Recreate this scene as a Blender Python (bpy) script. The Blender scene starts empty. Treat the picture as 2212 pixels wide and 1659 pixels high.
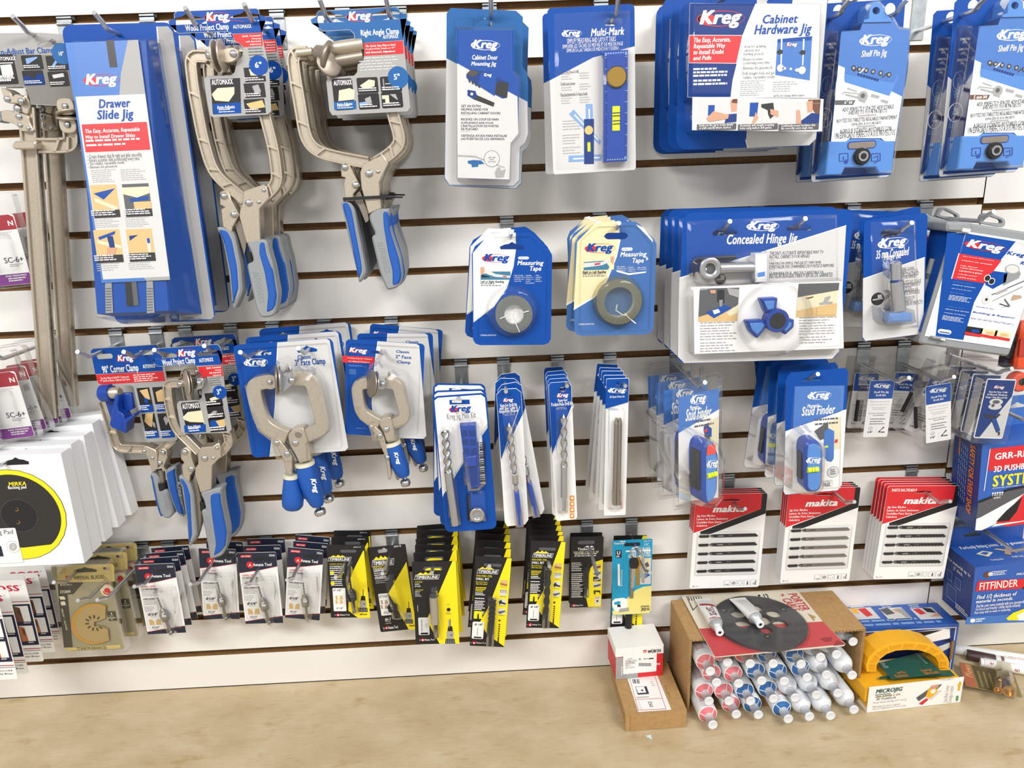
import bpy, math, random
from mathutils import Matrix, Vector
from mathutils.geometry import tessellate_polygon
random.seed(7)
S = bpy.context.scene
COL = S.collection
PI = math.pi

# ---------------------------------------------------------------- camera
F_PX = 1534.0
PITCH, YAW, ROLL = 0.272629849, 0.0259424797, 0.0371335366
CD, CZ = 1.15216721, 0.88738421           # distance of the lens from the wall face (y = 0), height over the worktop (z = 0)
_cp, _sp, _cy, _sy = math.cos(PITCH), math.sin(PITCH), math.cos(YAW), math.sin(YAW)
FW = Vector((_sy*_cp, _cy*_cp, -_sp)); RT0 = Vector((_cy, -_sy, 0)); DN0 = FW.cross(RT0)
RT = RT0*math.cos(ROLL) + DN0*math.sin(ROLL); DN = DN0*math.cos(ROLL) - RT0*math.sin(ROLL)
CAM = Vector((0, -CD, CZ))
cd = bpy.data.cameras.new('camera'); cam = bpy.data.objects.new('camera', cd); COL.objects.link(cam)
cd.sensor_width = 36.0; cd.lens = F_PX*36/2212; cd.clip_start = 0.02
mw = Matrix.Identity(4)
for i in range(3):
    mw[i][0], mw[i][1], mw[i][2], mw[i][3] = RT[i], -DN[i], -FW[i], CAM[i]
cam.matrix_world = mw
S.camera = cam

# ---------------------------------------------------------------- light and exposure
S.view_settings.view_transform = 'Standard'; S.view_settings.look = 'None'
S.view_settings.exposure = -0.14; S.view_settings.gamma = 1.0
try: S.view_settings.use_curve_mapping = False
except Exception: pass
S.cycles.max_bounces = 7; S.cycles.diffuse_bounces = 3; S.cycles.glossy_bounces = 3
S.cycles.transparent_max_bounces = 40; S.cycles.caustics_reflective = False; S.cycles.caustics_refractive = False
W = bpy.data.worlds.new('shop_light'); S.world = W; W.use_nodes = True
W.node_tree.nodes['Background'].inputs[0].default_value = (1.0, 0.97, 0.93, 1)
W.node_tree.nodes['Background'].inputs[1].default_value = 0.72
def lamp(name, loc, target, sx, sy, power, col):
    l = bpy.data.lights.new(name, 'AREA'); l.shape = 'RECTANGLE'; l.size = sx; l.size_y = sy; l.energy = power; l.color = col
    o = bpy.data.objects.new(name, l); COL.objects.link(o); o.location = loc
    o.rotation_euler = (Vector(target)-Vector(loc)).to_track_quat('-Z', 'Y').to_euler()
lamp('ceiling_strip_light', (-1.3, -2.3, 2.4), (-0.3, 0, 0.45), 1.5, 0.35, 62, (1, 0.975, 0.94))
lamp('ceiling_strip_light', (1.5, -2.1, 2.4), (0.4, 0, 0.4), 1.5, 0.35, 62, (1, 0.985, 0.965))

# ---------------------------------------------------------------- pixels -> places in the room
def ray(px, py):
    return RT*((px-1106)/F_PX) + DN*((py-829.5)/F_PX) + FW
def U(p, d):                                # point at distance d in front of the wall
    w = ray(*p); t = (CD-d)/w.y
    return CAM + w*t
def G(p, h=0.0):                            # point at height h over the worktop
    w = ray(*p); t = (h-CZ)/w.z
    return CAM + w*t
def crop(x0, y0, s): return lambda x, y: (x0+x/s, y0+y/s)
cA, cB, cC, cD, cE = crop(0,0,4.608), crop(360,0,4.096), crop(900,0,4.096), crop(1400,0,4.608), crop(1700,0,4.148)
cF, cG, cH, cI, cJ = crop(0,330,4.254), crop(360,330,4.096), crop(1000,430,5.027), crop(1400,420,4.484), crop(1810,430,5.027)
cK, cL, cM, cN, cO = crop(150,690,5.351), crop(480,690,4.739), crop(920,770,4.254), crop(1370,760,4.608), crop(1810,740,5.184)
cP, cQ, cR, cS, cT = crop(0,740,6.38), crop(0,930,5.53), crop(0,1190,5.529), crop(200,940,5.925), crop(280,1130,5.027)
cV, cW, cX, cY, cZ = crop(680,1120,5.027), crop(1000,1110,5.027), crop(1470,1030,5.53), crop(1830,1030,5.79), crop(1290,1330,6.145)
c1, c2 = crop(1450,1260,5.028), crop(1810,1280,5.502)

# ---------------------------------------------------------------- materials
MATS = {}
def lin(h):
    h = h.lstrip('#'); c = [int(h[i:i+2], 16)/255 for i in (0, 2, 4)]
    return tuple(x/12.92 if x <= 0.04045 else ((x+0.055)/1.055)**2.4 for x in c) + (1,)
def mat(name, col, rough=0.45, metal=0.0, spec=0.5, coat=0.0):
    if name in MATS: return MATS[name]
    m = bpy.data.materials.new(name); m.use_nodes = True
    b = m.node_tree.nodes['Principled BSDF']
    b.inputs['Base Color'].default_value = lin(col); b.inputs['Roughness'].default_value = rough
    b.inputs['Metallic'].default_value = metal; b.inputs['Specular IOR Level'].default_value = spec
    if coat: b.inputs['Coat Weight'].default_value = coat; b.inputs['Coat Roughness'].default_value = 0.12
    MATS[name] = m; return m
def noisy(m, scale=60, amt=0.12, bump=0.0, stretch=(1,1,1), detail=4):
    nt = m.node_tree; b = nt.nodes['Principled BSDF']; base = b.inputs['Base Color'].default_value[:]
    tc = nt.nodes.new('ShaderNodeTexCoord'); mp = nt.nodes.new('ShaderNodeMapping'); n = nt.nodes.new('ShaderNodeTexNoise')
    mp.inputs['Scale'].default_value = stretch
    n.inputs['Scale'].default_value = scale; n.inputs['Detail'].default_value = detail
    nt.links.new(tc.outputs['Object'], mp.inputs[0]); nt.links.new(mp.outputs[0], n.inputs['Vector'])
    r = nt.nodes.new('ShaderNodeValToRGB'); e = r.color_ramp.elements
    e[0].position, e[1].position = 0.3, 0.7
    e[0].color = tuple(c*(1-amt) for c in base[:3])+(1,); e[1].color = tuple(min(1, c*(1+amt)) for c in base[:3])+(1,)
    nt.links.new(n.outputs[0], r.inputs[0]); nt.links.new(r.outputs[0], b.inputs['Base Color'])
    if bump:
        bp = nt.nodes.new('ShaderNodeBump'); bp.inputs['Strength'].default_value = bump; bp.inputs['Distance'].default_value = 0.001
        nt.links.new(n.outputs[0], bp.inputs['Height']); nt.links.new(bp.outputs[0], b.inputs['Normal'])
    return m
def film(name, tint='#ffffff', milk=0.02, ior=1.28, rough=0.08, bump=0.10):
    m = bpy.data.materials.new(name); m.use_nodes = True; nt = m.node_tree; nt.nodes.clear()
    out = nt.nodes.new('ShaderNodeOutputMaterial'); mx = nt.nodes.new('ShaderNodeMixShader'); mk = nt.nodes.new('ShaderNodeMixShader')
    tr = nt.nodes.new('ShaderNodeBsdfTransparent'); gl = nt.nodes.new('ShaderNodeBsdfGlossy'); df = nt.nodes.new('ShaderNodeBsdfDiffuse'); fr = nt.nodes.new('ShaderNodeFresnel')
    tr.inputs[0].default_value = lin(tint); gl.inputs['Roughness'].default_value = rough; fr.inputs['IOR'].default_value = ior
    df.inputs[0].default_value = (0.85, 0.86, 0.88, 1); mk.inputs[0].default_value = milk
    if bump:
        tc = nt.nodes.new('ShaderNodeTexCoord'); n = nt.nodes.new('ShaderNodeTexNoise'); bp = nt.nodes.new('ShaderNodeBump')
        n.inputs['Scale'].default_value = 55; n.inputs['Detail'].default_value = 2; bp.inputs['Strength'].default_value = bump; bp.inputs['Distance'].default_value = 0.002
        nt.links.new(tc.outputs['Object'], n.inputs['Vector']); nt.links.new(n.outputs[0], bp.inputs['Height'])
        nt.links.new(bp.outputs[0], gl.inputs['Normal'])
    nt.links.new(tr.outputs[0], mk.inputs[1]); nt.links.new(df.outputs[0], mk.inputs[2])
    mn = nt.nodes.new('ShaderNodeMath'); mn.operation = 'MINIMUM'; mn.inputs[1].default_value = 0.45; nt.links.new(fr.outputs[0], mn.inputs[0]); nt.links.new(mn.outputs[0], mx.inputs[0]); nt.links.new(mk.outputs[0], mx.inputs[1]); nt.links.new(gl.outputs[0], mx.inputs[2])
    nt.links.new(mx.outputs[0], out.inputs[0]); MATS[name] = m
    return m
BLUE = mat('print_blue', '#05489f', 0.4, spec=0.3); NAVY = mat('print_navy', '#09347c', 0.4, spec=0.3); TEAL = mat('print_teal_blue', '#0e5c9e', 0.4)
INK = mat('print_indigo', '#1a2238', 0.4); WHITE = mat('print_white', '#f1f1ef', 0.45); PALE = mat('print_pale_grey', '#d3d3d2', 0.45)
GREY = mat('print_grey', '#a3a3a2', 0.45); DGREY = mat('print_dark_grey', '#54565a', 0.5); BLACK = mat('print_black', '#17171a', 0.45)
RED = mat('print_red', '#d3262e', 0.45); CRIM = mat('print_crimson', '#a51c30', 0.45); YEL = mat('print_yellow', '#f7e21b', 0.45)
CREAM = mat('print_cream', '#e2d9b8', 0.5); WOODP = mat('print_wood', '#d8b67c', 0.5); SKIN = mat('print_skin', '#cf9a7c', 0.5)
ORG = mat('print_orange', '#ef8a1d', 0.45); CYAN = mat('print_cyan', '#159ac6', 0.4); PYEL = mat('print_pale_yellow', '#ecdf86', 0.45)
PURP = mat('print_purple', '#7a2b86', 0.45); GOLD = mat('print_gold', '#d6c078', 0.35); OLIVE = mat('print_olive', '#a1997a', 0.45)
DOLIVE = mat('print_dark_olive', '#3f3c2c', 0.45); SKY = mat('print_mid_blue', '#3f74c0', 0.4); LBLUE = mat('print_light_blue', '#7fa3d6', 0.4)
BOXB = mat('carton_blue', '#2b5bb0', 0.4, coat=0.2); BOXN = mat('carton_navy', '#1f3a80', 0.4); KRAFT = noisy(mat('kraft_card', '#b08c5c', 0.8), 120, 0.1)
KRAFTD = mat('kraft_edge', '#8d6c42', 0.85); BROWN = mat('print_brown', '#6b3f2a', 0.5); PINKT = mat('tube_pink', '#e0787f', 0.35); BLUET = mat('tube_blue', '#2b68a8', 0.3)
NICKEL = noisy(mat('satin_nickel', '#c9beac', 0.36, 0.72), 300, 0.06); NICKD = mat('dark_nickel', '#9a9084', 0.4, 0.8); CHROME = mat('zinc_rod', '#d2d4d6', 0.3, 0.9)
STEEL = mat('bright_steel', '#c9cbce', 0.25, 1.0); ZINC = noisy(mat('zinc_plate', '#a8aeb2', 0.35, 0.85), 90, 0.15); GUN = mat('black_oxide', '#2c2d2f', 0.35, 0.6)
RUBG = mat('grey_rubber', '#8e9296', 0.6); RUBB = mat('blue_rubber', '#1553aa', 0.5); PLB = mat('blue_plastic', '#103f9c', 0.35); PLBL = mat('light_blue_plastic', '#4d86cf', 0.4)
PLK = mat('black_plastic', '#1b1c1e', 0.4); CASEG = mat('case_grey_plastic', '#8f9396', 0.5); PLW = mat('white_plastic', '#eceff2', 0.35); PLT = mat('translucent_white_plastic', '#dfe3e8', 0.3)
PLY = mat('yellow_plastic', '#f0b223', 0.4); PLO = mat('orange_plastic', '#e2512a', 0.4); BRASS = mat('brass', '#c9a24a', 0.25, 1.0); LEVEL = mat('level_fluid', '#d6ec27', 0.15)
LASER = mat('red_window', '#e8453c', 0.3); GREEN = mat('print_green', '#22574b', 0.45); BAKE = mat('black_bakelite', '#3a3c3e', 0.28)
FILM = film('clear_plastic'); FILMM = film('cloudy_clear_plastic', '#f3f4f6', 0.10); FILMY = film('yellowed_clear_plastic', '#f8f4e4', 0.05)

# ---------------------------------------------------------------- mesh building
_tx = {}
SHIFT = dict(reg=[(0,0)], bold=[(-.012,0), (.012,0)], imp=[(-.03,-.012), (.03,-.012), (-.03,.014), (.03,.014), (0,0)], logo=[(-.045,-.018), (.045,-.018), (-.045,.02), (.045,.02), (0,0), (0,.02)])
SHIFT['ital'] = SHIFT['imp']
SHEAR = dict(ital=0.22, logo=0.26)
def text_mesh(s, st, res):                  # heavy styles: the same letters laid over themselves a hair apart
    k = (s, st, res)
    if k not in _tx:
        c = bpy.data.curves.new('lettering', 'FONT'); c.body = s; c.resolution_u = res; c.shear = SHEAR.get(st, 0)
        if st in ('imp', 'ital', 'logo'): c.space_character = 1.06
        o = bpy.data.objects.new('lettering', c); me = o.to_mesh()
        v0 = [(q.co.x, q.co.y) for q in me.vertices]; f0 = [tuple(p.vertices) for p in me.polygons]
        o.to_mesh_clear(); bpy.data.objects.remove(o); bpy.data.curves.remove(c)
        if not v0: v0 = [(0, 0), (1, 0), (1, 1)]
        v, f = [], []
        for i, (dx, dy) in enumerate(SHIFT[st]):
            n = len(v); v += [(x+dx, y+dy, i) for x, y in v0]; f += [tuple(n+j for j in g) for g in f0]
        xs = [q[0] for q in v]; ys = [q[1] for q in v]
        _tx[k] = (v, f, min(xs), max(xs), min(ys), max(ys))
    return _tx[k]

def area2(p): return sum(p[i][0]*p[(i+1) % len(p)][1]-p[(i+1) % len(p)][0]*p[i][1] for i in range(len(p)))
def inset(p, k):                            # offset a 2-D outline inwards by k
    s = 1 if area2(p) > 0 else -1; n = len(p); out = []
    for i in range(n):
        a, b, c = Vector(p[i-1]), Vector(p[i]), Vector(p[(i+1) % n])
        e1, e2 = (b-a), (c-b)
        if e1.length < 1e-9 or e2.length < 1e-9: out.append(tuple(b)); continue
        e1.normalize(); e2.normalize()
        n1, n2 = Vector((-e1.y, e1.x))*s, Vector((-e2.y, e2.x))*s
        m = n1+n2; q = m.length_squared
        out.append(tuple(b+(m*(2*k/q) if q > 0.5 else n1*k)))
    return out
def rrect(x0, z0, x1, z1, r, n=4):
    o = []
    for cx, cz, a in ((x1-r, z1-r, 0), (x0+r, z1-r, 90), (x0+r, z0+r, 180), (x1-r, z0+r, 270)):
        for i in range(n+1):
            t = math.radians(a+90*i/n); o.append((cx+r*math.cos(t), cz+r*math.sin(t)))
    return o
def ring(cx, cz, rx, rz=None, n=24):
    rz = rz or rx
    return [(cx+rx*math.cos(2*PI*i/n), cz+rz*math.sin(2*PI*i/n)) for i in range(n)]

CH = {}
class MB:
    def __init__(s): s.v, s.f, s.mi, s.sm, s.ms = [], [], [], [], []
    def m(s, mt):
        if mt not in s.ms: s.ms.append(mt)
        return s.ms.index(mt)
    def add(s, vs, fs, mt, sm=False):
        b = len(s.v); s.v += [tuple(q) for q in vs]; k = s.m(mt)
        for f in fs: s.f.append(tuple(b+i for i in f)); s.mi.append(k); s.sm.append(sm)
        return s
    def flat(s, pts, y, mt, holes=()):      # polygon in the x-z plane at depth y
        loops = [list(pts)]+[list(h) for h in holes]; allp = [q for l in loops for q in l]
        if len(loops) == 1 and len(pts) <= 4 : fs = [tuple(range(len(pts)))]
        else: fs = tessellate_polygon([[Vector((q[0], q[1], 0)) for q in l] for l in loops])
        return s.add([(q[0], y, q[1]) for q in allp], fs, mt)
    def wall(s, pts, y0, y1, mt, sm=False, pts1=None):
        n = len(pts); p1 = pts1 or pts
        return s.add([(q[0], y0, q[1]) for q in pts]+[(q[0], y1, q[1]) for q in p1], [(i, (i+1) % n, n+(i+1) % n, n+i) for i in range(n)], mt, sm)
    def ext(s, pts, y0, y1, mt, side=None, holes=(), back=None, sm=False):   # solid plate, front at y0
        s.flat(pts, y0, mt, holes); s.flat(pts, y1, back or mt, holes); s.wall(pts, y0, y1, side or mt, sm)
        for h in holes: s.wall(h, y0, y1, side or mt)
        return s
    def bev(s, pts, y0, y1, b, mt, sm=True):   # plate with a bevelled front rim
        ip = inset(pts, b); s.flat(ip, y0, mt); s.wall(ip, y0, y0+b, mt, sm, pts); s.wall(pts, y0+b, y1, mt, sm); s.flat(pts, y1, mt); return s
    def box(s, x0, x1, y0, y1, z0, z1, mt):
        v = [(x, y, z) for x in (x0, x1) for y in (y0, y1) for z in (z0, z1)]
        return s.add(v, [(0,1,3,2), (4,6,7,5), (0,4,5,1), (2,3,7,6), (0,2,6,4), (1,5,7,3)], mt)
    def hexa(s, a, b, mt):                  # two quads joined to a closed block
        return s.add(list(a)+list(b), [(0,1,2,3), (7,6,5,4)]+[(i, 4+i, 4+(i+1) % 4, (i+1) % 4) for i in range(4)], mt)
    def tube(s, pts, r, mt, n=10, caps=True, sm=True):
        P = [Vector(p) for p in pts]; rr = r if isinstance(r, (list, tuple)) else [r]*len(P); vs = []; up = None
        for i, p in enumerate(P):
            t = (P[min(i+1, len(P)-1)]-P[max(i-1, 0)]).normalized()
            if up is None: up = t.orthogonal().normalized()
            up = (up-t*up.dot(t)).normalized(); w = t.cross(up)
            vs += [p+(up*math.cos(2*PI*k/n)+w*math.sin(2*PI*k/n))*rr[i] for k in range(n)]
        fs = [(i*n+k, i*n+(k+1) % n, (i+1)*n+(k+1) % n, (i+1)*n+k) for i in range(len(P)-1) for k in range(n)]
        s.add(vs, fs, mt, sm)
        if caps:
            L = len(P)-1
            s.add(vs[:n], [tuple(range(n))], mt); s.add(vs[L*n:], [tuple(range(n))], mt)
        return s
    def lathe(s, prof, o, ax, mt, n=24, sm=True, caps=True):   # prof: (distance along the axis, radius)
        o, ax = Vector(o), Vector(ax).normalized()
        return s.tube_prof([(o+ax*a, r) for a, r in prof], ax, mt, n, sm, caps)
    def tube_prof(s, pr, ax, mt, n, sm, caps):
        up = ax.orthogonal().normalized(); w = ax.cross(up); vs = []
        for p, r in pr: vs += [p+(up*math.cos(2*PI*k/n)+w*math.sin(2*PI*k/n))*max(r, 1e-5) for k in range(n)]
        s.add(vs, [(i*n+k, i*n+(k+1) % n, (i+1)*n+(k+1) % n, (i+1)*n+k) for i in range(len(pr)-1) for k in range(n)], mt, sm)
        if caps: s.add(vs[:n], [tuple(range(n))], mt); s.add(vs[-n:], [tuple(range(n))], mt)
        return s
    def ribbon(s, path, w, y0, y1, mt, bevel=0.0):   # flat bar along an x-z path
        P = [Vector(p) for p in path]; n = len(P); ws = w if isinstance(w, (list, tuple)) else [w]*n; L, R = [], []
        for i in range(n):
            e1 = (P[i]-P[i-1]).normalized() if i else (P[1]-P[0]).normalized()
            e2 = (P[i+1]-P[i]).normalized() if i < n-1 else e1
            m = Vector((-e1.y, e1.x))+Vector((-e2.y, e2.x)); m = m*(2/max(m.length_squared, 0.6))*ws[i]/2
            L.append(tuple(P[i]+m)); R.append(tuple(P[i]-m))
        o = L+R[::-1]
        return s.bev(o, y0, y1, bevel, mt, False) if bevel else s.ext(o, y0, y1, mt)
    def text(s, t, fn, mt, st='imp', res=2):  # fn maps (0..1, 0..1) over the lettering's box to a point
        v, f, x0, x1, y0, y1 = text_mesh(t, st, res)
        o = Vector(fn(0, 0)); nn = (Vector(fn(1, 0))-o).cross(Vector(fn(0, 1))-o).normalized()*0.00003
        return s.add([Vector(fn((x-x0)/(x1-x0+1e-9), (y-y0)/(y1-y0+1e-9)))+nn*i for x, y, i in v], f, mt)
    def build(s, name, parent=None):
        me = bpy.data.meshes.new(name); me.from_pydata(s.v, [], s.f)
        for mt in s.ms: me.materials.append(mt)
        me.polygons.foreach_set('material_index', s.mi); me.polygons.foreach_set('use_smooth', s.sm); me.update()
        o = bpy.data.objects.new(name, me); COL.objects.link(o); o.parent = parent
        if parent: CH.setdefault(parent.name, []).append(o)
        return o

ASCII_DESC = set('gjpqy,;Q')
class Card:
    """printed sheet: u runs 0..1 across, v 0..1 down; origin at the middle of the lower edge, front towards -y"""
    def __init__(s, w, h, t=0.0006, mb=None, y=None):
        s.w, s.h, s.t, s.mb = w, h, t, mb or MB(); s.y = -t if y is None else y
    def p(s, u, v): return ((u-0.5)*s.w, (1-v)*s.h)
    def pts(s, l): return [s.p(*q) for q in l]
    def rr(s, u0, v0, u1, v1, r):
        a, b = s.p(u0, v1), s.p(u1, v0); return [(q[0]/s.w+0.5, 1-q[1]/s.h) for q in rrect(a[0], a[1], b[0], b[1], r)]
    def oval(s, u, v, rx, rz=None, n=24):   # radii in metres
        x, z = s.p(u, v); return [(q[0]/s.w+0.5, 1-q[1]/s.h) for q in ring(x, z, rx, rz, n)]
    def euro(s, u, v, w=0.026, h=0.007):    # hang hole
        x, z = s.p(u, v); a = w/2; o = [(-a, 0), (-a+.001, -h/2), (a-.001, -h/2), (a, 0), (a*.62, h*.42), (a*.28, h*.55), (0, h*.95), (-a*.28, h*.55), (-a*.62, h*.42)]
        return [((x+q[0])/s.w+0.5, 1-(z+q[1])/s.h) for q in o]
    def base(s, mt, outline=None, holes=(), side=None, back=None):
        o = outline or [(0,0), (0,1), (1,1), (1,0)]
        s.mb.ext(s.pts(o), s.y, s.y+s.t, mt, side or mt, [s.pts(h) for h in holes], back); return s
    def poly(s, l, mt, L=1, holes=()): s.mb.flat(s.pts(l), s.y-L*0.00013, mt, [s.pts(h) for h in holes]); return s
    def rect(s, u0, v0, u1, v1, mt, L=1, holes=()): return s.poly([(u0,v0), (u0,v1), (u1,v1), (u1,v0)], mt, L, holes)
    def text(s, t, u0, v0, u1, v1, mt, st='imp', L=3, res=2):   # lettering fitted to the rectangle; v1 is the line's foot
        if any(c in ASCII_DESC for c in t) and not t.isupper(): v1 = v1+(v1-v0)*0.28
        f = lambda a, b: (lambda q: (q[0], s.y-L*0.00013, q[1]))(s.p(u0+(u1-u0)*a, v1+(v0-v1)*b))
        s.mb.text(t, f, mt, st, res); return s
    def vtext(s, t, u0, v0, u1, v1, mt, st='imp', L=3, res=2, down=True):  # lettering turned to read downwards
        if down: f = lambda a, b: (lambda q: (q[0], s.y-L*0.00013, q[1]))(s.p(u0+(u1-u0)*b, v0+(v1-v0)*a))
        else: f = lambda a, b: (lambda q: (q[0], s.y-L*0.00013, q[1]))(s.p(u1+(u0-u1)*b, v1+(v0-v1)*a))
        s.mb.text(t, f, mt, st, res); return s
    def lines(s, u0, v0, u1, v1, n, mt, L=2, fill=0.45, seed=0):   # print too fine to read in the photograph
        rg = random.Random(seed*131+n+int(u0*997)+int(v0*4993)); dv = (v1-v0)/n
        for i in range(n):
            u = u0; end = u1-(u1-u0)*rg.choice((0, 0.05, 0.1, 0.3, 0.2))
            while u < end-0.01*(u1-u0):
                e = min(end, u+(u1-u0)*rg.uniform(0.06, 0.2)); s.rect(u, v0+i*dv, e, v0+i*dv+dv*fill, mt, L); u = e+(u1-u0)*0.025
        return s
    def logo(s, u0, v0, u1, v1, mt=None, oval=None, L=3, t='Kreg'):
        mt = mt or WHITE; cu, cv = (u0+u1)/2, (v0+v1)/2-0.02*(v1-v0); rx, rz = (u1-u0)*0.57*s.w, (v1-v0)*0.44*s.h
        if oval:
            a = s.oval(cu, cv, rx, rz, 40); b = s.oval(cu+0.03*(u1-u0), cv, rx*0.93, rz*0.9, 40)
            for i in range(40): s.poly([a[i], a[(i+1) % 40], b[(i+1) % 40], b[i]], oval, L-1)
            if oval is RED: s.poly(s.oval(cu-0.33*(u1-u0), cv, rx*0.38, rz*0.62, 20), oval, L-1)
        return s.text(t, u0, v0, u1, v1-(v1-v0)*0.2, mt, 'logo', L)

def tray(mb, out, y0, y1, mt, rim=0.003, slope=0.002):   # vacuum-formed cover: outline (x, z), from y0 out to y1
    k = -1 if y1 < y0 else 1; a = inset(out, slope*0.6); b = inset(out, slope+rim)
    mb.wall(out, y0, y1-k*rim, mt, True, a); mb.wall(a, y1-k*rim, y1, mt, True, b); mb.flat(b, y1, mt); return mb

# ---------------------------------------------------------------- things
def thing(name, label, cat, M=None, group=None):
    o = bpy.data.objects.new(name, None); COL.objects.link(o); o.empty_display_size = 0.02
    o.matrix_world = M if isinstance(M, Matrix) else Matrix.Translation(M or (0,0,0))
    o['label'] = label; o['category'] = cat
    if group: o['group'] = group
    return o
def fit(q, d, yaw=0, tilt=0):               # four corners in the photograph + distance from the wall -> placement, width, height
    c = U((sum(p[0] for p in q)/4, sum(p[1] for p in q)/4), d)
    n = Matrix.Rotation(math.radians(yaw), 3, 'Z') @ Matrix.Rotation(math.radians(tilt), 3, 'X') @ Vector((0, -1, 0))
    P = []
    for p in q:
        w = ray(*p); P.append(CAM+w*((c-CAM).dot(n)/w.dot(n)))
    tl, tr, br, bl = P
    X = ((tr-tl)+(br-bl)).normalized(); Y = -n; Z = X.cross(Y).normalized()*1.0; X = Y.cross(Z)
    w = ((tr-tl).length+(br-bl).length)/2; h = ((tl-bl).length+(tr-br).length)/2
    c = (tl+tr+br+bl)/4-Z*h/2
    M = Matrix.Identity(4)
    for i in range(3): M[i][0], M[i][1], M[i][2], M[i][3] = X[i], Y[i], Z[i], c[i]
    return M, w, h
def dup(root, dx=0, dy=0, dz=0, roll=0, yaw=0, tilt=0, pivot=0.0, label=None):
    M = root.matrix_basis.copy(); P = Matrix.Translation((0, 0, pivot))
    R = Matrix.Rotation(math.radians(yaw), 4, 'Z') @ Matrix.Rotation(math.radians(roll), 4, 'Y') @ Matrix.Rotation(math.radians(tilt), 4, 'X')
    r = root.copy(); COL.objects.link(r); r.matrix_basis = Matrix.Translation((dx, dy, dz)) @ M @ P @ R @ P.inverted()
    if label: r['label'] = label
    for ch in CH.get(root.name, []):
        k = ch.copy(); COL.objects.link(k); k.parent = r; CH.setdefault(r.name, []).append(k)
        for g in CH.get(ch.name, []):
            g2 = g.copy(); COL.objects.link(g2); g2.parent = k; CH.setdefault(k.name, []).append(g2)
    return r
ORD = ['frontmost', 'second from the front', 'third from the front', 'fourth from the front', 'fifth from the front', 'sixth from the front']
def stack(root, what, d0, rest, pivot, group):   # the others hanging behind on the same hook
    root['label'] = what+', '+ORD[0]; root['group'] = group; n = len(rest)
    for i, e in enumerate(rest):
        d, roll, dx, dz = (list(e)+[0, 0, 0])[:4]; yaw = e[4] if len(e) > 4 else 0
        dup(root, dx=dx, dy=d0-d, dz=dz, roll=roll, yaw=yaw, pivot=pivot, label=what+', '+(ORD[i+1] if i < n-1 or n == 0 else 'rearmost'))
# ================================================================ the room
def proj(x, y, z):
    v = Vector((x, y, z))-CAM; k = v.dot(FW); return (1106+F_PX*v.dot(RT)/k, 829.5+F_PX*v.dot(DN)/k)
ROWZ = [1.14099277-i*0.0762 for i in range(-4, 15)]
def rowz(i): return ROWZ[i+4]
WALLW = noisy(mat('white_laminate', '#eceae6', 0.32, 0, 0.5), 4, 0.015)
MDF = noisy(mat('slot_fibreboard', '#8a6439', 0.7), 150, 0.14)
def slat_panel(x0, x1, dz, name):
    m = MB(); zs = [z+dz for z in ROWZ]; top = zs[0]+0.07
    edges = [top]+[e for z in zs for e in (z+0.0056, z-0.0056)]+[0.0015]
    for a, b in zip(edges[0::2], edges[1::2]):
        if a-b < 0.004: continue
        m.add([(x0,0,a), (x0,0,b), (x1,0,b), (x1,0,a)], [(0,1,2,3)], WALLW)
        for q in ((0,.0045,a,a), (0,.0045,b,b)): m.add([(x0,q[0],q[2]), (x1,q[0],q[2]), (x1,q[1],q[3]), (x0,q[1],q[3])], [(0,1,2,3)], MDF)
        for zz, s in ((a, -1), (b, 1)):      # the undercut of the T slot
            if zz in (top, 0.0015): continue
            c = zz+s*0.006
            m.add([(x0,.0045,zz), (x1,.0045,zz), (x1,.0045,c), (x0,.0045,c), (x0,.0125,c), (x1,.0125,c)], [(0,1,2,3), (3,2,5,4)], MDF)
    m.add([(x0,.0125,0), (x1,.0125,0), (x1,.0125,top), (x0,.0125,top)], [(0,1,2,3)], MDF)
    m.box(x0, x1, .0126, .019, 0, top, MDF)
    o = m.build(name); o['kind'] = 'structure'; return o
XS = (U((2129,390), 0).x+U((2006,1290), 0).x)/2
slat_panel(-1.6, XS-0.001, 0, 'wall_back')
slat_panel(XS+0.001, 1.7, -0.0095, 'wall_back')
m = MB(); m.box(-1.7, 1.8, 0.0195, 0.06, -0.95, 1.7, mat('stud_wall_paint', '#d8d4cc', 0.7)); o = m.build('wall_behind_panels'); o['kind'] = 'structure'
m = MB(); m.box(-2.2, 2.2, -2.4, 0.06, -0.97, -0.9, noisy(mat('concrete_floor', '#8c8882', 0.7), 6, 0.15)); o = m.build('floor'); o['kind'] = 'structure'

PLYW = mat('worktop_plywood', '#b9a27d', 0.55)
nt = PLYW.node_tree; b = nt.nodes['Principled BSDF']; tc = nt.nodes.new('ShaderNodeTexCoord')
def nz(scale, stretch, detail=6, rough=0.6):
    mp = nt.nodes.new('ShaderNodeMapping'); n = nt.nodes.new('ShaderNodeTexNoise'); mp.inputs['Scale'].default_value = stretch
    n.inputs['Scale'].default_value = scale; n.inputs['Detail'].default_value = detail; n.inputs['Roughness'].default_value = rough
    nt.links.new(tc.outputs['Object'], mp.inputs[0]); nt.links.new(mp.outputs[0], n.inputs['Vector']); return n.outputs[0]
def ramp(src, stops):
    r = nt.nodes.new('ShaderNodeValToRGB'); e = r.color_ramp.elements
    while len(e) < len(stops): e.new(0.5)
    for el, (p, c) in zip(e, stops): el.position = p; el.color = lin(c)
    nt.links.new(src, r.inputs[0]); return r.outputs[0]
def mixc(fac, a, c, mode='MIX'):
    x = nt.nodes.new('ShaderNodeMix'); x.data_type = 'RGBA'; x.blend_type = mode
    if isinstance(fac, float): x.inputs[0].default_value = fac
    else: nt.links.new(fac, x.inputs[0])
    nt.links.new(a, x.inputs[6]); nt.links.new(c, x.inputs[7]); return x.outputs[2]
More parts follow.
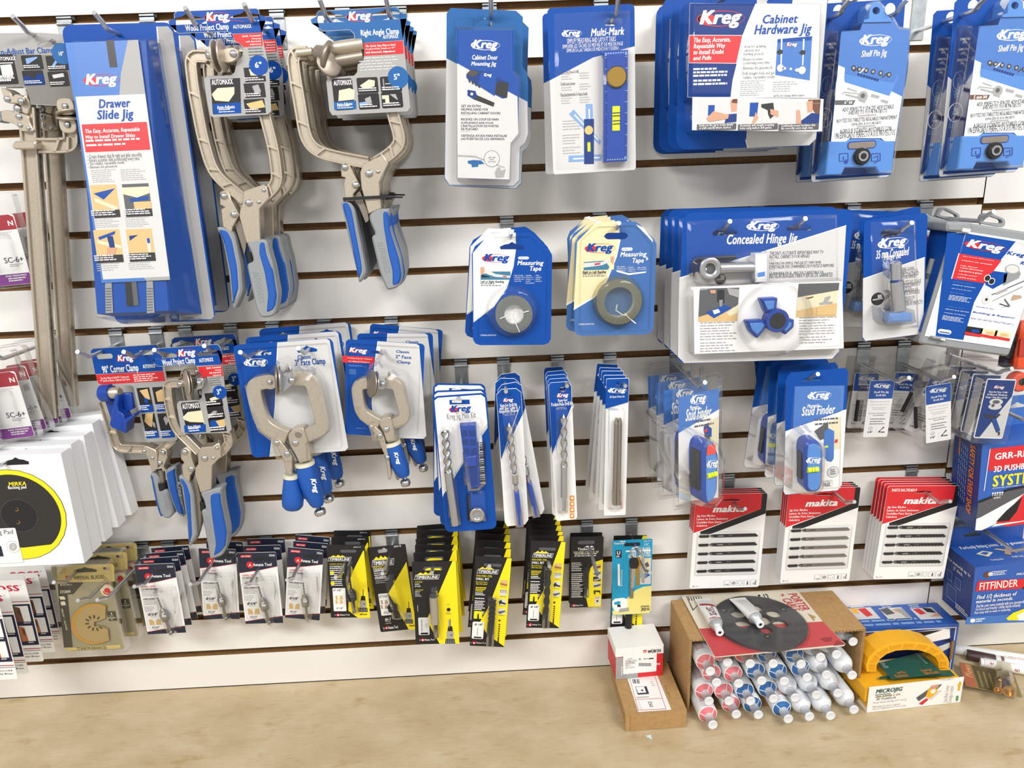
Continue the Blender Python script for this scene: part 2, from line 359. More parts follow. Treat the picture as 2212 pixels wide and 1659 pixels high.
base = ramp(nz(9, (1, 1.6, 1)), [(0.3, '#cbbda2'), (0.5, '#c0af8f'), (0.72, '#b3a07c')])
grain = ramp(nz(30, (1.0, 9, 1)), [(0.35, '#ffffff'), (0.6, '#fbf6ee'), (0.75, '#d6c7ae')])
blot = ramp(nz(16, (1, 2.2, 1)), [(0.58, '#ffffff'), (0.68, '#e9dfcc'), (0.8, '#cdb892')])
col = mixc(0.8, base, grain, 'MULTIPLY'); col = mixc(0.7, col, blot, 'MULTIPLY')
nt.links.new(col, b.inputs['Base Color'])
wt = thing('workbench', 'long worn plywood workbench running below the slotted white wall', 'workbench', (0, -0.3, 0))
m = MB(); m.box(-1.6, 1.7, -0.4, 0.2995, -0.038, 0, PLYW); m.build('worktop', wt)
m = MB(); m.box(-1.55, 1.65, -0.32, 0.2995, -0.9, -0.0385, mat('bench_panel', '#cfc6b4', 0.6)); m.build('cabinet_body', wt)

# ================================================================ display hooks
HN = 0
def hook(row, tip, L, label, bend=0.014, thick=0.0031, plate=0.046, dz=0.0):
    """tip: where the rod ends in the photograph; L: how far it stands out from the wall"""
    t = U(tip, L); z = rowz(row)+dz; M = (t.x, 0, z); zr = min(t.z-bend, z-0.012)-z; h = thing('slatwall_hook', label, 'hook', M, 'wire display hooks on the slotted wall')
    b = MB(); w = 0.0105; pz = min(zr-0.012, -plate)
    b.box(-w, w, -0.0022, -0.0004, pz, 0.0035, ZINC); b.box(-w, w, -0.0022, 0.010, -0.0005, 0.0012, ZINC)
    b.box(-w, w, 0.0085, 0.010, 0.0012, 0.0105, ZINC); b.tube([(-w, -0.003, -0.0065), (w, -0.003, -0.0065)], 0.0022, ZINC, 8); b.build('bracket', h)
    r = MB(); tz = t.z-z
    p = [(0, -0.002, zr), (0, -L+0.03, zr)]
    for k in range(1, 5): p.append((0, -L+0.03-0.012*k/4, zr+0.006*(k/4)**2*(1 if bend > 0.002 else 0)))
    p.append((0, -L, tz)); r.tube(p, thick, CHROME, 10); r.build('rod', h)
    return h
# ================================================================ tracing helpers: a pixel falls on a sheet that stands in the room
def on(M, p, y=0.0):
    Y = Vector((M[0][1], M[1][1], M[2][1])); c = Vector((M[0][3], M[1][3], M[2][3]))+Y*y
    w = ray(*p); return M.inverted() @ (CAM+w*((c-CAM).dot(Y)/w.dot(Y)))
def tr(M, cr, pts, y=0.0):
    o = []
    for q in pts:
        v = on(M, cr(*q), y); o.append((v.x, v.z))
    return o
class Sheet(Card):
    def __init__(s, M, w, h, t=0.0006, mb=None, y=None): Card.__init__(s, w, h, t, mb, y); s.M = M
    def q(s, cr, x, y):
        v = on(s.M, cr(x, y), s.y); return (v.x/s.w+0.5, 1-v.z/s.h)
    def qs(s, cr, l): return [s.q(cr, *a) for a in l]
    def T(s, t, cr, x0, y0, x1, y1, mt, st='imp', L=3, res=2):
        a, b = s.q(cr, x0, y0), s.q(cr, x1, y1); return s.text(t, a[0], a[1], b[0], b[1], mt, st, L, res)
    def VT(s, t, cr, x0, y0, x1, y1, mt, st='imp', L=3, res=2, down=True):
        a, b = s.q(cr, x0, y0), s.q(cr, x1, y1); return s.vtext(t, a[0], a[1], b[0], b[1], mt, st, L, res, down)
    def R(s, cr, x0, y0, x1, y1, mt, L=1):
        a, b = s.q(cr, x0, y0), s.q(cr, x1, y1); return s.rect(a[0], a[1], b[0], b[1], mt, L)
    def RR(s, cr, x0, y0, x1, y1, r, mt, L=1):
        a, b = s.q(cr, x0, y0), s.q(cr, x1, y1); return s.poly(s.rr(a[0], a[1], b[0], b[1], r), mt, L)
    def G(s, cr, l, mt, L=1): return s.poly(s.qs(cr, l), mt, L)
    def O(s, cr, x, y, r, mt, L=1, rz=None):    # disc, radius in metres
        a = s.q(cr, x, y); return s.poly(s.oval(a[0], a[1], r, rz), mt, L)
    def LN(s, cr, x0, y0, x1, y1, n, mt, L=2, fill=0.5):
        a, b = s.q(cr, x0, y0), s.q(cr, x1, y1); return s.lines(a[0], a[1], b[0], b[1], n, mt, L, fill)
    def LG(s, cr, x0, y0, x1, y1, mt=None, oval=None, L=3, t='Kreg'):
        a, b = s.q(cr, x0, y0), s.q(cr, x1, y1); return s.logo(a[0], a[1], b[0], b[1], mt, oval, L, t)
    def photo(s, cr, x0, y0, x1, y1, bg, bits, L=2):   # printed picture: background + shapes given in the picture's own 0..1 frame
        a, b = s.q(cr, x0, y0), s.q(cr, x1, y1); s.rect(a[0], a[1], b[0], b[1], bg, L)
        for k, (mt, l) in enumerate(bits): s.poly([(a[0]+(b[0]-a[0])*u, a[1]+(b[1]-a[1])*v) for u, v in l], mt, L+1+k)
        return s
def child(mb, name, root, Mc=None, label=None):
    o = mb.build(name, root)
    if Mc is not None: o.matrix_basis = root.matrix_basis.inverted() @ Mc
    if label: o['label'] = label
    return o
def Q(*a): return list(a)
def rrs(w, h, r, x=0.0): return rrect(-w/2+x, x, w/2-x, h-x, r)

# ================================================================ top row
# ---- drawer slide jig
M, w, h = fit(Q((137,54), (378,48), (464,692), (246,700)), 0.098)
g = thing('jig_blister_pack', 'tall', 'tool pack', M)
c = Sheet(M, w, h); hole = c.euro(0.47, 0.052, 0.03)
c.base(BLUE, c.rr(0,0,1,1,0.012), [hole], back=WHITE)
c.poly([(0.855,0.012), (0.95,0.012), (0.985,0.03), (0.985,0.985), (0.955,0.995), (0.65,0.995), (0.7,0.8)], GREY); c.poly([(.65,.995), (.64,.995), (.69,.8), (.845,.012), (.855,.012), (.7,.8)], WHITE, 2)
c.mb.build('backing_card', g)
Mi, wi, hi = fit(Q((160,92), (316,87), (352,604), (203,612)), 0.137, 0, -5)
q = Sheet(Mi, wi, hi, 0.0008); q.base(SKY)
q.poly([(0.86,0), (1,0), (1,.215), (.64,.215), (.7,.13)], GREY); q.rect(.03,.215,1,.985,PALE); q.poly([(.62,.985),(1,.985),(1,1),(.66,1)], GREY)
q.R(cA,1055,402,1170,668,PLK,2)
q.LG(cA,840,738,1180,862,WHITE,RED)
q.T('Drawer',cA,975,990,1305,1066,BLUE,'ital'); q.T('Slide Jig',cA,957,1098,1338,1178,BLUE,'ital')
q.R(cA,812,1240,1498,1490,RED,2); q.T('The Easy, Accurate, Repeatable',cA,848,1288,1396,1306,WHITE,'ital',4); q.T('Way to Install Drawer Slides',cA,850,1349,1350,1364,WHITE,'ital',4)
q.LN(cA,852,1395,1420,1460,2,WHITE,3,.4)
for i, (t, e) in enumerate((('Create drawers that fit right and glide smoothly',1305), ('Ensure accurate slide positioning every time',1285), ('Get reliable, repeatable results',1147), ('Eliminate the guesswork',1080))):
    q.T(chr(8226)+' '+t,cF,800+i*3,16+i*35,e,36+i*33,DGREY,'reg',3,1)
q.LN(cF,835,160,1080,275,7,GREY,2,.4); q.LN(cF,1105,155,1370,255,6,GREY,2,.4)
for x0, y0, x1, y1, b, bits in ((825,300,1110,590,WOODP,[(BLUE,[(.1,.25),(.95,.12),(.45,.45)]),(CREAM,[(.12,.38),(.95,.7),(.9,.8),(.1,.5)]),(BLACK,[(0,.77),(1,.77),(1,1),(0,1)])]),
        (1120,290,1405,580,DGREY,[(CREAM,[(0,.1),(1,.1),(1,.3),(.5,.42),(0,.3)]),(BLUE,[(.2,.45),(.95,.38),(.9,.5),(.25,.55)]),(WOODP,[(.35,.55),(1,.55),(1,.78),(.35,.78)]),(BLACK,[(0,.77),(1,.77),(1,1),(0,1)])]),
        (855,712,1140,1003,WOODP,[(BLUE,[(.15,.22),(.85,.05),(.8,.15),(.2,.3)]),(CREAM,[(.1,.3),(1,.5),(1,.6),(.1,.4)]),(NAVY,[(.5,.2),(.72,.2),(.75,.6),(.55,.6)]),(SKIN,[(.45,.55),(.8,.55),(.7,.77),(.4,.77)]),(BLACK,[(0,.77),(1,.77),(1,1),(0,1)])]),
        (1155,705,1435,992,WOODP,[(NAVY,[(.1,.2),(.45,.18),(.1,.35)]),(WHITE,[(.75,.3),(.9,.3),(.85,.72),(.76,.72)]),(BLUE,[(.76,.3),(.88,.3),(.87,.45),(.77,.45)]),(BLACK,[(0,.74),(1,.74),(1,1),(0,1)])])):
    q.photo(cF,x0,y0,x1,y1,b,bits); q.LN(cF,x0+12,y0+(y1-y0)*.8,x1-15,y1-12,3,WHITE,8,.5)
q.LN(cF,860,602,1100,690,6,GREY,2,.4); q.LN(cF,1150,597,1385,685,6,GREY,2,.4); q.LN(cF,885,1020,1110,1090,4,GREY,2,.4); q.LN(cF,1180,1012,1420,1075,4,GREY,2,.4)
child(q.mb, 'insert_card', g, Mi)
inv = M.inverted()
fr = [Mi @ on(Mi, p, 0.002) for p in ((161,93), (315,88), (364,671), (210,678))]; bk = [U(p, 0.099) for p in ((192,98), (346,93), (436,678), (286,690))]
b = MB(); b.hexa([inv @ v for v in fr], [inv @ v for v in bk], BLUE); b.build('jig_body', g)
def world_quad(cr, pts, M, y): return [inv @ (M @ on(M, cr(*p), y)) for p in pts]
b = MB()
for x in (965, 1345):
    b.add(world_quad(cF, [(x,1180),(x+60,1180),(x+75,1470),(x+5,1475)], Mi, 0.0005), [(0,1,2,3)], CASEG)
    for k in range(9): b.add(world_quad(cF, [(x+5,1245+k*25),(x+58,1243+k*25),(x+59,1250+k*25),(x+6,1252+k*25)], Mi, 0.0), [(0,1,2,3)], DGREY)
b.add(world_quad(cF, [(1148,1160),(1205,1160),(1230,1405),(1165,1408)], Mi, 0.0003), [(0,1,2,3)], PLK)
b.add(world_quad(cF, [(1205,1160),(1250,1160),(1275,1400),(1230,1405)], Mi, 0.0003), [(0,1,2,3)], DGREY)
b.build('depth_rails', g)
fr = [Mi @ on(Mi, p, -0.002) for p in ((156,88), (319,83), (369,677), (205,685))]; bk = [U(p, 0.0988) for p in ((185,90), (352,86), (447,690), (280,702))]
b = MB(); fl = [inv @ v for v in fr]; bl = [inv @ v for v in bk]; b.add(fl+bl, [(0,1,2,3)]+[(i, 4+i, 4+(i+1) % 4, (i+1) % 4) for i in range(4)], FILM); b.build('clear_cover', g)
stack(g, 'tall blue drawer slide jig in a clear blister pack beside the bar clamps', 0.098, [(0.031, 0.6, 0.002, 0.002)], h*.95, 'drawer slide jig packs')
hook(0, (203,27), 0.155, 'wire hook holding the drawer slide jig packs')

# ---- cabinet door mounting jig
M, w, h = fit(Q((964,17), (1133,20), (1127,402), (961,403)), 0.115)
g = thing('jig_blister_pack', '', 'tool pack', M); c = Sheet(M, w, h)
out = c.qs(cC, [(265,120),(300,70),(880,95),(940,150),(938,590),(975,640),(985,720),(985,1180),(960,1260),(915,1310),(908,1600),(860,1650),(290,1640),(245,1580),(262,600)])
c.base(TEAL, out, [c.euro(*c.q(cC, 605, 205), .022)], back=PALE); c.poly(c.qs(cC, [(263,515),(980,900),(985,1180),(960,1258),(912,1305),(905,1595),(858,1645),(292,1635),(250,1575)]), PALE)
c.mb.build('backing_card', g)
y = -0.024; k = Sheet(M, w, h, 0.0006, None, y)
k.base(BLUE, k.qs(cC, [(358,262),(860,268),(862,640),(905,690),(900,1180),(830,1265),(820,1590),(362,1575)]))
k.G(cC, [(358,560),(892,855),(900,1180),(830,1265),(820,1588),(363,1573)], PALE)
k.LG(cC,495,352,720,452,WHITE,WHITE); k.T('Cabinet Door',cC,490,486,718,530,WHITE,'ital'); k.T('Mounting Jig',cC,483,545,705,584,WHITE,'ital')
k.G(cC,[(480,615),(625,640),(815,735),(800,865),(760,872),(540,760),(440,690),(440,660)],NAVY,3); k.G(cC,[(480,615),(555,640),(500,680),(440,655)],DOLIVE,4); k.G(cC,[(715,720),(815,735),(800,865),(690,830)],BLACK,4); k.G(cC,[(570,640),(710,670),(690,850),(540,755)],BLUE,5); k.LG(cC,595,648,665,685,WHITE,None,6)
for i in range(4): k.G(cC,[(455+i*28,700+i*15),(470+i*28,708+i*15),(478+i*28,735+i*15),(463+i*28,727+i*15)],BLACK,6)
k.G(cC,[(450,795),(520,805),(530,840),(690,910),(680,945),(505,880),(450,845)],BLACK,3); k.G(cC,[(450,795),(520,805),(535,850),(510,882),(450,845)],NAVY,4); k.O(cC,488,832,.0018,WHITE,5)
for t, y0, e in (('GET AN EXTRA',927,570),('HELPING HAND FOR',957,632),('INSTALLING CABINET DOORS',990,742),('RECEVEZ UN COUP DE MAIN',1045,725),('SUPPL'+chr(201)+'MENTAIRE POUR',1074,680),("L'INSTALLATION DE PORTES",1103,725),('DE PLACARD',1131,543),('OBTENGA AYUDA PARA INSTALAR',1190,800),('LAS PUERTAS DE LOS ARMARIOS',1218,777)):
    k.T(t,cC,393,y0,e,y0+22,INK,'bold')
for y0 in (1020,1163): k.R(cC,393,y0,472,y0+4,GREY,2)
k.G(cC,[(450,1425),(500,1415),(570,1420),(600,1450),(545,1455),(545,1475),(490,1480),(485,1455),(455,1445)],TEAL,3)
k.O(cC,665,1405,.0108,DGREY,2); k.O(cC,665,1405,.0102,PALE,3)
for t, y0 in (('LEFT AND',1388),('RIGHT',1406),('DOORS',1425)): k.T(t,cC,635 if t[0]!='R' else 645,y0,700 if t[0]!='R' else 685,y0+12,DGREY,'bold',4,1)
k.G(cC,[(360,1370),(520,1380),(780,1480),(780,1490),(520,1395),(360,1385)],GREY,2); k.G(cC,[(420,1340),(540,1350),(540,1375),(430,1375)],PALE,3); k.G(cC,[(715,1480),(740,1480),(745,1510),(790,1495),(770,1570),(700,1575),(690,1530)],GREY,2)
child(k.mb,'insert_card',g)
b = MB(); tray(b, tr(M, cC, [(345,240),(870,245),(872,625),(925,680),(925,1190),(845,1275),(838,1600),(350,1590)], -0.012), -0.001, y-0.0015, FILM, .004); 
b.wall(c.pts(c.qs(cC,[(335,160),(500,160),(500,250),(335,250)])), -.001, -.004, FILM); b.build('clear_cover', g)
stack(g, 'pack with a cabinet door mounting jig printed on blue over white', .115, [(.07, 1.5, .010, -.003)], h*.9, 'cabinet door jig packs')
hook(0, (1060,-14), .15, 'wire hook holding the cabinet door jig packs', .02)

# ---- multi mark
M, w, h = fit(Q((1186,17), (1375,9), (1369,366), (1191,378)), .12)
g = thing('marking_tool_pack', '', 'tool pack', M); c = Sheet(M, w, h)
hole = c.rr(*c.q(cC,1648,165), *c.q(cC,1838,222), .0065)
c.base(BLUE, c.rr(0,0,1,1,.006), [hole], back=WHITE); c.poly([(0,.42)]+[c.q(cC,1560,510), (1,.245), (1,.985), (.985,1), (.015,1), (0,.985)], PALE)
c.LG(cC,1292,268,1452,330,WHITE,WHITE); c.T('Multi-Mark',cC,1540,255,1838,308,WHITE,'ital')
c.T('SIMPLIFY MEASURING AND LAYOUT TASKS',cC,1330,343,1763,366,WHITE,'reg',3,1); c.T('SIMPLIFIER LES T'+chr(194)+'CHES DE MESURE ET DE MISE EN PAGE',cC,1288,388,1825,402,WHITE,'reg',3,1); c.T('SIMPLIFICA LAS TAREAS DE MEDICI'+chr(211)+'N Y DISE'+chr(209)+'O',cC,1325,426,1790,440,WHITE,'reg',3,1)
for t, y0, e in (('One Tool Does It All',632,1432),('Outil tout usage',735,1403),('Una herramienta lo hace todo',828,1512)): c.T(t,cC,1270,y0-6,e,y0+14,DGREY,'bold',3,1)
for y0, n in ((655,3),(752,3),(848,4)): c.LN(cC,1278,y0,1380,y0+n*20,n,GREY,2,.4); c.LN(cC,1440,y0-10,1545,y0+n*20-10,n,GREY,2,.4)
for y0, n in ((1070,4),(1195,4),(1305,3)): c.LN(cC,1290,y0,1450,y0+n*22,n,GREY,2,.35)
c.G(cC,[(1495,920),(1555,920),(1560,1055),(1497,1055)],LBLUE,3); c.G(cC,[(1520,965),(1532,965),(1534,1050),(1522,1050)],WHITE,4)
c.G(cC,[(1390,968),(1630,1250),(1620,1285),(1348,1010)],LBLUE,3); c.G(cC,[(1400,1010),(1610,1235),(1605,1245),(1392,1020)],WHITE,4)
c.G(cC,[(1345,1378),(1640,1365),(1640,1420),(1345,1435)],LBLUE,3); c.G(cC,[(1385,1400),(1620,1388),(1620,1400),(1385,1412)],WHITE,4)
c.G(cC,[(1480,1055),(1568,1052),(1568,1450),(1482,1452)],NAVY,5); c.O(cC,1523,1152,.0058,GOLD,6); c.R(cC,1510,1260,1538,1340,LEVEL,6)
c.mb.build('backing_card', g)
b = MB(); o = tr(M, cC, [(1655,455),(1870,440),(1862,1425),(1655,1435)], -.012); b.ext(o, -.012, -.0015, PLB); oi = inset(o, .004); b.ext(oi, -.0135, -.012, PLB)
for k in range(10):
    z = o[0][1]+(o[3][1]-o[0][1])*(k+.6)/10
    for x in (o[0][0]+.0012, o[1][0]-.0052): b.box(x, x+.004, -.0128, -.0121, z, z+.0009, LBLUE)
for k in range(9):
    x = o[0][0]+(o[1][0]-o[0][0])*(k+.8)/9.6
    b.box(x-.0012, x+.0012, -.0128, -.0121, o[0][1]-.006, o[0][1]-.002, LBLUE); b.box(x-.0012, x+.0012, -.0128, -.0121, o[3][1]+.002, o[3][1]+.006, LBLUE)
sq = b.build('marking_square', g)
a = tr(M, cC, [(1768,682),(1730,890),(1810,885),(1802,1155),(1732,1155)], -.014); b = MB(); b.lathe([(0,.0135),(.003,.0135),(.0042,.0122)], (a[0][0], -.0136, a[0][1]), (0,-1,0), BRASS, 32)
b.build('thumb_screw', sq)
v = tr(M, cC, [(1732,940),(1798,938),(1797,1155),(1731,1157)], -.0136); b = MB(); b.ext(v, -.0142, -.0136, LEVEL)
for k in (.3,.42,.62,.75): z = v[0][1]+(v[3][1]-v[0][1])*k; b.box(v[0][0], v[1][0], -.0146, -.01421, z, z+.0012, BLACK)
b.build('level_vial', sq)
b = MB(); tray(b, tr(M, cC, [(1215,120),(1890,90),(1885,1490),(1240,1500)], -.002), -.001, -.005, FILM, .003); tray(b, tr(M, cC, [(1640,430),(1882,410),(1875,1445),(1640,1455)], -.012), -.005, -.018, FILM, .003); b.build('clear_cover', g)
stack(g, 'blister pack of a blue marking square with a brass thumbscrew', .12, [(.085, 1.2, -.004, .0)], h*.9, 'marking square packs')
hook(0, (1338,-16), .15, 'wire hook holding the marking square packs', .02)

# ---- cabinet hardware jig
M, w, h = fit(Q((1473,-45), (1788,-57), (1767,317), (1458,322)), .145)
g = thing('jig_blister_pack', '', 'tool pack', M); c = Sheet(M, w, h)
hs = [c.euro(*c.q(cD,760,2), .034, .01), c.euro(*c.q(cD,1310,8), .034, .01)]
c.base(BLUE, c.rr(0,0,1,1,.016), hs[:1], back=WHITE)
c.poly([c.q(cD,1085,-20), (.5,.005), (.96,.005), (.995,.04), (.995,.955), (.95,.995), c.q(cD,985,1472), c.q(cD,975,1390)], PALE, 1, [hs[1]])
c.poly([c.q(cD,985,1472), c.q(cD,965,1390), c.q(cD,975,1390), c.q(cD,995,1472)], WHITE, 2); c.mb.build('backing_card', g)
y = -.026; k = Sheet(M, w, h, .0006, None, y)
k.base(WHITE, k.qs(cD,[(415,32),(1715,42),(1680,975),(392,968)]))
k.G(cD,[(416,34),(1068,36),(985,235),(940,350),(880,640),(840,800),(820,965),(394,966)],NAVY); k.G(cD,[(410,348),(942,350),(880,634),(408,628)],WHITE,2); k.G(cD,[(412,354),(936,355),(876,628),(410,623)],RED,3)
k.LG(cD,515,105,925,275,WHITE,RED,5); k.T('Cabinet',cD,1143,148,1488,228,BLUE,'ital'); k.T('Hardware Jig',cD,1060,248,1625,332,BLUE,'ital')
for i, (t, e) in enumerate((('The Easy, Accurate,',817),('Repeatable Way',767),('to Install Knobs',752),('and Pulls',628))): k.T(t,cD,455-i*2,378+i*60,e,416+i*60,WHITE,'ital',4)
for y0, n in ((680,3),(795,2)): k.LN(cD,450,y0,785,y0+n*30,n,WHITE,3,.55)
for t, x, y0, e in ((chr(8226)+' Great for updating',935,448,1170),('cabinets and',955,487,1105),('building projects',953,523,1150),(chr(8226)+' Ensure accurate',930,575,1140),('positioning every time',950,612,1210),(chr(8226)+' Eliminate the guesswork',926,663,1237),(chr(8226)+' Drill straight holes and get',922,716,1258),('reliable, repeatable results',944,754,1260)): k.T(t,cD,x,y0,e,y0+24,DGREY,'reg',3,1)
k.LN(cD,920,805,1150,960,8,GREY,2,.4); k.LN(cD,1245,815,1480,920,5,GREY,2,.4); k.T('NOTE: 3/16" (4.5mm) drill bit required.',cD,1250,943,1555,958,DGREY,'bold',3,1)
k.G(cD,[(1288,390),(1632,360),(1608,800),(1265,745),(1272,640)],SKY,3); k.G(cD,[(1288,390),(1632,360),(1628,400),(1290,425)],BLUE,4)
for x0, x1 in ((1328,1322),(1548,1536)): k.G(cD,[(x0-8,390),(x0+8,388),(x1+6,650),(x1-6,650)],WHITE,5)
for x, y0 in ((1305,520),(1530,525)): k.G(cD,[(x-32,y0),(x,y0-28),(x+34,y0-20),(x+30,y0+15),(x,y0+24)],BLACK,6)
k.LG(cD,1378,425,1480,468,WHITE,RED,6); k.O(cD,1313,678,.0045,PALE,6); k.O(cD,1530,700,.0048,PALE,6); k.RR(cD,1335,668,1372,694,.002,WHITE,6); k.RR(cD,1405,674,1430,700,.002,WHITE,6); k.RR(cD,1460,682,1565,712,.003,WHITE,5)
child(k.mb, 'insert_card', g)
y2 = -.036; k = Sheet(M, w, h, .0006, None, y2)
k.base(WHITE, k.qs(cD,[(442,965),(1745,985),(1732,1308),(438,1295)]))
for j, x in enumerate((495,908,1315)):
    dress = [(NAVY,[(.75,.5),(1,.48),(1,.75),(.7,.78)]),(SKIN,[(.4,.38),(.8,.52),(.78,.64),(.3,.72),(.24,.6)])]
    bits = [[(PALE,[(.6,0),(1,0),(1,.8),(.6,.8)]),(BLUE,[(.27,.18),(.43,.18),(.43,.52),(.27,.52)]),(SKIN,[(.82,.03),(1,.03),(1,.4),(.86,.42)]),(BROWN,[(.88,0),(1,0),(1,.15),(.85,.12)])]+dress,
            [(PALE,[(.6,0),(1,0),(1,.8),(.6,.8)]),(BLUE,[(.27,.1),(.48,.1),(.46,.55),(.27,.55)]),(BLACK,[(.55,.16),(.85,.12),(.88,.34),(.92,.5),(.8,.65),(.74,.5),(.72,.36),(.56,.26)]),(SKIN,[(.78,.32),(1,.4),(1,.6),(.8,.5)]),(SKIN,[(.42,.4),(.5,.6),(.4,.8),(.35,.8)])],
            [(PALE,[(.45,.05),(.65,.05),(.66,.5),(.46,.5)]),(BROWN,[(.68,.02),(1,.02),(1,.65),(.85,.4)]),(SKIN,[(.66,.08),(.8,.05),(.82,.4),(.7,.44)]),(NAVY,[(.55,.7),(.8,.45),(1,.5),(1,.8),(.5,.8)]),(SKIN,[(.42,.35),(.5,.35),(.56,.8),(.44,.8)])]][j]
    k.photo(cD,x,995,x+378,1288,LBLUE if j == 9 else PALE,bits+[(DGREY,[(0,.8),(1,.8),(1,1),(0,1)])])
for j, (a, b2) in enumerate((('Easily set the jig to locate knobs','or pulls exactly where desired.'),('Accurately drill straight mounting','holes using built-in drill guides.'),('Confidently mount hardware that','fits correctly every single time.'))):
    x = (505,912,1322)[j]; k.T(a,cD,x,1236+j*2,x+338,1252+j*2,WHITE,'bold',10,1); k.T(b2,cD,x,1263+j*2,x+318,1279+j*2,WHITE,'bold',10,1)
child(k.mb, 'picture_strip', g)
b = MB(); tray(b, tr(M, cD, [(400,20),(1725,30),(1700,985),(380,985)], -.02), -.001, y-.0015, FILM, .005); tray(b, tr(M, cD, [(430,955),(1755,975),(1740,1318),(425,1305)], -.03), -.001, y2-.0015, FILM, .005, .003); b.build('clear_cover', g)
stack(g, 'large blister pack of a cabinet hardware jig with photo strip', .145, [(.095,0,.001,.002), (.05,0,-.001,.001), (.008,0,0,0)], h*.9, 'cabinet hardware jig packs')
for p, n in (((1588,-48),'left'), ((1702,-52),'right')): hook(-1, p, .175, 'wire hook through the '+n+' hole of the cabinet hardware jig packs', .014)

# ---- shelf pin jigs
def shelf_jig(q4, d, bit, bitmat, lab, grp, rest, Mset=None):
    M, w, h = fit(q4, d); g = thing('jig_blister_pack', '', 'tool pack', M); c = Sheet(M, w, h)
    cr = cE
    hs = [c.oval(*c.q(cr,462,95), .0075, None, 14), c.oval(*c.q(cr,925,80), .0075, None, 14)]
    c.base(BLUE, [(0,.02),(0,.985),(.015,1),(.94,1),(1,.975),(1,.03),(.95,0),(.04,0)], hs, back=WHITE)
    c.poly([(0,.42),(.05,.44),(.05,.985),(.97,.985),(1,.972),(.94,.9975),(.015,.9975),(0,.98)], PALE); c.mb.build('backing_card', g)
    y = -.032; k = Sheet(M, w, h, .0006, None, y)
    k.base(SKY, k.qs(cr,[(485,282),(655,270),(690,175),(955,175),(995,240),(1110,258),(1080,640),(970,1270),(870,1265),(845,1240),(560,1240),(530,1275),(392,1275),(425,950)]))
    k.G(cr,[(460,583),(520,610),(1030,865),(968,1268),(870,1263),(845,1238),(560,1238),(530,1273),(394,1273)],WHITE)
    k.LG(cr,668,315,915,412,WHITE,WHITE); k.T('Shelf Pin Jig',cr,667,455,893,500,WHITE,'ital')
    k.G(cr,[(520,605),(720,590),(1008,640),(990,710),(915,860),(515,735),(512,690)],PLBL,2); k.G(cr,[(520,605),(720,590),(1008,640),(960,740),(700,700),(520,660)],SKY,3)
    for i in range(8): k.O(cr,640+i*24,668+i*7,.0018,NAVY,4)
    for x, y0 in ((595,610),(648,622),(708,632),(770,643),(838,656),(912,670)): k.O(cr,x,y0,.0032,BLACK,5); k.O(cr,x,y0,.0018,GREY,6)
    for x, y0, mt in ((620,622,DOLIVE),(672,632,WHITE),(875,675,DOLIVE)): k.G(cr,[(x-30,y0+15),(x+20,y0-22),(x+30,y0-14),(x-20,y0+24)],mt,4)
    for a in ([(540,785),(625,815),(622,825),(538,797)],[(510,820),(650,838),(648,846),(515,832),(495,850),(488,846)],[(525,840),(650,870),(705,915),(690,925),(640,885),(520,855)],[(755,840),(830,860),(820,885),(750,868)],[(845,890),(910,905),(900,930),(838,912)]): k.G(cr,a,GREY,3)
    k.O(cr,678,865,.007,GREY,4); k.O(cr,678,858,.003,DGREY,5)
    k.G(cr,[(430,898),(612,898),(592,940),(428,940)],bitmat,3); k.T(bit,cr,510 if len(bit)<7 else 462,905,585,930,WHITE,'ital',5)
    for t, x, y0, e in (('ADD PERFECTLY SPACED ADJUSTABLE',497,965,953),('SHELVES TO YOUR PROJECTS',550,998,895),('AJOUTEZ DES TABLETTES R'+chr(201)+'GLABLES PARFAITEMENT',443,1058,983),('ESPAC'+chr(201)+'ES '+chr(192)+' VOS PROJETS',582,1098,843),('AGREGUE ESTANTES AJUSTABLES CON',475,1158,932),('UN ESPACIADO PERFECTO A SUS PROYECTOS',428,1192,967)): k.T(t,cr,x,y0,e,y0+19,INK,'bold',3,1)
    for x, y0 in ((635,1032),(625,1130)): k.R(cr,x,y0,x+165,y0+3,GREY,2)
    child(k.mb, 'insert_card', g)
    k = Sheet(M, w, h, .0006, None, -.004); k.base(NAVY, k.qs(cr,[(345,275),(470,275),(420,1290),(240,1560),(225,1560),(300,900)]) )
    for t, x, y0, e in (('COMPATIBLE',352,385,446),('WITH:',374,418,414),('COMPATIBLE',342,478,436),('AVEC :',362,514,410),('COMPATIBLE',332,574,428),('CON:',358,604,394)): k.T(t,cr,x,y0,e,y0+18,WHITE,'bold',3,1)
    k.O(cr,362,770,.009,LBLUE,2,.013); k.O(cr,362,770,.0083,NAVY,3,.0123); k.R(cr,345,745,362,800,LBLUE,4); k.R(cr,348,750,359,795,NAVY,5)
    for i, t in enumerate(('FACE FRAME','AND FRAMELESS','CABINETS')): k.T(t,cr,312+i,858+i*25,395,870+i*25,LBLUE,'reg',3,1)
    k.O(cr,338,1055,.0105,WHITE,2,.013); k.O(cr,338,1055,.0095,NAVY,3,.012); k.T('32',cr,318,1018,360,1048,WHITE,'imp',4,1); k.T('MM',cr,316,1055,362,1078,WHITE,'imp',4,1)
    for i, t in enumerate(('CONCEALED','HINGES AND','DRAWER SLIDES')): k.T(t,cr,290-i*4,1130+i*25,368-i*2,1143+i*25,LBLUE,'reg',3,1)
    child(k.mb, 'side_panel', g)
    b = MB(); fr = tr(M, cr, [(372,1268),(530,1268),(560,1245),(840,1245),(870,1265),(972,1262),(945,1552),(830,1555),(795,1500),(520,1505),(490,1568),(345,1572)], -.034); b.bev(fr, -.034, -.004, .0015, PLBL, False)
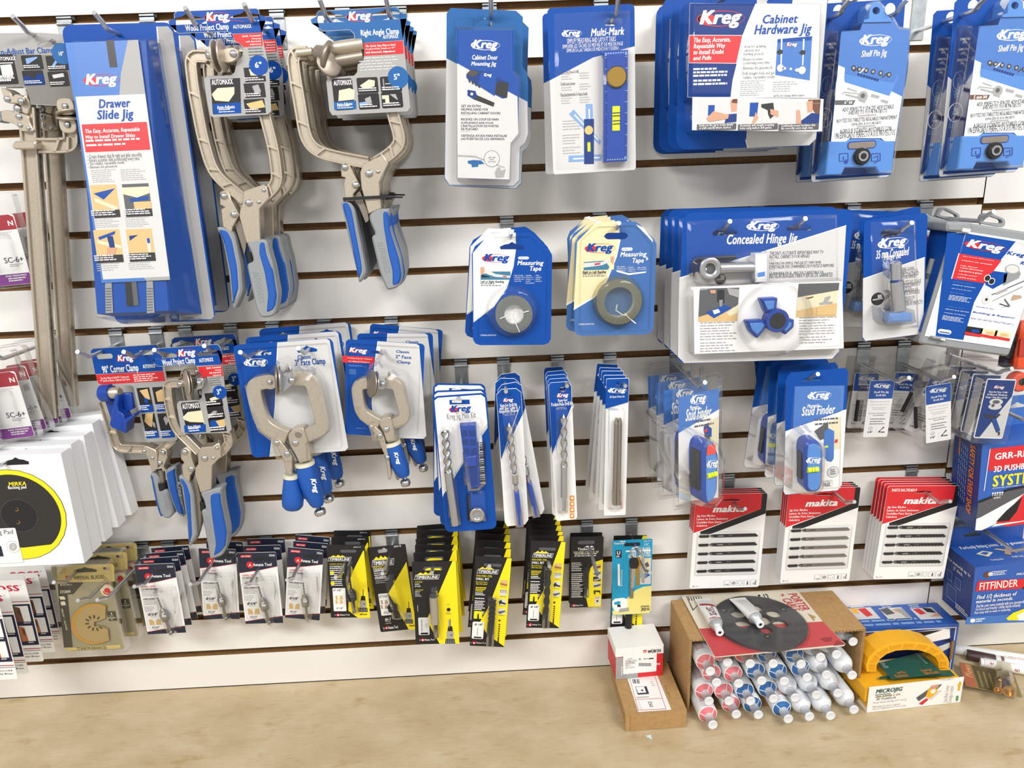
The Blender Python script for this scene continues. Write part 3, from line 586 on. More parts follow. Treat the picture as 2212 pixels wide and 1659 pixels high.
    s1 = tr(M, cr, [(545,1270),(800,1262),(796,1325),(540,1332)], -.0345); b.ext(rrect(min(p[0] for p in s1), min(p[1] for p in s1), max(p[0] for p in s1), max(p[1] for p in s1), .004), -.0347, -.0341, PLB); b.ext(rrect(min(p[0] for p in s1)+.0015, min(p[1] for p in s1)+.001, max(p[0] for p in s1)-.0015, max(p[1] for p in s1)-.0015, .003), -.0352, -.0348, NICKD)
    tp = tr(M, cr, [(690,180),(735,165),(740,70),(770,15),(830,10),(870,60),(875,120),(935,165),(940,195),(690,200)], -.034)
    hole = tr(M, cr, [(800+34*math.cos(a), 95-34*math.sin(a)) for a in [2*PI*i/14 for i in range(14)]], -.034); tb = MB(); tb.ext(tp, -.034, -.004, PLBL, None, [hole]); tb.build('hang_tab', g)
    for x in (470,758):
        e = tr(M, cr, [(x,1378),(x+78,1374),(x+78,1440),(x,1445)], -.0345)
        for i in range(4): b.tube([(e[i][0],-.0342,e[i][1]), (e[(i+1)%4][0],-.0342,e[(i+1)%4][1])], .0006, PLB, 5)
        if x == 470: b.tube([(e[0][0]+.006,-.0342,e[0][1]-.004), (e[0][0]+.006,-.0342,e[2][1]+.002)], .0008, PLB, 5); b.lathe([(0,.003),(.0006,.003)], (e[0][0]+.010,-.034,e[0][1]-.011),(0,-1,0),PLB,12)
        else: b.tube([(e[0][0]+.004,-.0342,e[0][1]-.005),(e[0][0]+.009,-.0342,e[0][1]-.003),(e[0][0]+.010,-.0342,e[0][1]-.010),(e[0][0]+.005,-.0342,e[0][1]-.013)], .0008, PLB, 5)
    jb = b.build('jig_body', g)
    o = tr(M, cr, [(668,1400)], -.036)[0]; b = MB(); b.lathe([(0,.0115),(.004,.0115),(.006,.010)], (o[0],-.034,o[1]), (0,-1,0), PLK, 24); b.lathe([(.006,.0072),(.0078,.0068)], (o[0],-.034,o[1]), (0,-1,0), STEEL, 24); b.lathe([(.0078,.0042),(.0081,.004)], (o[0],-.034,o[1]), (0,-1,0), PLK, 20); b.build('drill_bushing', jb)
    b = MB(); tray(b, tr(M, cr, [(478,268),(648,258),(680,160),(730,60),(770,5),(830,0),(880,55),(965,160),(1005,230),(1116,250),(1085,640),(952,1560),(340,1580),(365,1270)], -.033), -.001, -.0375, FILM, .003); tray(b, tr(M, cr, [(340,262),(478,268),(365,1270),(230,1575),(212,1570)], -.006), -.001, -.006, FILM, .002); b.build('clear_cover', g)
    if Mset: g.matrix_basis = Mset
    stack(g, lab, d, rest, h*.93, grp)
QS = Q((1783,8), (1965,-3), (1917,383), (1740,395))
shelf_jig(QS, .105, chr(188)+'" bit', DGREY, 'blister pack of a shelf pin jig, grey flag for the quarter inch bit', 'quarter inch shelf pin jig packs', [(.052,0,0,0)])
M2, w2, h2 = fit(Q((2062,1), (2251,-12), (2203,371), (2019,383)), .105)
shelf_jig(QS, .105, '5 mm bit', BROWN, 'blister pack of a shelf pin jig, brown flag for the five millimetre bit', 'five millimetre shelf pin jig packs', [(.065,0,-.004,-.006)], M2)
for p, n in (((1838,-3),'left hole of the quarter inch shelf pin jigs'), ((1962,-3),'right hole of the quarter inch shelf pin jigs'), ((2138,-10),'left hole of the five millimetre shelf pin jigs')): hook(0, p, .16, 'wire hook through the '+n, .012)
# ================================================================ clamps
c3, c4, c5, c6, c7, c8 = crop(560,940,9.219), crop(780,920,12.76), crop(0,150,8.73), crop(2050,680,9.217), crop(1470,1270,10.37), crop(2050,1380,11.85)
def smooth(P, r, n=5):
    P = [Vector(p) for p in P]; o = [tuple(P[0])]
    for a, b, c in zip(P, P[1:], P[2:]):
        k1 = min(r, (b-a).length*.48); k2 = min(r, (c-b).length*.48); s, e = b+(a-b).normalized()*k1, b+(c-b).normalized()*k2
        o += [tuple(s*(1-t)**2+b*2*t*(1-t)+e*t*t) for t in [i/n for i in range(n+1)]]
    return o+[tuple(P[-1])]
def rpoly(P, r, n=4):                        # closed outline with rounded corners
    P = [Vector(p) for p in P]; o = []
    for i in range(len(P)):
        a, b, c = P[i-1], P[i], P[(i+1) % len(P)]; k1 = min(r, (b-a).length*.45); k2 = min(r, (c-b).length*.45)
        s, e = b+(a-b).normalized()*k1, b+(c-b).normalized()*k2
        o += [tuple(s*(1-t)**2+b*2*t*(1-t)+e*t*t) for t in [j/n for j in range(n+1)]]
    return o
def shift(P, k):
    P = [Vector(p) for p in P]; o = []
    for i in range(len(P)):
        e1 = (P[i]-P[i-1]).normalized() if i else (P[1]-P[0]).normalized(); e2 = (P[i+1]-P[i]).normalized() if i < len(P)-1 else e1
        m = Vector((-e1.y, e1.x))+Vector((-e2.y, e2.x)); o.append(tuple(P[i]+m*(k*2/max(m.length_squared, .6))))
    return o
def cframe(mb, path, w, y0, y1, mt, r=.018, cross=()):   # forged bar: thin web between two raised rims
    p = smooth(path, r); t = (y1-y0)*.28; rim = w*.17
    mb.ribbon(p, w*.9, y0+t, y1-t, mt); mb.ribbon(shift(p, w/2-rim/2), rim, y0, y1, mt, .0006); mb.ribbon(shift(p, -w/2+rim/2), rim, y0, y1, mt, .0006)
    n = len(p)
    for f in cross:
        i = min(int(f*(n-1)), n-2); a, b = Vector(p[i]), Vector(p[i+1]); q = a+(b-a)*(f*(n-1)-i); d = (b-a).normalized(); nn = Vector((-d.y, d.x))
        mb.ribbon([tuple(q+nn*w*.42+d*w*.22), tuple(q-nn*w*.42-d*w*.22)], rim*.9, y0, y1, mt)
    return mb
def rivet(mb, x, z, y, r, mt=None): return mb.lathe([(0,r),(r*.35,r*.9),(r*.6,r*.55),(r*.7,0.0005)], (x,y,z), (0,-1,0), mt or STEEL, 14)
def line_text(mb, t, p0, p1, h, y, mt, st='imp'):
    a, b = Vector(p0), Vector(p1); d = b-a; n = Vector((-d.y, d.x)).normalized()*h
    f = lambda u, v: (lambda q: (q.x, y, q.y))(a+d*u+n*v)
    return mb.text(t, f, mt, st, 2)
def disc(mb, o, ax, r, t, mt, dome=0): return mb.lathe([(0,r*.93),(t*.2,r),(t*.8,r),(t,r*.9)]+([(t+dome*.5,r*.6),(t+dome,r*.1)] if dome else []), o, ax, mt, 32)

def grip(M, cr, root, outl, ins, y0, y1, txt=None, name='handle'):
    b = MB(); b.bev(rpoly(tr(M,cr,outl,y0), .006), y0, y1, .0025, RUBG)
    if txt: q = tr(M,cr,txt[1],y0); line_text(b, txt[0], q[0], q[1], .0085, y0-.0003, CASEG, 'imp')
    hd = b.build(name, root)
    b = MB(); b.bev(rpoly(tr(M,cr,ins,y0), .005), y0-.0015, y1-.002, .0022, RUBB)
    b.build('grip_insert', hd); return hd

# ---- wood project clamps, six inch
def tag_card(c, outl, cr): c.base(BLUE, outl, [], back=PALE, side=GREY); return c
M, w, h = fit(Q((375,25), (561,17), (588,248), (404,257)), .125)
g = thing('locking_clamp', '', 'clamp', M); c = Sheet(M, w, h, .001)
top = c.qs(cB, [(90,100),(820,72),(838,290),(640,300),(560,275),(100,296),(65,260),(60,125)])
oc = c.qs(cB, [(90,98),(65,120),(66,150),(85,280),(105,298),(540,278),(580,300),(600,360),(660,400),(680,430),(670,490),(625,540),(600,640),(570,665),(355,672),(330,705),(335,740),(385,1020),(410,1038),(895,1012),(925,985),(905,600),(838,290),(815,85),(790,72)])
c.base(GREY, oc, [c.euro(*c.q(cB,187,182),.05,.009), c.euro(*c.q(cB,705,158),.05,.009)], back=PALE)
hs = [c.euro(*c.q(cB,187,182),.05,.009), c.euro(*c.q(cB,705,158),.05,.009)]
c.poly(c.qs(cB, [(92,103),(70,122),(88,278),(108,293),(540,274),(585,298),(838,288),(812,88),(788,77)]), BLUE, 1, hs)
c.G(cB,[(580,302),(840,290),(852,405),(680,418),(665,400),(605,360)],RED)
c.LG(cB,340,110,560,200,WHITE,RED); c.T('Wood Project Clamp',cB,162,222,553,262,WHITE,'imp'); c.T('AUTOMAXX',cB,585,222,753,248,WHITE,'imp')
for i, t in enumerate(('Quick, Convenient','Clamping','with Automatic','Adjustment')): c.T(t,cB,(668,750,700,735)[i],312+i*25,835+i*2,321+i*25,WHITE,'ital',4,1)
c.LN(cB,720,430,870,530,4,DGREY,2,.35); c.O(cB,815,580,.0125,BLUE,4); c.T('6"',cB,778,550,845,600,WHITE,'imp',6)
c.G(cB,[(385,700),(650,690),(660,1000),(410,1010)],BLACK); c.T('AUTOMAXX',cB,395,705,590,745,WHITE,'imp'); c.G(cB,[(400,835),(450,780),(600,770),(600,830),(550,900),(430,890)],CREAM,3); c.G(cB,[(410,920),(655,905),(660,1000),(420,1012)],BLUE,3); c.T('Auto-Adjusts',cB,445,935,605,960,WHITE,'imp',5); c.LN(cB,460,968,610,1000,2,WHITE,4,.4)
for y0, a in ((600,(CREAM,[(.25,.1),(1,.3),(1,.6),(.3,.55)])),(740,(GREY,[(.4,.2),(.7,.1),(.8,.6),(.5,.8)])),(880,(WOODP,[(.1,.3),(.9,.1),(1,.6),(.3,.7)]))): c.photo(cB,680,y0,880,y0+120,BLACK,[a]); c.LN(cB,690,y0+88,870,y0+115,2,WHITE,6,.5)
c.mb.build('header_card', g)
b = MB(); F0, F1 = .0035, .0175
pa = tr(M,cB,[(350,500),(200,490),(235,800),(310,1200),(385,1470),(460,1580)],F0)+tr(M,cG,[(630,370),(690,420)],F0)
cframe(b, pa, .0155, F0, F1, NICKEL, .014, (.12,.28,.45,.62,.8)); b.build('frame_arm', g)
b = MB(); pb = tr(M,cB,[(600,490),(700,500),(790,560),(860,1000),(940,1310)],F0)+tr(M,cG,[(965,130),(975,270),(860,390),(760,450)],F0)
cframe(b, pb, .0155, F0, F1, NICKEL, .014, (.3,.5,.7,.85)); b.build('frame_arm', g)
b = MB(); b.bev(tr(M,cG,[(680,340),(860,280),(890,320),(905,400),(820,495),(830,790),(705,800),(640,560),(648,500),(672,440)],0), 0, .021, .001, NICKEL)
for x, z, r in ((727,442,.0052),(815,435,.003),(860,330,.003)): q = tr(M,cG,[(x,z)],0)[0]; rivet(b, q[0], q[1], 0, r)
b.build('body_plate', g)
b = MB(); b.bev(tr(M,cG,[(470,350),(500,335),(545,345),(570,420),(640,545),(580,660),(575,710),(495,650),(480,500),(515,480),(470,460)],-.001), -.001, .02, .001, NICKEL)
for x, z in ((510,382),(598,545)): q = tr(M,cG,[(x,z)],0)[0]; rivet(b, q[0], q[1], -.001, .005)
b.build('lever_link', g)
b = MB(); b.bev(tr(M,cG,[(600,640),(645,600),(700,740),(705,800),(690,900),(640,760)],.006), .006, .014, .0005, NICKD); b.tube([(lambda q: (q[0],.01,q[1]))(q) for q in tr(M,cG,[(735,880),(750,970)],.01)], .006, PLK, 12); b.build('toggle_bar', g)
grip(M,cG,g,[(430,653),(560,668),(598,730),(650,1000),(668,1230),(595,1400),(575,1340),(545,1050),(490,760)],[(455,672),(540,690),(580,770),(628,1010),(640,1200),(588,1350),(560,1050),(505,780)],-.001,.021)
grip(M,cG,g,[(700,800),(790,762),(885,772),(900,860),(940,1000),(985,1250),(962,1425),(925,1455),(830,1462),(790,1380),(705,985),(770,965),(740,860)],[(820,790),(868,785),(885,890),(940,1040),(975,1260),(955,1385),(880,1420),(895,1250),(862,1050),(815,890)],-.001,.021,('AUTOMAXX',((758,1050),(815,1330))))
b = MB(); q = tr(M,cB,[(465,490),(585,475)],-.006); X = (1,0,.0)
disc(b,(q[0][0]-.004,-.004,q[0][1]),(-1,0,0),.020,.0028,NICKEL,.002); b.build('jaw_pad', g)
b = MB(); disc(b,(q[0][0]+.002,-.004,q[0][1]),(1,0,0),.020,.0028,NICKEL,.003); b.build('jaw_pad', g)
b = MB(); b.bev(rpoly(tr(M,cB,[(345,435),(430,425),(445,550),(350,545)],-.004),.008), -.005, .012, .001, NICKEL); q2 = tr(M,cB,[(375,490)],-.005)[0]; rivet(b,q2[0],q2[1],-.005,.005); b.build('jaw_clevis', g)
b = MB(); b.bev(rpoly(tr(M,cB,[(480,440),(600,420),(650,455),(640,520),(590,560),(490,560)],-.004),.008), -.009, .012, .001, NICKEL); q2 = tr(M,cB,[(590,475)],-.009)[0]; rivet(b,q2[0],q2[1],-.009,.005); b.build('jaw_clevis', g)
stack(g, 'large nickel bar-arm locking clamp with blue grips, six inch tag', .125, [(.07,0,.003,.002), (.03,0,.001,.001)], h*.9, 'six inch locking clamps')
hook(0,(400,17),.155,'wire hook through the left slot of the six inch clamp tags'); hook(0,(527,9),.155,'wire hook through the right slot of the six inch clamp tags')

# ---- right angle clamps
M, w, h = fit(Q((683,22), (865,13), (888,241), (707,251)), .135)
g = thing('locking_clamp', '', 'clamp', M); c = Sheet(M, w, h, .001)
hs = [c.euro(*c.q(cB,1445,165),.05,.009), c.euro(*c.q(cB,1955,140),.05,.009)]
c.base(GREY, c.qs(cB,[(1345,95),(1325,120),(1330,180),(1345,250),(1375,278),(1620,265),(1655,300),(1665,350),(1740,400),(1750,450),(1740,540),(1690,570),(1685,640),(1660,668),(1430,690),(1412,720),(1440,980),(1465,1020),(2130,985),(2155,950),(2095,350),(2065,90),(2030,58)]), hs, back=PALE)
c.poly(c.qs(cB,[(1347,100),(1330,122),(1335,178),(1350,248),(1378,272),(1620,260),(1660,295),(1670,345),(1715,382),(2090,355),(2060,92),(2030,63)]), TEAL, 1, hs)
c.G(cB,[(1715,384),(2090,360),(2098,475),(1745,495),(1752,450),(1742,400)],RED)
c.LG(cB,1600,105,1815,195,WHITE,RED); c.T('Right Angle Clamp',cB,1715,265,2058,302,WHITE,'imp'); c.T('AUTOMAXX',cB,1912,312,2052,338,WHITE,'imp')
for i, t in enumerate(('The Quick, Easy Way to Hold','Pocket-Hole Joints at 90'+chr(176),'with Automatic Adjustment')): c.T(t,cB,1760,400+i*28,2025,406+i*28,WHITE,'ital',4,1)
c.LN(cB,1700,515,2070,625,5,PALE,2,.3); c.O(cB,2048,685,.0135,TEAL,5); c.T('5"',cB,2008,655,2065,705,WHITE,'imp',7)
c.RR(cB,1458,700,1668,970,.003,BLACK); c.T('AUTOMAXX',cB,1475,712,1640,750,WHITE,'imp'); c.G(cB,[(1525,800),(1620,780),(1665,800),(1660,880),(1520,895)],CREAM,3); c.G(cB,[(1480,905),(1675,890),(1680,965),(1485,972)],TEAL,3); c.T('Auto-Adjusts',cB,1505,912,1645,930,WHITE,'imp',5); c.LN(cB,1510,938,1650,962,2,WHITE,5,.4)
for x, y0, bits in ((1678,690,[(CREAM,[(.1,.5),(.6,.1),(.9,.2),(.85,.6),(.3,.75)])]),(1885,680,[(GREY,[(.1,.1),(.15,.1),(.15,.85),(.6,.85),(.6,.9),(.1,.9)]),(GREY,[(.2,.42),(.6,.42),(.6,.5),(.2,.5)])]),(1690,832,[(GREY,[(.3,.3),(.6,.15),(.65,.6),(.35,.7)]),(LBLUE,[(0,.55),(.4,.5),(.4,.75),(0,.8)])]),(1895,820,[(CREAM,[(.0,.15),(.35,.15),(.35,.7),(.15,.7),(.15,.4),(0,.4)]),(GREY,[(.4,.1),(.7,.1),(.8,.5),(.75,.5)])])):
    c.RR(cB,x,y0,x+200,y0+130,.002,BLACK); c.photo(cB,x+8,y0+6,x+192,y0+124,BLACK,bits); c.LN(cB,x+20,y0+92,x+180,y0+120,2,WHITE,7,.5)
c.mb.build('header_card', g)
b = MB(); pa = tr(M,cB,[(1240,465),(1110,470),(1128,650),(1180,950),(1225,1230),(1330,1345),(1560,1400),(1780,1440)],F0); cframe(b, pa, .0165, F0, F1, NICKEL, .022, (.1,.3,.5,.75)); b.build('frame_arm', g)
b = MB(); pb = tr(M,cB,[(1760,520),(1940,560),(1990,990),(2075,1250),(1990,1350),(1850,1440)],F0); cframe(b, pb, .0165, F0, F1, NICKEL, .02, (.45,.65,.85)); b.build('frame_arm', g)
b = MB(); b.bev(tr(M,cG,[(1735,100),(1890,25),(1900,0),(1960,90),(1880,260),(1900,490),(1785,540),(1720,300),(1712,180)],0), 0, .021, .001, NICKEL)
for x, z, r in ((1790,182,.0055),(1870,165,.003)): q = tr(M,cG,[(x,z)],0)[0]; rivet(b, q[0], q[1], 0, r)
b.build('body_plate', g)
b = MB(); b.bev(tr(M,cG,[(1540,120),(1580,85),(1618,110),(1650,180),(1710,290),(1650,365),(1660,420),(1580,430),(1565,270),(1580,220),(1545,210)],-.001), -.001, .02, .001, NICKEL)
for x, z in ((1578,128),(1672,285)): q = tr(M,cG,[(x,z)],0)[0]; rivet(b, q[0], q[1], -.001, .005)
b.build('lever_link', g)
b = MB(); b.bev(tr(M,cG,[(1640,400),(1710,340),(1780,520),(1790,600),(1760,620),(1700,480)],.006), .006, .014, .0005, NICKD); b.tube([(lambda q: (q[0],.01,q[1]))(q) for q in tr(M,cG,[(1825,610),(1840,725)],.01)], .006, PLK, 12); b.build('toggle_bar', g)
grip(M,cG,g,[(1533,428),(1600,418),(1655,480),(1695,700),(1745,950),(1765,1065),(1702,1165),(1688,1080),(1610,760),(1560,520)],[(1550,440),(1605,435),(1640,500),(1680,720),(1725,960),(1735,1050),(1700,1120),(1640,830),(1590,600)],-.001,.021)
grip(M,cG,g,[(1790,545),(1880,492),(1950,498),(1985,482),(1955,570),(1985,700),(2062,920),(2085,1100),(2055,1190),(1950,1222),(1885,1060),(1810,740),(1850,725),(1795,600)],[(1910,520),(1955,512),(1980,700),(2055,930),(2080,1090),(2055,1165),(1995,1182),(1995,1050),(1955,880),(1915,640)],-.001,.021,('AUTOMAXX',((1855,790),(1935,1070))))
b = MB(); q = [(p[0], -.001, p[1]) for p in tr(M,cG,[(1570,392),(1900,392)],-.001)]; b.box(q[0][0], q[1][0]+.004, -.003, -.0012, q[1][2]-.002, q[1][2]+.0022, PLK); b.box(q[0][0], q[1][0]+.004, .0215, .0232, q[1][2]-.002, q[1][2]+.0022, PLK); b.box(q[0][0]-.0015, q[0][0], -.003, .0232, q[1][2]-.002, q[1][2]+.0022, PLK); b.box(q[1][0]+.004, q[1][0]+.0055, -.003, .0232, q[1][2]-.002, q[1][2]+.0022, PLK)
b.box(q[1][0]-.001, q[1][0]+.006, -.0065, -.003, q[1][2]-.0035, q[1][2]+.0035, PLK); b.tube([(q[1][0]+.006,-.005,q[1][2]), (q[1][0]+.022,-.006,q[1][2]-.001)], .0012, PLK, 6); b.build('cable_tie', g)
b = MB(); q = [Vector((p[0], -.004, p[1])) for p in tr(M,cB,[(1150,470),(1290,455),(1370,480)],-.004)]; b.tube([q[0],q[1]], .0052, NICKEL, 14); ax = q[2]-q[1]; b.lathe([(0,.004),(.004,.0095),(.014,.0115),(.0175,.019),(.0205,.0195),(.022,.017)], q[1], ax, NICKD, 28); b.build('jaw_pad', g)
b = MB(); q = [Vector((p[0], -.004, p[1])) for p in tr(M,cB,[(1430,560),(1420,640)],-.008)]; disc(b, (q[0].x,-.004,q[0].z), (.55,-.8,.2), .017, .003, NICKD, .002); b.tube([(q[1].x,.002,q[1].z),(q[1].x+.004,.008,q[1].z-.05)], .004, NICKEL, 10); b.build('jaw_pad', g)
b = MB(); q = [Vector((p[0], .004, p[1])) for p in tr(M,cB,[(1400,440),(1500,425),(1740,390)],.004)]; b.tube([q[0],q[1],q[2]], [.007,.0085,.0085], NICKEL, 16); q = [Vector((p[0], .006, p[1])) for p in tr(M,cB,[(1500,540),(1740,500)],.004)]; b.tube([q[0],q[1]], .009, NICKD, 16); b.build('jaw_post', g)
stack(g, 'nickel right angle locking clamp with cable tie, teal tag', .135, [(.1,0,.001,-.001), (.066,.5,.002,-.001), (.028,1,.003,.002)], h*.9, 'right angle clamps')
hook(0,(690,-3),.16,'wire hook through the left slot of the right angle clamp tags'); hook(0,(833,-6),.16,'wire hook through the right slot of the right angle clamp tags')

# ---- 90 degree corner clamp
M, w, h = fit(Q((193,756), (343,744), (378,953), (224,962)), .05)
g = thing('corner_clamp', 'nickel corner clamp with blue plastic jaw, hanging behind the three inch clamps', 'clamp', M); c = Sheet(M, w, h, .001)
hs = [c.rr(*c.q(cK,308,405), *c.q(cK,505,450), .0035), c.rr(*c.q(cK,800,360), *c.q(cK,980,405), .0035)]
c.base(GREY, c.qs(cK,[(270,335),(245,360),(245,390),(330,745),(375,775),(700,760),(740,780),(870,1385),(900,1412),(1205,1408),(1250,1390),(1240,1330),(1075,400),(1030,310),(1000,288)]), hs, back=PALE)
c.poly(c.qs(cK,[(272,340),(250,362),(250,390),(300,632),(1080,595),(1070,400),(1028,315),(998,293)]), BLUE, 1, hs); c.G(cK,[(301,638),(1085,598),(1110,712),(375,752),(335,740)],RED)
c.LG(cK,545,412,755,492,WHITE,RED); c.T('90'+chr(176)+' Corner Clamp',cK,370,535,805,595,WHITE,'imp'); c.T('AUTOMAXX',cK,845,522,998,556,WHITE,'imp')
c.T('The Easy Way to Hold 90'+chr(176)+' Corner and',cK,358,668,690,672,WHITE,'imp',4,1); c.T('"T" Joints in Boxes, Cabinets and Cases',cK,355,700,705,700,WHITE,'imp',4,1); c.LN(cK,735,640,1070,710,4,WHITE,3,.4)
for x, y0, bits in ((775,795,[(WOODP,[(.2,.1),(.85,.05),(.9,.5),(.55,.45),(.4,.3)]),(BLUE,[(.45,.4),(.7,.45),(.65,.65),(.4,.6)])]),(955,785,[(WOODP,[(.2,.2),(.7,.1),(1,.2),(.9,.6),(.2,.6)])]),(835,1095,[(WOODP,[(.3,.0),(.9,.0),(.6,.55),(.4,.5),(.1,.3)]),(GREY,[(.7,.3),(.9,.4),(.85,.6),(.7,.5)])]),(1015,1090,[(GREY,[(.4,.2),(.6,.1),(.8,.3),(.5,.5)])])):
    c.photo(cK,x,y0,x+205,y0+270,BLACK,bits+[(BLUE,[(0,.68),(1,.68),(1,1),(0,1)])]); c.LN(cK,x+35,y0+200,x+170,y0+255,3,WHITE,9,.5)
c.T('Auto-Adjusts',cK,882,1285,1015,1305,WHITE,'imp',12,1)
c.mb.build('header_card', g)
b = MB(); cframe(b, tr(M,cK,[(380,960),(440,1130),(500,1330),(545,1490),(680,1500),(860,1500),(960,1545)],F0), .0145, F0, F1, NICKEL, .018, (.3,.7)); b.build('frame_arm', g)
b = MB(); cframe(b, tr(M,cK,[(1200,1380),(1060,1510),(990,1560)],F0), .0145, F0, F1, NICKEL, .01, ()); b.build('frame_arm', g)
b = MB(); b.lathe([(0,.006),(.004,.0095),(.034,.0095),(.038,.007)], (lambda q: (q[0],-.004,q[1]))(tr(M,cK,[(335,865)],-.004)[0]), (1,-.15,.05), NICKEL, 20); b.build('pivot_pin', g)
b = MB(); b.lathe([(0,.0135),(.016,.0135)], (lambda q: (q[0],-.004,q[1]))(tr(M,cK,[(385,855)],-.004)[0]), (1,-.15,.05), PLB, 24)
b.bev(tr(M,cK,[(390,900),(530,900),(545,980),(500,1190),(510,1220)],.002), .002, .012, .001, PLB)
b.bev(tr(M,cK,[(560,850),(600,880),(590,960),(600,1040),(655,1075),(700,1190),(680,1290),(520,1225),(500,1190),(545,950)],-.012), -.022, .0, .001, PLB)
b.bev(tr(M,cK,[(620,850),(725,845),(760,1020),(660,1070),(640,960)],0), -.006, .002, .001, PLB); b.bev(tr(M,cK,[(650,1140),(760,1085),(785,1075),(745,1135),(700,1170),(690,1290),(660,1290)],-.02), -.03, -.004, .001, PLB); b.build('corner_jaw', g)
b = MB(); b.bev(tr(M,cS,[(620,175),(680,140),(800,190),(830,260),(840,420),(760,480),(720,350),(700,280)],0), 0, .02, .001, NICKEL)
for x, z in ((765,290),(660,205)): q = tr(M,cS,[(x,z)],0)[0]; rivet(b,q[0],q[1],0,.0035)
b.build('body_plate', g)
b = MB(); b.bev(tr(M,cS,[(860,190),(910,170),(950,210),(960,290),(910,400),(940,450),(900,470),(850,380),(830,320)],-.002), -.002, .02, .001, NICKEL)
for x, z in ((903,220),(862,352)): q = tr(M,cS,[(x,z)],-.002)[0]; rivet(b,q[0],q[1],-.002,.0045)
b.build('lever_link', g)
b = MB(); b.tube([(lambda q: (q[0],.008,q[1]))(q) for q in tr(M,cS,[(880,440),(895,600)],.008)], .0055, NICKD, 12); b.tube([(lambda q: (q[0],.008,q[1]))(q) for q in tr(M,cS,[(895,595),(900,690)],.008)], .0085, PLK, 14); b.build('adjusting_screw', g)
grip(M,cS,g,[(728,490),(790,490),(860,560),(850,690),(955,700),(1000,850),(1040,1000),(1000,1060),(930,1075),(860,1020),(810,860),(770,640)],[(735,510),(775,525),(790,640),(830,830),(870,980),(905,1050),(860,1010),(815,860),(775,650)],.0,.02,('AUTOMAXX',((905,760),(935,960))))
grip(M,cS,g,[(1070,395),(1060,470),(1100,680),(1150,880),(1180,1030),(1150,1055),(1080,1010),(1010,860),(960,680),(920,470),(990,415)],[(1055,420),(1050,480),(1085,680),(1140,900),(1170,1030),(1090,1000),(1025,850),(975,680),(940,480)],.0,.02,('Kreg',((1062,600),(1095,790))))
hook(6,(167,760),.115,'wire hook through the left slot of the corner clamp tag'); hook(6,(267,760),.11,'wire hook through the right slot of the corner clamp tag')

# ---- wood project clamps, three inch
M, w, h = fit(Q((329,756), (478,743), (500,931), (352,944)), .095)
g = thing('locking_clamp', '', 'clamp', M); c = Sheet(M, w, h, .001)
hs = [c.euro(*c.q(cK,1095,420),.038,.008), c.euro(*c.q(cK,1620,385),.038,.008)]
c.base(GREY, c.qs(cK,[(1000,335),(965,365),(965,410),(985,520),(1020,545),(1420,520),(1465,535),(1490,600),(1530,640),(1590,660),(1590,700),(1530,800),(1530,900),(1500,930),(1270,945),(1242,975),(1245,1020),(1290,1290),(1320,1322),(1840,1310),(1875,1270),(1800,800),(1760,480),(1750,330),(1715,285)]), hs, back=PALE)
c.poly(c.qs(cK,[(1002,340),(970,366),(970,408),(990,516),(1022,540),(1420,515),(1470,535),(1762,522),(1745,335),(1712,291)]), BLUE, 1, hs); c.G(cK,[(1485,548),(1764,527),(1778,655),(1560,662),(1500,620)],RED)
c.LG(cK,1245,350,1470,435,WHITE,RED); c.T('Wood Project Clamp',cK,1065,465,1460,505,WHITE,'imp'); c.T('AUTOMAXX',cK,1495,452,1668,484,WHITE,'imp')
for i, t in enumerate(('Quick, Convenient','Clamping','with Automatic','Adjustment')): c.T(t,cK,(1580,1680,1615,1655)[i],547+i*30,1755+i*2,557+i*30,WHITE,'ital',4,1)
c.LN(cK,1615,680,1780,770,4,DGREY,2,.3); c.O(cK,1740,840,.0105,BLUE,5); c.T('3"',cK,1700,805,1765,862,WHITE,'imp',7)
c.RR(cK,1285,965,1570,1300,.003,BLACK); c.T('AUTOMAXX',cK,1298,975,1508,1022,WHITE,'imp'); c.G(cK,[(1310,1130),(1370,1070),(1530,1050),(1560,1190),(1395,1185),(1330,1160)],CREAM,3); c.G(cK,[(1325,1225),(1575,1210),(1580,1300),(1335,1310)],BLUE,3); c.T('Auto-Adjusts',cK,1365,1225,1520,1250,WHITE,'imp',5); c.LN(cK,1375,1258,1535,1295,2,WHITE,5,.45)
for x, y0, bits in ((1560,855,[(CREAM,[(.25,.4),(.9,.2),(1,.45),(.3,.6)])]),(1582,1000,[(GREY,[(.0,.7),(.5,.3),(.6,.5),(.0,.9)]),(BLACK,[(.4,.1),(.6,.1),(.65,.4),(.4,.4)])]),(1600,1150,[(WOODP,[(.4,.2),(1,.1),(1,.6),(.3,.7)]),(BLUE,[(.1,.2),(.4,.1),(.6,.6),(.1,.6)])])):
    c.photo(cK,x,y0,x+220,y0+140,BLACK,bits); c.LN(cK,x+20,y0+95,x+205,y0+132,2,WHITE,6,.5)
c.mb.build('header_card', g)
b = MB(); cframe(b, tr(M,cK,[(1270,740),(1125,745),(1125,850),(1150,1010),(1190,1180),(1240,1290),(1350,1400),(1490,1540)],F0), .0135, F0, F1, NICKEL, .014, (.15,.35,.55,.8)); b.build('frame_arm', g)
b = MB(); cframe(b, tr(M,cK,[(1540,720),(1640,760),(1760,1200),(1830,1350),(1840,1440),(1740,1560),(1600,1590)],F0), .0135, F0, F1, NICKEL, .014, (.5,.7,.85)); b.build('frame_arm', g)
b = MB(); b.bev(tr(M,cS,[(1390,158),(1535,148),(1615,100),(1640,180),(1645,280),(1592,325),(1528,395),(1520,690),(1380,740),(1308,512),(1310,420),(1348,370),(1350,240)],0), 0, .021, .001, NICKEL)
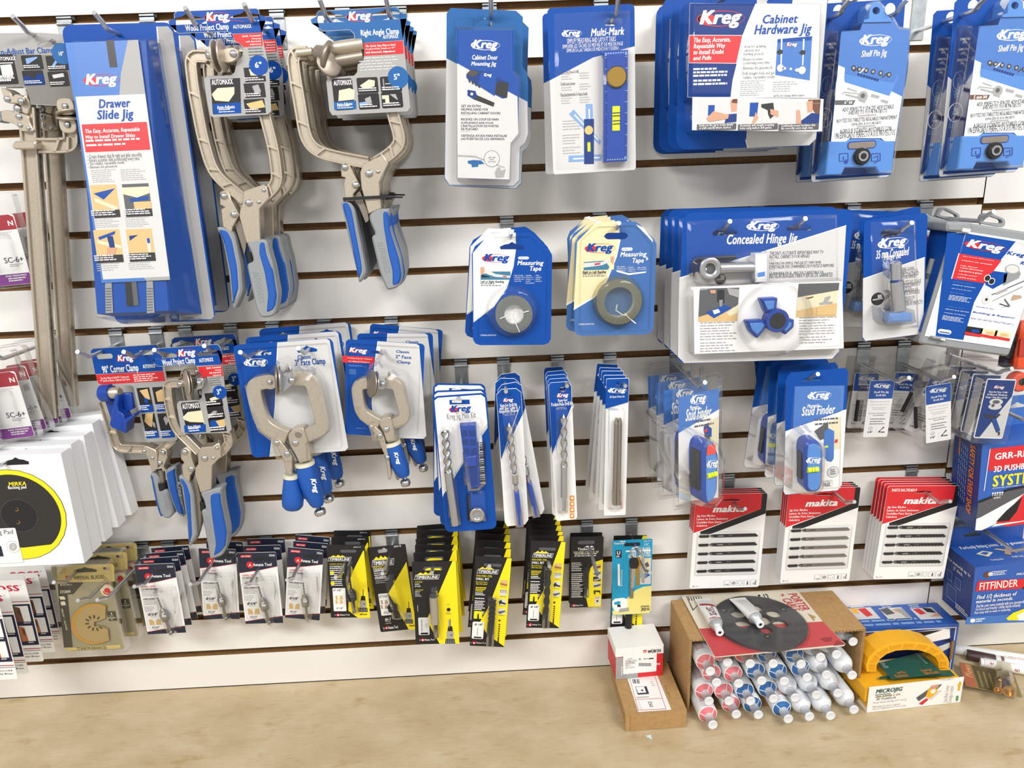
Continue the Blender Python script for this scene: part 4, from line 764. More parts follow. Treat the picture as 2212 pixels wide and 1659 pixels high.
for x, z, r in ((1435,295,.0055),(1545,292,.003),(1595,165,.003)): q = tr(M,cS,[(x,z)],0)[0]; rivet(b,q[0],q[1],0,r)
b.build('body_plate', g)
b = MB(); b.bev(tr(M,cS,[(1130,190),(1190,160),(1250,205),(1262,285),(1312,430),(1245,520),(1238,610),(1160,545),(1140,400),(1168,350),(1130,310)],-.001), -.001, .02, .001, NICKEL)
for x, z in ((1180,215),(1265,430)): q = tr(M,cS,[(x,z)],-.001)[0]; rivet(b,q[0],q[1],-.001,.005)
b.build('lever_link', g)
b = MB(); b.bev(tr(M,cS,[(1250,600),(1310,520),(1370,720),(1400,900),(1390,1150),(1340,1320),(1300,1380),(1320,1200),(1290,900)],.007), .007, .016, .001, NICKD); b.tube([(lambda q: (q[0],.01,q[1]))(q) for q in tr(M,cS,[(1415,840),(1425,960)],.01)], .0055, PLK, 12); b.build('toggle_bar', g)
grip(M,cS,g,[(1085,530),(1150,515),(1245,620),(1285,760),(1315,1100),(1332,1290),(1240,1445),(1220,1350),(1200,1100),(1130,640)],[(1110,560),(1155,545),(1215,640),(1255,770),(1270,1100),(1280,1280),(1235,1390),(1215,1100),(1155,660)],-.001,.021)
grip(M,cS,g,[(1368,745),(1450,720),(1625,672),(1665,680),(1640,740),(1652,900),(1725,1250),(1715,1420),(1662,1545),(1500,1602),(1478,1450),(1385,965),(1450,960),(1415,825)],[(1512,752),(1630,722),(1642,870),(1718,1240),(1702,1420),(1642,1500),(1545,1552),(1575,1400),(1525,1050),(1502,830)],-.001,.021,('AUTOMAXX',((1425,1030),(1490,1390))))
b = MB(); q = tr(M,cK,[(1395,730),(1490,720)],-.008); disc(b,(q[0][0],-.008,q[0][1]),(-.8,-.55,.1),.0185,.0026,NICKD,.001); disc(b,(q[0][0]-.003,-.0105,q[0][1]),(-.8,-.55,.1),.0195,.0024,NICKEL,.002); b.build('jaw_pad', g)
b = MB(); b.bev(rpoly(tr(M,cK,[(1390,690),(1500,660),(1560,690),(1550,790),(1500,810),(1400,800)],-.012),.006), -.014, .012, .001, STEEL); q2 = tr(M,cK,[(1495,735)],-.014)[0]; rivet(b,q2[0],q2[1],-.014,.005); b.build('jaw_clevis', g)
b = MB(); b.bev(rpoly(tr(M,cK,[(1245,710),(1310,700),(1330,770),(1260,785)],-.004),.005), -.004, .012, .001, NICKEL); q2 = tr(M,cK,[(1278,748)],-.004)[0]; rivet(b,q2[0],q2[1],-.004,.0045); b.build('jaw_clevis', g)
stack(g, 'nickel bar-arm locking clamp with blue grips, three inch tag', .095, [(.035,0,.003,.004)], h*.9, 'three inch locking clamps')
hook(6,(333,756),.115,'wire hook through the left slot of the three inch clamp tags'); hook(6,(441,747),.115,'wire hook through the right slot of the three inch clamp tags')

# ---- face clamps in blister packs
def knob(b, p, ax, r): return b.lathe([(0,r*.45),(.006,r*.45),(.0062,r*.8),(.009,r),(.013,r),(.016,r*.8),(.017,r*.3)], p, ax, STEEL, 20)
def sleeve(b, M, cr, path, rad, y, mt, cuff=PLW):
    q = [Vector((p[0], y, p[1])) for p in tr(M,cr,path,y)]; b.tube(q, rad, mt, 18); d = (q[0]-q[1]).normalized()
    if cuff: b.tube([q[0]-d*.001, q[0]+d*.0045], [rad[0]*1.06]*2, mat('ivory_cuff','#dcd9c4',.5), 18)
    return q
M, w, h = fit(Q((499,746), (715,730), (754,974), (549,988)), .11)
g = thing('face_clamp_pack', '', 'clamp', M); c = Sheet(M, w, h)
hs = [c.euro(*c.q(cL,385,345),.034,.007), c.euro(*c.q(cL,870,312),.03,.007)]
c.base(BLUE, c.rr(0,0,1,1,.008), hs[:1], back=WHITE); c.poly(c.qs(cL,[(565,235),(1070,197),(1100,215),(1290,1310),(1260,1345),(485,1405),(540,900),(555,480)]), PALE, 1, hs[1:])
c.G(cL,[(565,235),(572,235),(560,500),(545,900),(492,1405),(485,1405),(538,900),(552,480)],WHITE,2)
c.LG(cL,228,405,460,478,WHITE,WHITE); c.T('Classic',cL,768,365,912,400,BLUE,'imp'); c.T('3" Face Clamp',cL,740,410,1060,455,BLUE,'imp')
c.mb.build('backing_card', g)
Y0, Y1 = -.022, -.006
b = MB(); b.ribbon(smooth(tr(M,cL,[(470,640),(315,665),(325,800),(400,1070),(520,1160),(660,1215)],Y0),.016), .021, Y0, Y1, NICKEL, .001); b.build('frame_arm', g)
b = MB(); b.ribbon(smooth(tr(M,cL,[(720,605),(905,615),(950,760),(1030,1070),(1000,1140),(830,1210)],Y0),.02), .021, Y0, Y1, NICKEL, .001); b.build('frame_arm', g)
b = MB(); b.bev(rpoly(tr(M,cL,[(670,1180),(720,1130),(830,1110),(875,1270),(915,1440),(790,1480),(755,1400),(690,1290)],-.026),.004), -.026, -.004, .0012, NICKEL)
for x, z, r in ((748,1265,.0052),(780,1180,.0055)): q = tr(M,cL,[(x,z)],-.026)[0]; (rivet(b,q[0],q[1],-.026,r) if x == 748 else b.lathe([(0,r),(.0004,r*.9)],(q[0],-.026,q[1]),(0,-1,0),NICKD,18))
b.build('body_plate', g)
b = MB(); b.bev(rpoly(tr(M,c3,[(290,130),(350,85),(420,120),(640,400),(650,470),(655,810),(540,790),(510,620),(480,490)],-.028),.004), -.028, -.012, .001, NICKEL)
for x, z in ((350,152),(555,370)): q = tr(M,c3,[(x,z)],-.028)[0]; rivet(b,q[0],q[1],-.028,.0048)
b.build('lever_link', g)
b = MB(); b.bev(tr(M,c3,[(650,470),(740,520),(800,740),(690,700),(660,640)],-.02), -.02, -.014, .0005, NICKD); b.build('release_plate', g)
b = MB(); q = tr(M,c3,[(610,260),(750,510)],-.018)
pts = [(q[0][0]+(q[1][0]-q[0][0])*t/72+.0032*math.cos(t*.9), -.018+.0032*math.sin(t*.9), q[0][1]+(q[1][1]-q[0][1])*t/72) for t in range(73)]; b.tube(pts, .0007, STEEL, 5); b.build('return_spring', g)
b = MB(); q = sleeve(b, M, c3, [(910,580),(960,800),(1020,1000),(1090,1180),(1150,1340),(1165,1400)], [.0142,.0155,.0155,.0145,.0115,.009], -.016, RUBB); f0 = tr(M,c3,[(985,880),(1065,1170)],-.033); line_text(b,'Kreg',f0[0],f0[1],.0105,-.0325,WHITE,'logo'); hd = b.build('handle', g)
b = MB(); knob(b, q[-1], (.25,-.1,-1), .0092); b.build('adjusting_knob', hd)
b = MB(); sleeve(b, M, c3, [(635,830),(640,1000),(655,1150),(668,1300),(668,1400),(666,1450),(665,1485)], [.011,.0128,.0152,.0165,.0158,.0125,.004], -.02, RUBB); b.build('handle', g)
b = MB(); q = tr(M,cL,[(560,610),(620,620)],-.026); disc(b,(q[0][0]+.002,-.028,q[0][1]),(-1,-.25,.1),.0225,.0028,NICKD,.002); disc(b,(q[0][0]+.004,-.028,q[0][1]),(1,.25,-.1),.021,.0028,STEEL,.002); b.build('jaw_pads', g)
b = MB(); b.bev(rpoly(tr(M,cL,[(590,590),(640,560),(740,580),(745,650),(690,690),(640,740),(600,720)],-.03),.006), -.034, -.01, .001, STEEL); q2 = tr(M,cL,[(712,625)],-.034)[0]; rivet(b,q2[0],q2[1],-.034,.0055); q2 = tr(M,cL,[(487,642)],-.024)[0]; b.lathe([(0,.011),(.003,.011)],(q2[0],-.021,q2[1]),(0,-1,0),NICKEL,20); rivet(b,q2[0],q2[1],-.024,.0045); b.build('jaw_clevis', g)
b = MB(); tray(b, tr(M,cL,[(225,640),(330,560),(480,520),(530,440),(640,400),(760,480),(950,520),(1030,640),(1130,1080),(1080,1180),(900,1250),(910,1450),(560,1440),(500,1230),(370,1130),(300,940)],-.02), -.001, -.038, FILM, .006, .006); b.wall(inset([c.p(*p) for p in c.rr(.04,.035,.96,.965,.006)],0), -.001, -.004, FILM); b.build('clear_cover', g)
stack(g, 'three inch face clamp on blue and pale grey card', .11, [(.066,0,.004,.002), (.016,-.5,.010,.006)], h*.92, 'three inch face clamp packs')
hook(6,(519,761),.16,'wire hook through the left hole of the three inch face clamps'); hook(6,(645,752),.165,'wire hook through the right hole of the three inch face clamps')

M, w, h = fit(Q((736,733), (904,742), (923,947), (756,937)), .105)
g = thing('face_clamp_pack', '', 'clamp', M); c = Sheet(M, w, h)
hole = c.rr(*c.q(cL,1520,315), *c.q(cL,1640,352), .0035)
c.base(BLUE, c.rr(0,0,1,1,.006), [], back=WHITE); c.poly(c.qs(cL,[(1590,222),(1990,250),(2018,270),(2090,1190),(2060,1222),(1800,1215),(1560,1195),(1530,850),(1560,450)]), PALE, 1); c.G(cL,[(1590,222),(1597,222),(1567,450),(1537,850),(1567,1195),(1560,1195),(1530,850),(1558,450)],WHITE,2)
c.poly(hole, NAVY, 3); c.LG(cL,1300,285,1485,358,WHITE,RED); c.G(cL,[(1228,370),(1560,385),(1550,450),(1238,440)],RED,2); c.T('Multipurpose Clamp',cL,1285,388,1535,412,WHITE,'imp',4); c.T('for Wood Projects',cL,1290,420,1510,445,WHITE,'imp',4)
c.LN(cL,1295,465,1485,490,2,LBLUE,2,.4); c.LN(cL,1300,510,1375,570,4,LBLUE,2,.35); c.T('Classic',cL,1780,312,1917,348,BLUE,'imp'); c.T('2" Face',cL,1775,362,1935,405,BLUE,'imp'); c.T('Clamp',cL,1790,418,1928,455,BLUE,'imp'); c.T('www.kregtool.com',cL,1370,1108,1470,1118,WHITE,'reg',3,1)
c.mb.build('backing_card', g)
b = MB(); b.ribbon(smooth(tr(M,cL,[(1490,655),(1375,675),(1385,800),(1415,960),(1510,1030),(1610,1080)],Y0),.014), .0165, Y0, Y1, NICKEL, .001); b.build('frame_arm', g)
b = MB(); b.ribbon(smooth(tr(M,cL,[(1670,655),(1790,670),(1820,790),(1875,980),(1830,1050),(1720,1085)],Y0),.016), .0165, Y0, Y1, NICKEL, .001); b.build('frame_arm', g)
b = MB(); b.bev(rpoly(tr(M,cL,[(1600,1060),(1625,1020),(1720,995),(1760,1130),(1790,1245),(1685,1265),(1650,1160)],-.026),.004), -.026, -.004, .0012, NICKEL)
q = tr(M,cL,[(1680,1125)],-.026)[0]; rivet(b,q[0],q[1],-.026,.0048); b.build('body_plate', g)
b = MB(); b.bev(rpoly(tr(M,c4,[(230,30),(290,-30),(360,0),(560,180),(640,330),(680,500),(740,760),(770,900),(820,1250),(840,1420),(770,1515),(740,1430),(680,900),(520,520),(440,300)],-.028),.003), -.028, -.014, .001, NICKEL)
for x, z in ((295,20),(525,270),(725,868)): q = tr(M,c4,[(x,z)],-.028)[0]; rivet(b,q[0],q[1],-.028,.0042)
b.build('lever_link', g)
b = MB(); b.bev(rpoly(tr(M,c4,[(760,800),(800,860),(900,1080),(1000,1280),(1070,1420),(1040,1500),(980,1510),(940,1380),(860,1130),(790,950)],-.02),.004), -.02, -.012, .001, NICKD); b.build('release_lever', g)
b = MB(); q = sleeve(b, M, c4, [(860,500),(920,700),(1000,920),(1100,1150),(1160,1300),(1185,1380)], [.0128,.0135,.0135,.0128,.0105,.0085], -.016, RUBB); f0 = tr(M,c4,[(860,750),(980,1090)],-.031); line_text(b,'Kreg',f0[0],f0[1],.008,-.0305,WHITE,'logo'); hd = b.build('handle', g)
b = MB(); knob(b, q[-1], (.25,-.1,-1), .0078); b.build('adjusting_knob', hd)
b = MB(); q = tr(M,cL,[(1540,650),(1610,660)],-.026); disc(b,(q[0][0],-.03,q[0][1]),(-.85,-.5,.1),.0205,.0026,NICKD,.001); disc(b,(q[0][0]+.004,-.028,q[0][1]),(.9,.3,-.1),.0185,.0028,STEEL,.002); b.build('jaw_pads', g)
b = MB(); b.bev(rpoly(tr(M,cL,[(1570,640),(1620,610),(1680,630),(1690,690),(1640,720),(1575,715)],-.03),.005), -.033, -.01, .001, STEEL); q2 = tr(M,cL,[(1645,662)],-.033)[0]; rivet(b,q2[0],q2[1],-.033,.0048); b.build('jaw_clevis', g)
b = MB(); tray(b, tr(M,cL,[(1320,660),(1420,560),(1490,480),(1600,420),(1720,500),(1880,560),(1920,700),(1960,1000),(1900,1070),(1790,1100),(1800,1240),(1540,1240),(1490,1080),(1400,1010),(1350,860)],-.02), -.001, -.038, FILM, .006, .006); b.wall([c.p(*p) for p in c.rr(.04,.035,.96,.965,.006)], -.001, -.004, FILM); b.build('clear_cover', g)
stack(g, 'two inch face clamp on card with a red stripe', .105, [(.06,-4,.010,.003), (.014,1.5,.022,.004)], h*.9, 'two inch face clamp packs')
hook(6,(818,753),.15,'wire hook holding the two inch face clamp packs')

# ---- bar clamps at the left edge
M, w, h = fit(Q((-60,78), (152,70), (166,232), (-36,240)), .085)
g = thing('bar_clamp', '', 'clamp', M); c = Sheet(M, w, h, .001)
hs = [c.euro(*c.q(cA,535,438),.045,.007)]
c.base(GREY, c.qs(cA,[(-250,345),(0,330),(400,325),(690,345),(760,1000),(640,1020),(600,1055),(310,1040),(290,960),(270,890),(220,860),(-190,870)]), hs, back=PALE); c.mb.ms[0] = GREY
c.poly(c.qs(cA,[(-200,540),(0,545),(700,545),(755,998),(640,1012),(598,1048),(312,1034),(292,955),(272,885),(222,852),(-190,862)]), mat('tag_warm_grey','#7d7a74',.45))
c.T('Auto-Adjust Bar Clamp',cA,-100,490,545,528,BLUE,'bold'); c.O(cA,620,535,.0135,TEAL,5); c.T('10"',cA,585,515,640,555,WHITE,'imp',7)
for x0, y0, x1, y1, bits in ((-80,545,190,835,[(PALE,[(.28,.35),(.85,.33),(.86,.7),(.28,.72)]),(WHITE,[(.1,.27),(.95,.27),(.95,.3),(.1,.3)])]),(205,552,440,690,[(LBLUE,[(.2,.2),(.8,.1),(.8,.2),(.3,.6),(.2,.6)])]),(450,558,690,700,[(LBLUE,[(.2,.7),(.5,.2),(.6,.3),(.3,.8)])]),(215,705,455,845,[(NAVY,[(0,.4),(1,.2),(1,1),(0,1)]),(BLACK,[(.3,.2),(.6,.1),(.65,.5),(.35,.55)])]),(470,715,700,858,[(PALE,[(.2,.2),(.8,.1),(.82,.35),(.25,.45)])])):
    c.RR(cA,x0,y0,x1,y1,.002,BLACK,2); c.photo(cA,x0+5,y0+5,x1-5,y1-5,BLACK,bits,3); c.LN(cA,x0+30,y0+(y1-y0)*.72,x1-30,y1-10,2,WHITE,8,.5)
c.T('AUTOMAXX',cA,-40,570,165,602,WHITE,'imp',9); c.T('Auto-Adjusts',cA,-40,765,152,785,WHITE,'imp',9)
c.mb.build('header_card', g)
b = MB(); bt = tr(M,c5,[(520,1180)],.006)[0]; e = tr(M,cP,[(670,1035)],.006)[0]; t0 = tr(M,c5,[(500,700)],.006)[0]
def ibar(b, a, e, w2, y0, y1, mt):
    b.ribbon([a,e], w2, y0+.0035, y1-.0035, mt); b.ribbon(shift([a,e], w2/2-.0018), .0036, y0, y1, mt, .0005); b.ribbon(shift([a,e], -w2/2+.0018), .0036, y0, y1, mt, .0005)
ibar(b, t0, e, .0225, .004, .017, NICKEL); b.build('bar', g)
b = MB(); b.bev(rpoly(tr(M,c5,[(20,770),(150,760),(250,790),(530,860),(555,1000),(590,1090),(635,1140),(625,1175),(400,1170),(330,1090),(260,1020),(20,970)],0),.004), 0, .02, .001, NICKEL)
for x, z, r in ((360,890,.0046),(382,1050,.0036),(535,1110,.003)): q = tr(M,c5,[(x,z)],0)[0]; rivet(b,q[0],q[1],0,r)
b.build('body_plate', g)
b = MB(); b.bev(rpoly(tr(M,c5,[(0,340),(60,345),(190,420),(230,520),(290,450),(440,510),(470,600),(440,665),(330,640),(150,640),(90,590)],-.003),.004), -.003, .02, .001, NICKEL)
for x, z in ((137,560),(400,600)): q = tr(M,c5,[(x,z)],-.003)[0]; rivet(b,q[0],q[1],-.003,.0048)
b.build('lever_link', g)
b = MB(); b.bev(rpoly(tr(M,c5,[(360,690),(430,520),(500,400),(530,480),(520,560),(585,660),(520,860),(380,800)],.003),.003), .003, .016, .001, NICKEL); q = tr(M,c5,[(335,740)],.003)[0]; rivet(b,q[0],q[1],.003,.006); b.build('jaw_link', g)
b = MB(); cframe(b, tr(M,c5,[(700,1435),(900,1435),(1180,1435),(1330,1400),(1330,1250),(1300,1090)],.002), .0205, .001, .018, NICKEL, .02, (.3,.55)); b.build('jaw_arm', g)
b = MB(); b.bev(rpoly(tr(M,c5,[(225,1445),(285,1350),(660,1345),(690,1400),(690,1510),(280,1510)],-.008),.003), -.010, .022, .002, NICKEL); b.build('sliding_head', g)
for a, zc, s in (((1245,700),(1240,800),1), ((1290,1045),(1250,930),-1)):
    b = MB(); q = tr(M,c5,[a,zc],-.002); b.bev(rpoly([(q[0][0]-.012,q[0][1]-.011),(q[0][0]+.012,q[0][1]-.011),(q[0][0]+.012,q[0][1]+.011),(q[0][0]-.012,q[0][1]+.011)],.010), -.004, .016, .001, NICKEL); rivet(b,q[0][0],q[0][1],-.004,.0048); disc(b,(q[1][0]+.003,.006,q[1][1]),(.1,-.15,-s),.019,.003,NICKEL,.001); b.build('jaw_pad', g)
grip(M,c5,g,[(-520,760),(0,900),(20,980),(-60,1000),(-520,900)],[(-500,850),(0,985),(-60,1000),(-500,900)],-.001,.021)
stack(g, 'long nickel bar clamp with grey header tag, beside the drawer slide jigs', .085, [(.04,0,.006,.004)], h*.8, 'bar clamps at the left')
hook(0,(27,35),.125,'wire hook through the header tags of the bar clamps')
# ================================================================ second row on the right
# ---- measuring tapes
def tape_pack(q4, d, cr, hole, old, lab, grp, rest, item, reading):
    M, w, h = fit(q4, d); g = thing('measuring_tape_pack', '', 'tape pack', M); c = Sheet(M, w, h)
    out = [(.26,0),(.03,.13),(0,.17),(0,.95),(.04,.985),(.1,1),(.9,1),(.97,.98),(1,.94),(1,.19),(.97,.155),(.8,.03),(.74,0)]
    P0 = CREAM if old else WHITE; B0 = SKY if old else BLUE
    if old: P0 = mat('sun_yellowed_card','#e4d9ae',.5); B0 = mat('faded_blue_card','#3a66a8',.45)
    c.base(B0, out, [], back=WHITE, side=BLUE)
    return M, w, h, g, c, P0
M, w, h = fit(Q((1021,504), (1191,498), (1192,747), (1020,743)), .15)
OUT = [(.26,.012),(.04,.12),(.0,.185),(0,.95),(.03,.985),(.09,1),(.91,1),(.97,.985),(1,.945),(1,.2),(.965,.155),(.79,.03),(.73,.004)]
def tape_card(M, w, h, cr, old, y_title, k):
    c = Sheet(M, w, h); P0 = mat('sun_yellowed_card','#e3d8ad',.5) if old else WHITE; B0 = mat('faded_blue_card','#3d69a9',.45) if old else BLUE
    c.base(B0, OUT, [], back=WHITE, side=BLUE); return c, P0
g = thing('measuring_tape_pack', '', 'tape pack', M); c, P0 = tape_card(M,w,h,cH,False,0,0)
c.G(cH,[(290,372),(565,365),(565,560),(540,730),(470,960),(330,1160),(115,1325),(108,585)],WHITE); c.G(cH,[(565,365),(575,365),(575,560),(550,735),(478,970),(336,1172),(115,1340),(115,1325),(330,1160),(470,960),(540,730),(565,560)],PALE,2)
c.poly(c.euro(*c.q(cH,533,517),.034,.007),NAVY,4); c.LG(cH,225,595,505,697,BLUE,RED)
c.photo(cH,190,738,515,875,WHITE,[(mat('print_steel_blue','#3b7796',.45),[(.3,.35),(1,.35),(1,1),(0,1),(0,.62)]),(PALE,[(.12,.05),(.5,.55),(1,.7),(1,.85),(.5,.78),(.1,.45)]),(SKIN,[(0,0),(.12,0),(.13,.4),(.05,.6),(0,.55)]),(BLACK,[(.04,.6),(.3,.75),(.3,.8),(.04,.8)]),(RED,[(.75,.68),(.87,.7),(.87,.78),(.75,.76)])])
c.T('Left to Right Reading',cH,190,885,447,908,BLACK,'ital'); c.LN(cH,192,915,425,955,2,DGREY,2,.4)
c.RR(cH,598,625,718,655,.0025,WHITE); c.T('12 Foot 12\'',cH,612,632,703,647,DGREY,'bold',4,1); c.T('Measuring',cH,590,668,875,718,WHITE,'ital'); c.T('Tape',cH,727,728,850,780,WHITE,'ital')
for x, y0, ts in ((548,822,('High Quality','Metallic Faced','Self-Adhesive','12mm Wide')),(672,822,('Qualit'+chr(233),'Sup'+chr(233)+'rieure','Surface en','m'+chr(233)+'tal','Autoadh'+chr(233)+'sif')),(778,822,('Alta','calidad','Metal','adhesivo'))):
    for i, t in enumerate(ts): c.T(chr(8226)+' '+t,cH,x,y0+i*21,x+22+len(t)*7.2,y0+12+i*21,WHITE,'reg',3,1)
c.T('ITEM# KMS7724',cH,192,1472,362,1486,WHITE,'bold',3,1); c.mb.build('backing_card', g)
def tape_coil(g, M, cr, ctr, ro, ri, x_shift, disc_mt, old):
    o = tr(M,cr,[ctr],-.004)[0]; b = MB(); n = 40
    for r0, r1, y0, y1 in ((ri, ro, -.0135, -.0135),):
        vs = [(o[0]+r*math.cos(2*PI*i/n), y0, o[1]+r*math.sin(2*PI*i/n)) for r in (ri, ro) for i in range(n)]; b.add(vs, [(i,(i+1)%n,n+(i+1)%n,n+i) for i in range(n)], mat('coiled_tape','#7d827f',.4,.4))
    b.wall(ring(o[0],o[1],ro,ro,n), -.0135, -.001, mat('coiled_tape','#7d827f',.4,.4), True); b.wall(ring(o[0],o[1],ri,ri,n), -.0135, -.001, PALE, True)
    for k in range(1,5): r = ri+(ro-ri)*k/5; b.lathe([(0,r+.00025),(.0002,r+.0001)], (o[0],-.0135,o[1]), (0,-1,0), NICKD, 40, True, False)
    if disc_mt: b.flat(ring(o[0],o[1],ri*.995,ri*.995,n), -.004, disc_mt)
    b.build('tape_coil', g)
    b = MB()
    for p in ([(-.3,.0),(-.75,-.22)],[(.1,.35),(-.05,-.05),(.12,-.55),(.3,-.95)],[(.5,.12),(.8,.2)]) if not old else ([(-.1,-.1),(-.15,-.35),(.12,-.55),(.3,-.6)],[(.25,-.5),(.42,-.7),(.75,-.97)]):
        b.tube([(o[0]+ro*a, -.0145, o[1]+ro*q) for a, q in p], .0009, PLW, 6)
    b.build('tie_strips', g)
    b = MB(); R = ro*1.28 if not old else ro*1.04; b.lathe([(0,R+.004),(.011,R+.001),(.0145,R-.002),(.0148,R*.6),(.0148,.0005)], (o[0]+x_shift[0],-.001,o[1]+x_shift[1]), (0,-1,0), FILMY if old else FILM, 36, True, False)
    return b
b = tape_coil(g,M,cH,(552,1242),.0262,.0135,(-.002,.003),WHITE,False); b.wall([c.p(*p) for p in [(.27,.04),(.08,.14),(.06,.2),(.06,.94),(.1,.96),(.92,.96),(.945,.94),(.945,.21),(.77,.06),(.7,.035)]], -.001, -.0035, FILM); b.build('clear_cover', g)
stack(g, 'blue and white carded measuring tape reading left to right', .15, [(.13,4,-.002,.0035), (.11,1,.001,.002), (.085,-3.5,-.004,.003)], h*.95, 'left to right measuring tapes')
hook(4,(1103,502),.168,'wire hook holding the left to right measuring tapes')
M, w, h = fit(Q((1248,481), (1419,476), (1412,722), (1235,725)), .15)
g = thing('measuring_tape_pack', '', 'tape pack', M); c, P0 = tape_card(M,w,h,cH,True,0,0)
c.G(cH,[(1440,255),(1700,240),(1700,440),(1660,620),(1560,870),(1420,1060),(1205,1180),(1240,465)],P0); c.G(cH,[(1700,440),(1712,440),(1672,625),(1570,880),(1430,1070),(1203,1205),(1205,1180),(1420,1060),(1560,870),(1660,620)],WHITE,2)
c.poly(c.rr(*c.q(cH,1535,368),*c.q(cH,1790,432),.006),NAVY,4); c.LG(cH,1342,482,1632,592,BLUE,RED)
c.photo(cH,1312,630,1640,765,P0,[(mat('print_steel_blue','#3b7796',.45),[(0,.38),(.7,.3),(.85,.8),(.8,1),(0,1)]),(PALE,[(0,.45),(.6,.4),(.95,.05),(.97,.3),(.6,.65),(0,.8)]),(SKIN,[(.88,0),(1,0),(.97,.6),(.88,.35)]),(RED,[(.36,.5),(.54,.45),(.54,.58),(.36,.63)])])
c.T('Right to Left Reading',cH,1300,780,1555,803,BLACK,'ital'); c.LN(cH,1300,812,1545,850,2,DGREY,2,.4)
c.RR(cH,1722,528,1842,560,.0025,WHITE); c.T('12 Foot 12\'',cH,1738,536,1828,550,DGREY,'bold',4,1); c.T('Measuring',cH,1708,575,1995,622,WHITE,'ital'); c.T('Tape',cH,1842,640,1962,692,WHITE,'ital')
for x, y0, ts in ((1662,728,('High Quality','Metallic Faced','Self-Adhesive')),(1785,732,('Qualit'+chr(233),'Sup'+chr(233)+'rieure','Surface en')),(1888,735,('Alta calidad','De superficie'))):
    for i, t in enumerate(ts): c.T(chr(8226)+' '+t,cH,x,y0+i*21,x+20+len(t)*6.6,y0+12+i*21,WHITE,'reg',3,1)
c.G(cH,[(1665,770),(1800,805),(1990,785),(1985,800),(1800,825),(1670,790)],WHITE,4); c.G(cH,[(1430,250),(1500,240),(1490,262),(1440,266)],WHITE,4); c.G(cH,[(1880,275),(1960,310),(2060,440),(2062,470),(2000,400),(1900,300)],WHITE,4); c.G(cH,[(1990,620),(2012,650),(1990,670)],WHITE,4)
c.T('ITEM# KMS7723',cH,1258,1352,1425,1366,WHITE,'bold',3,1); c.mb.build('backing_card', g)
b = tape_coil(g,M,cH,(1685,1108),.0318,.0212,(0,0),None,True); b.wall([c.p(*p) for p in [(.27,.04),(.08,.14),(.06,.2),(.06,.94),(.1,.96),(.92,.96),(.945,.94),(.945,.21),(.77,.06),(.7,.035)]], -.001, -.0035, FILMY); b.build('clear_cover', g)
stack(g, 'sun-faded yellowed carded measuring tape reading right to left', .15, [(.132,2.5,-.004,.001), (.10,0,-.004,.004), (.07,-3,-.003,.005)], h*.93, 'right to left measuring tapes')
hook(4,(1337,482),.168,'wire hook holding the right to left measuring tapes')

# ---- concealed hinge jig
M, w, h = fit(Q((1467,464), (1828,448), (1827,777), (1470,781)), .15)
g = thing('jig_blister_pack', '', 'tool pack', M); c = Sheet(M, w, h)
hs = [c.euro(*c.q(cI,745,365),.035,.009), c.euro(*c.q(cI,1462,318),.035,.009)]
c.base(BLUE, c.rr(0,0,1,1,.014), hs, back=WHITE); c.poly([c.q(cI,303,808), c.q(cI,1918,300), (.998,.95), (.96,.998), (.045,.998), (.003,.95)], PALE); c.G(cI,[(303,805),(1918,297),(1918,308),(303,816)],WHITE,2)
c.LG(cI,975,262,1245,358,WHITE,WHITE); c.T('Concealed Hinge Jig',cI,765,388,1442,470,WHITE,'ital')
for t, x, y0, e in (('THE EASY, ACCURATE, REPEATABLE WAY TO',1177,553,1697),('INSTALL CABINET DOOR HINGES',1177,588,1562),('UNE FA'+chr(199)+'ON SIMPLE, PR'+chr(201)+'CISE ET UNIFORME',1177,650,1672),("D'INSTALLER DES CHARNI"+chr(200)+"RES DE PORTES D'ARMOIRE",1177,678,1797),('LA MANERA F'+chr(193)+'CIL, PRECISA Y REPETIBLE DE',1177,745,1695),('INSTALAR BISAGRAS PARA PUERTAS DE GABINETES',1177,772,1785)): c.T(t,cI,x,y0,e,y0+24,INK,'reg',3,1)
for y0 in (632,722): c.R(cI,1177,y0,1228,y0+4,GREY,2)
c.O(cI,700,820,.008,INK,2); c.G(cI,[(665,818),(735,812),(735,824),(665,828)],PALE,3); c.G(cI,[(700,780),(740,785),(738,812),(702,815)],PALE,3)
c.mb.build('backing_card', g)
b = MB(); q = [Vector((p[0],-.011,p[1])) for p in tr(M,cI,[(490,738),(560,728),(690,715),(1030,708),(1060,708)],-.011)]
b.tube([q[0],q[1]], .0045, STEEL, 14); b.tube([q[2],q[3]], .0085, STEEL, 24); b.build('drill_bit_shank', g)
b = MB(); q1 = tr(M,cI,[(603,718)],-.016)[0]; b.lathe([(0,.0155),(.009,.0155),(.010,.0145),(.0101,.0075),(.004,.007)], (q1[0],-.008,q1[1]), (0,-1,0), STEEL, 32); b.lathe([(0,.007),(.0005,.0068)], (q1[0],-.0125,q1[1]), (0,-1,0), DGREY, 24); b.build('stop_collar', g)
b = MB(); q1 = [(p[0],-.006,p[1]) for p in tr(M,cI,[(425,790),(430,680),(445,635),(490,620),(848,604)],-.006)]; b.tube(q1, .0032, PLK, 6); b.build('hex_key', g)
b = MB(); b.bev(tr(M,cI,[(1035,575),(1145,568),(1150,845),(1030,850)],-.018), -.022, -.001, .002, PLT); b.bev(tr(M,cI,[(1060,760),(1130,745),(1130,790),(1062,800)],-.022), -.0228, -.022, .0003, PLBL); b.build('bit_cap', g)
y = -.019; k = Sheet(M, w, h, .0006, None, y); k.base(WHITE, k.qs(cI,[(440,898),(1880,838),(1895,1490),(448,1545)]), side=NAVY)
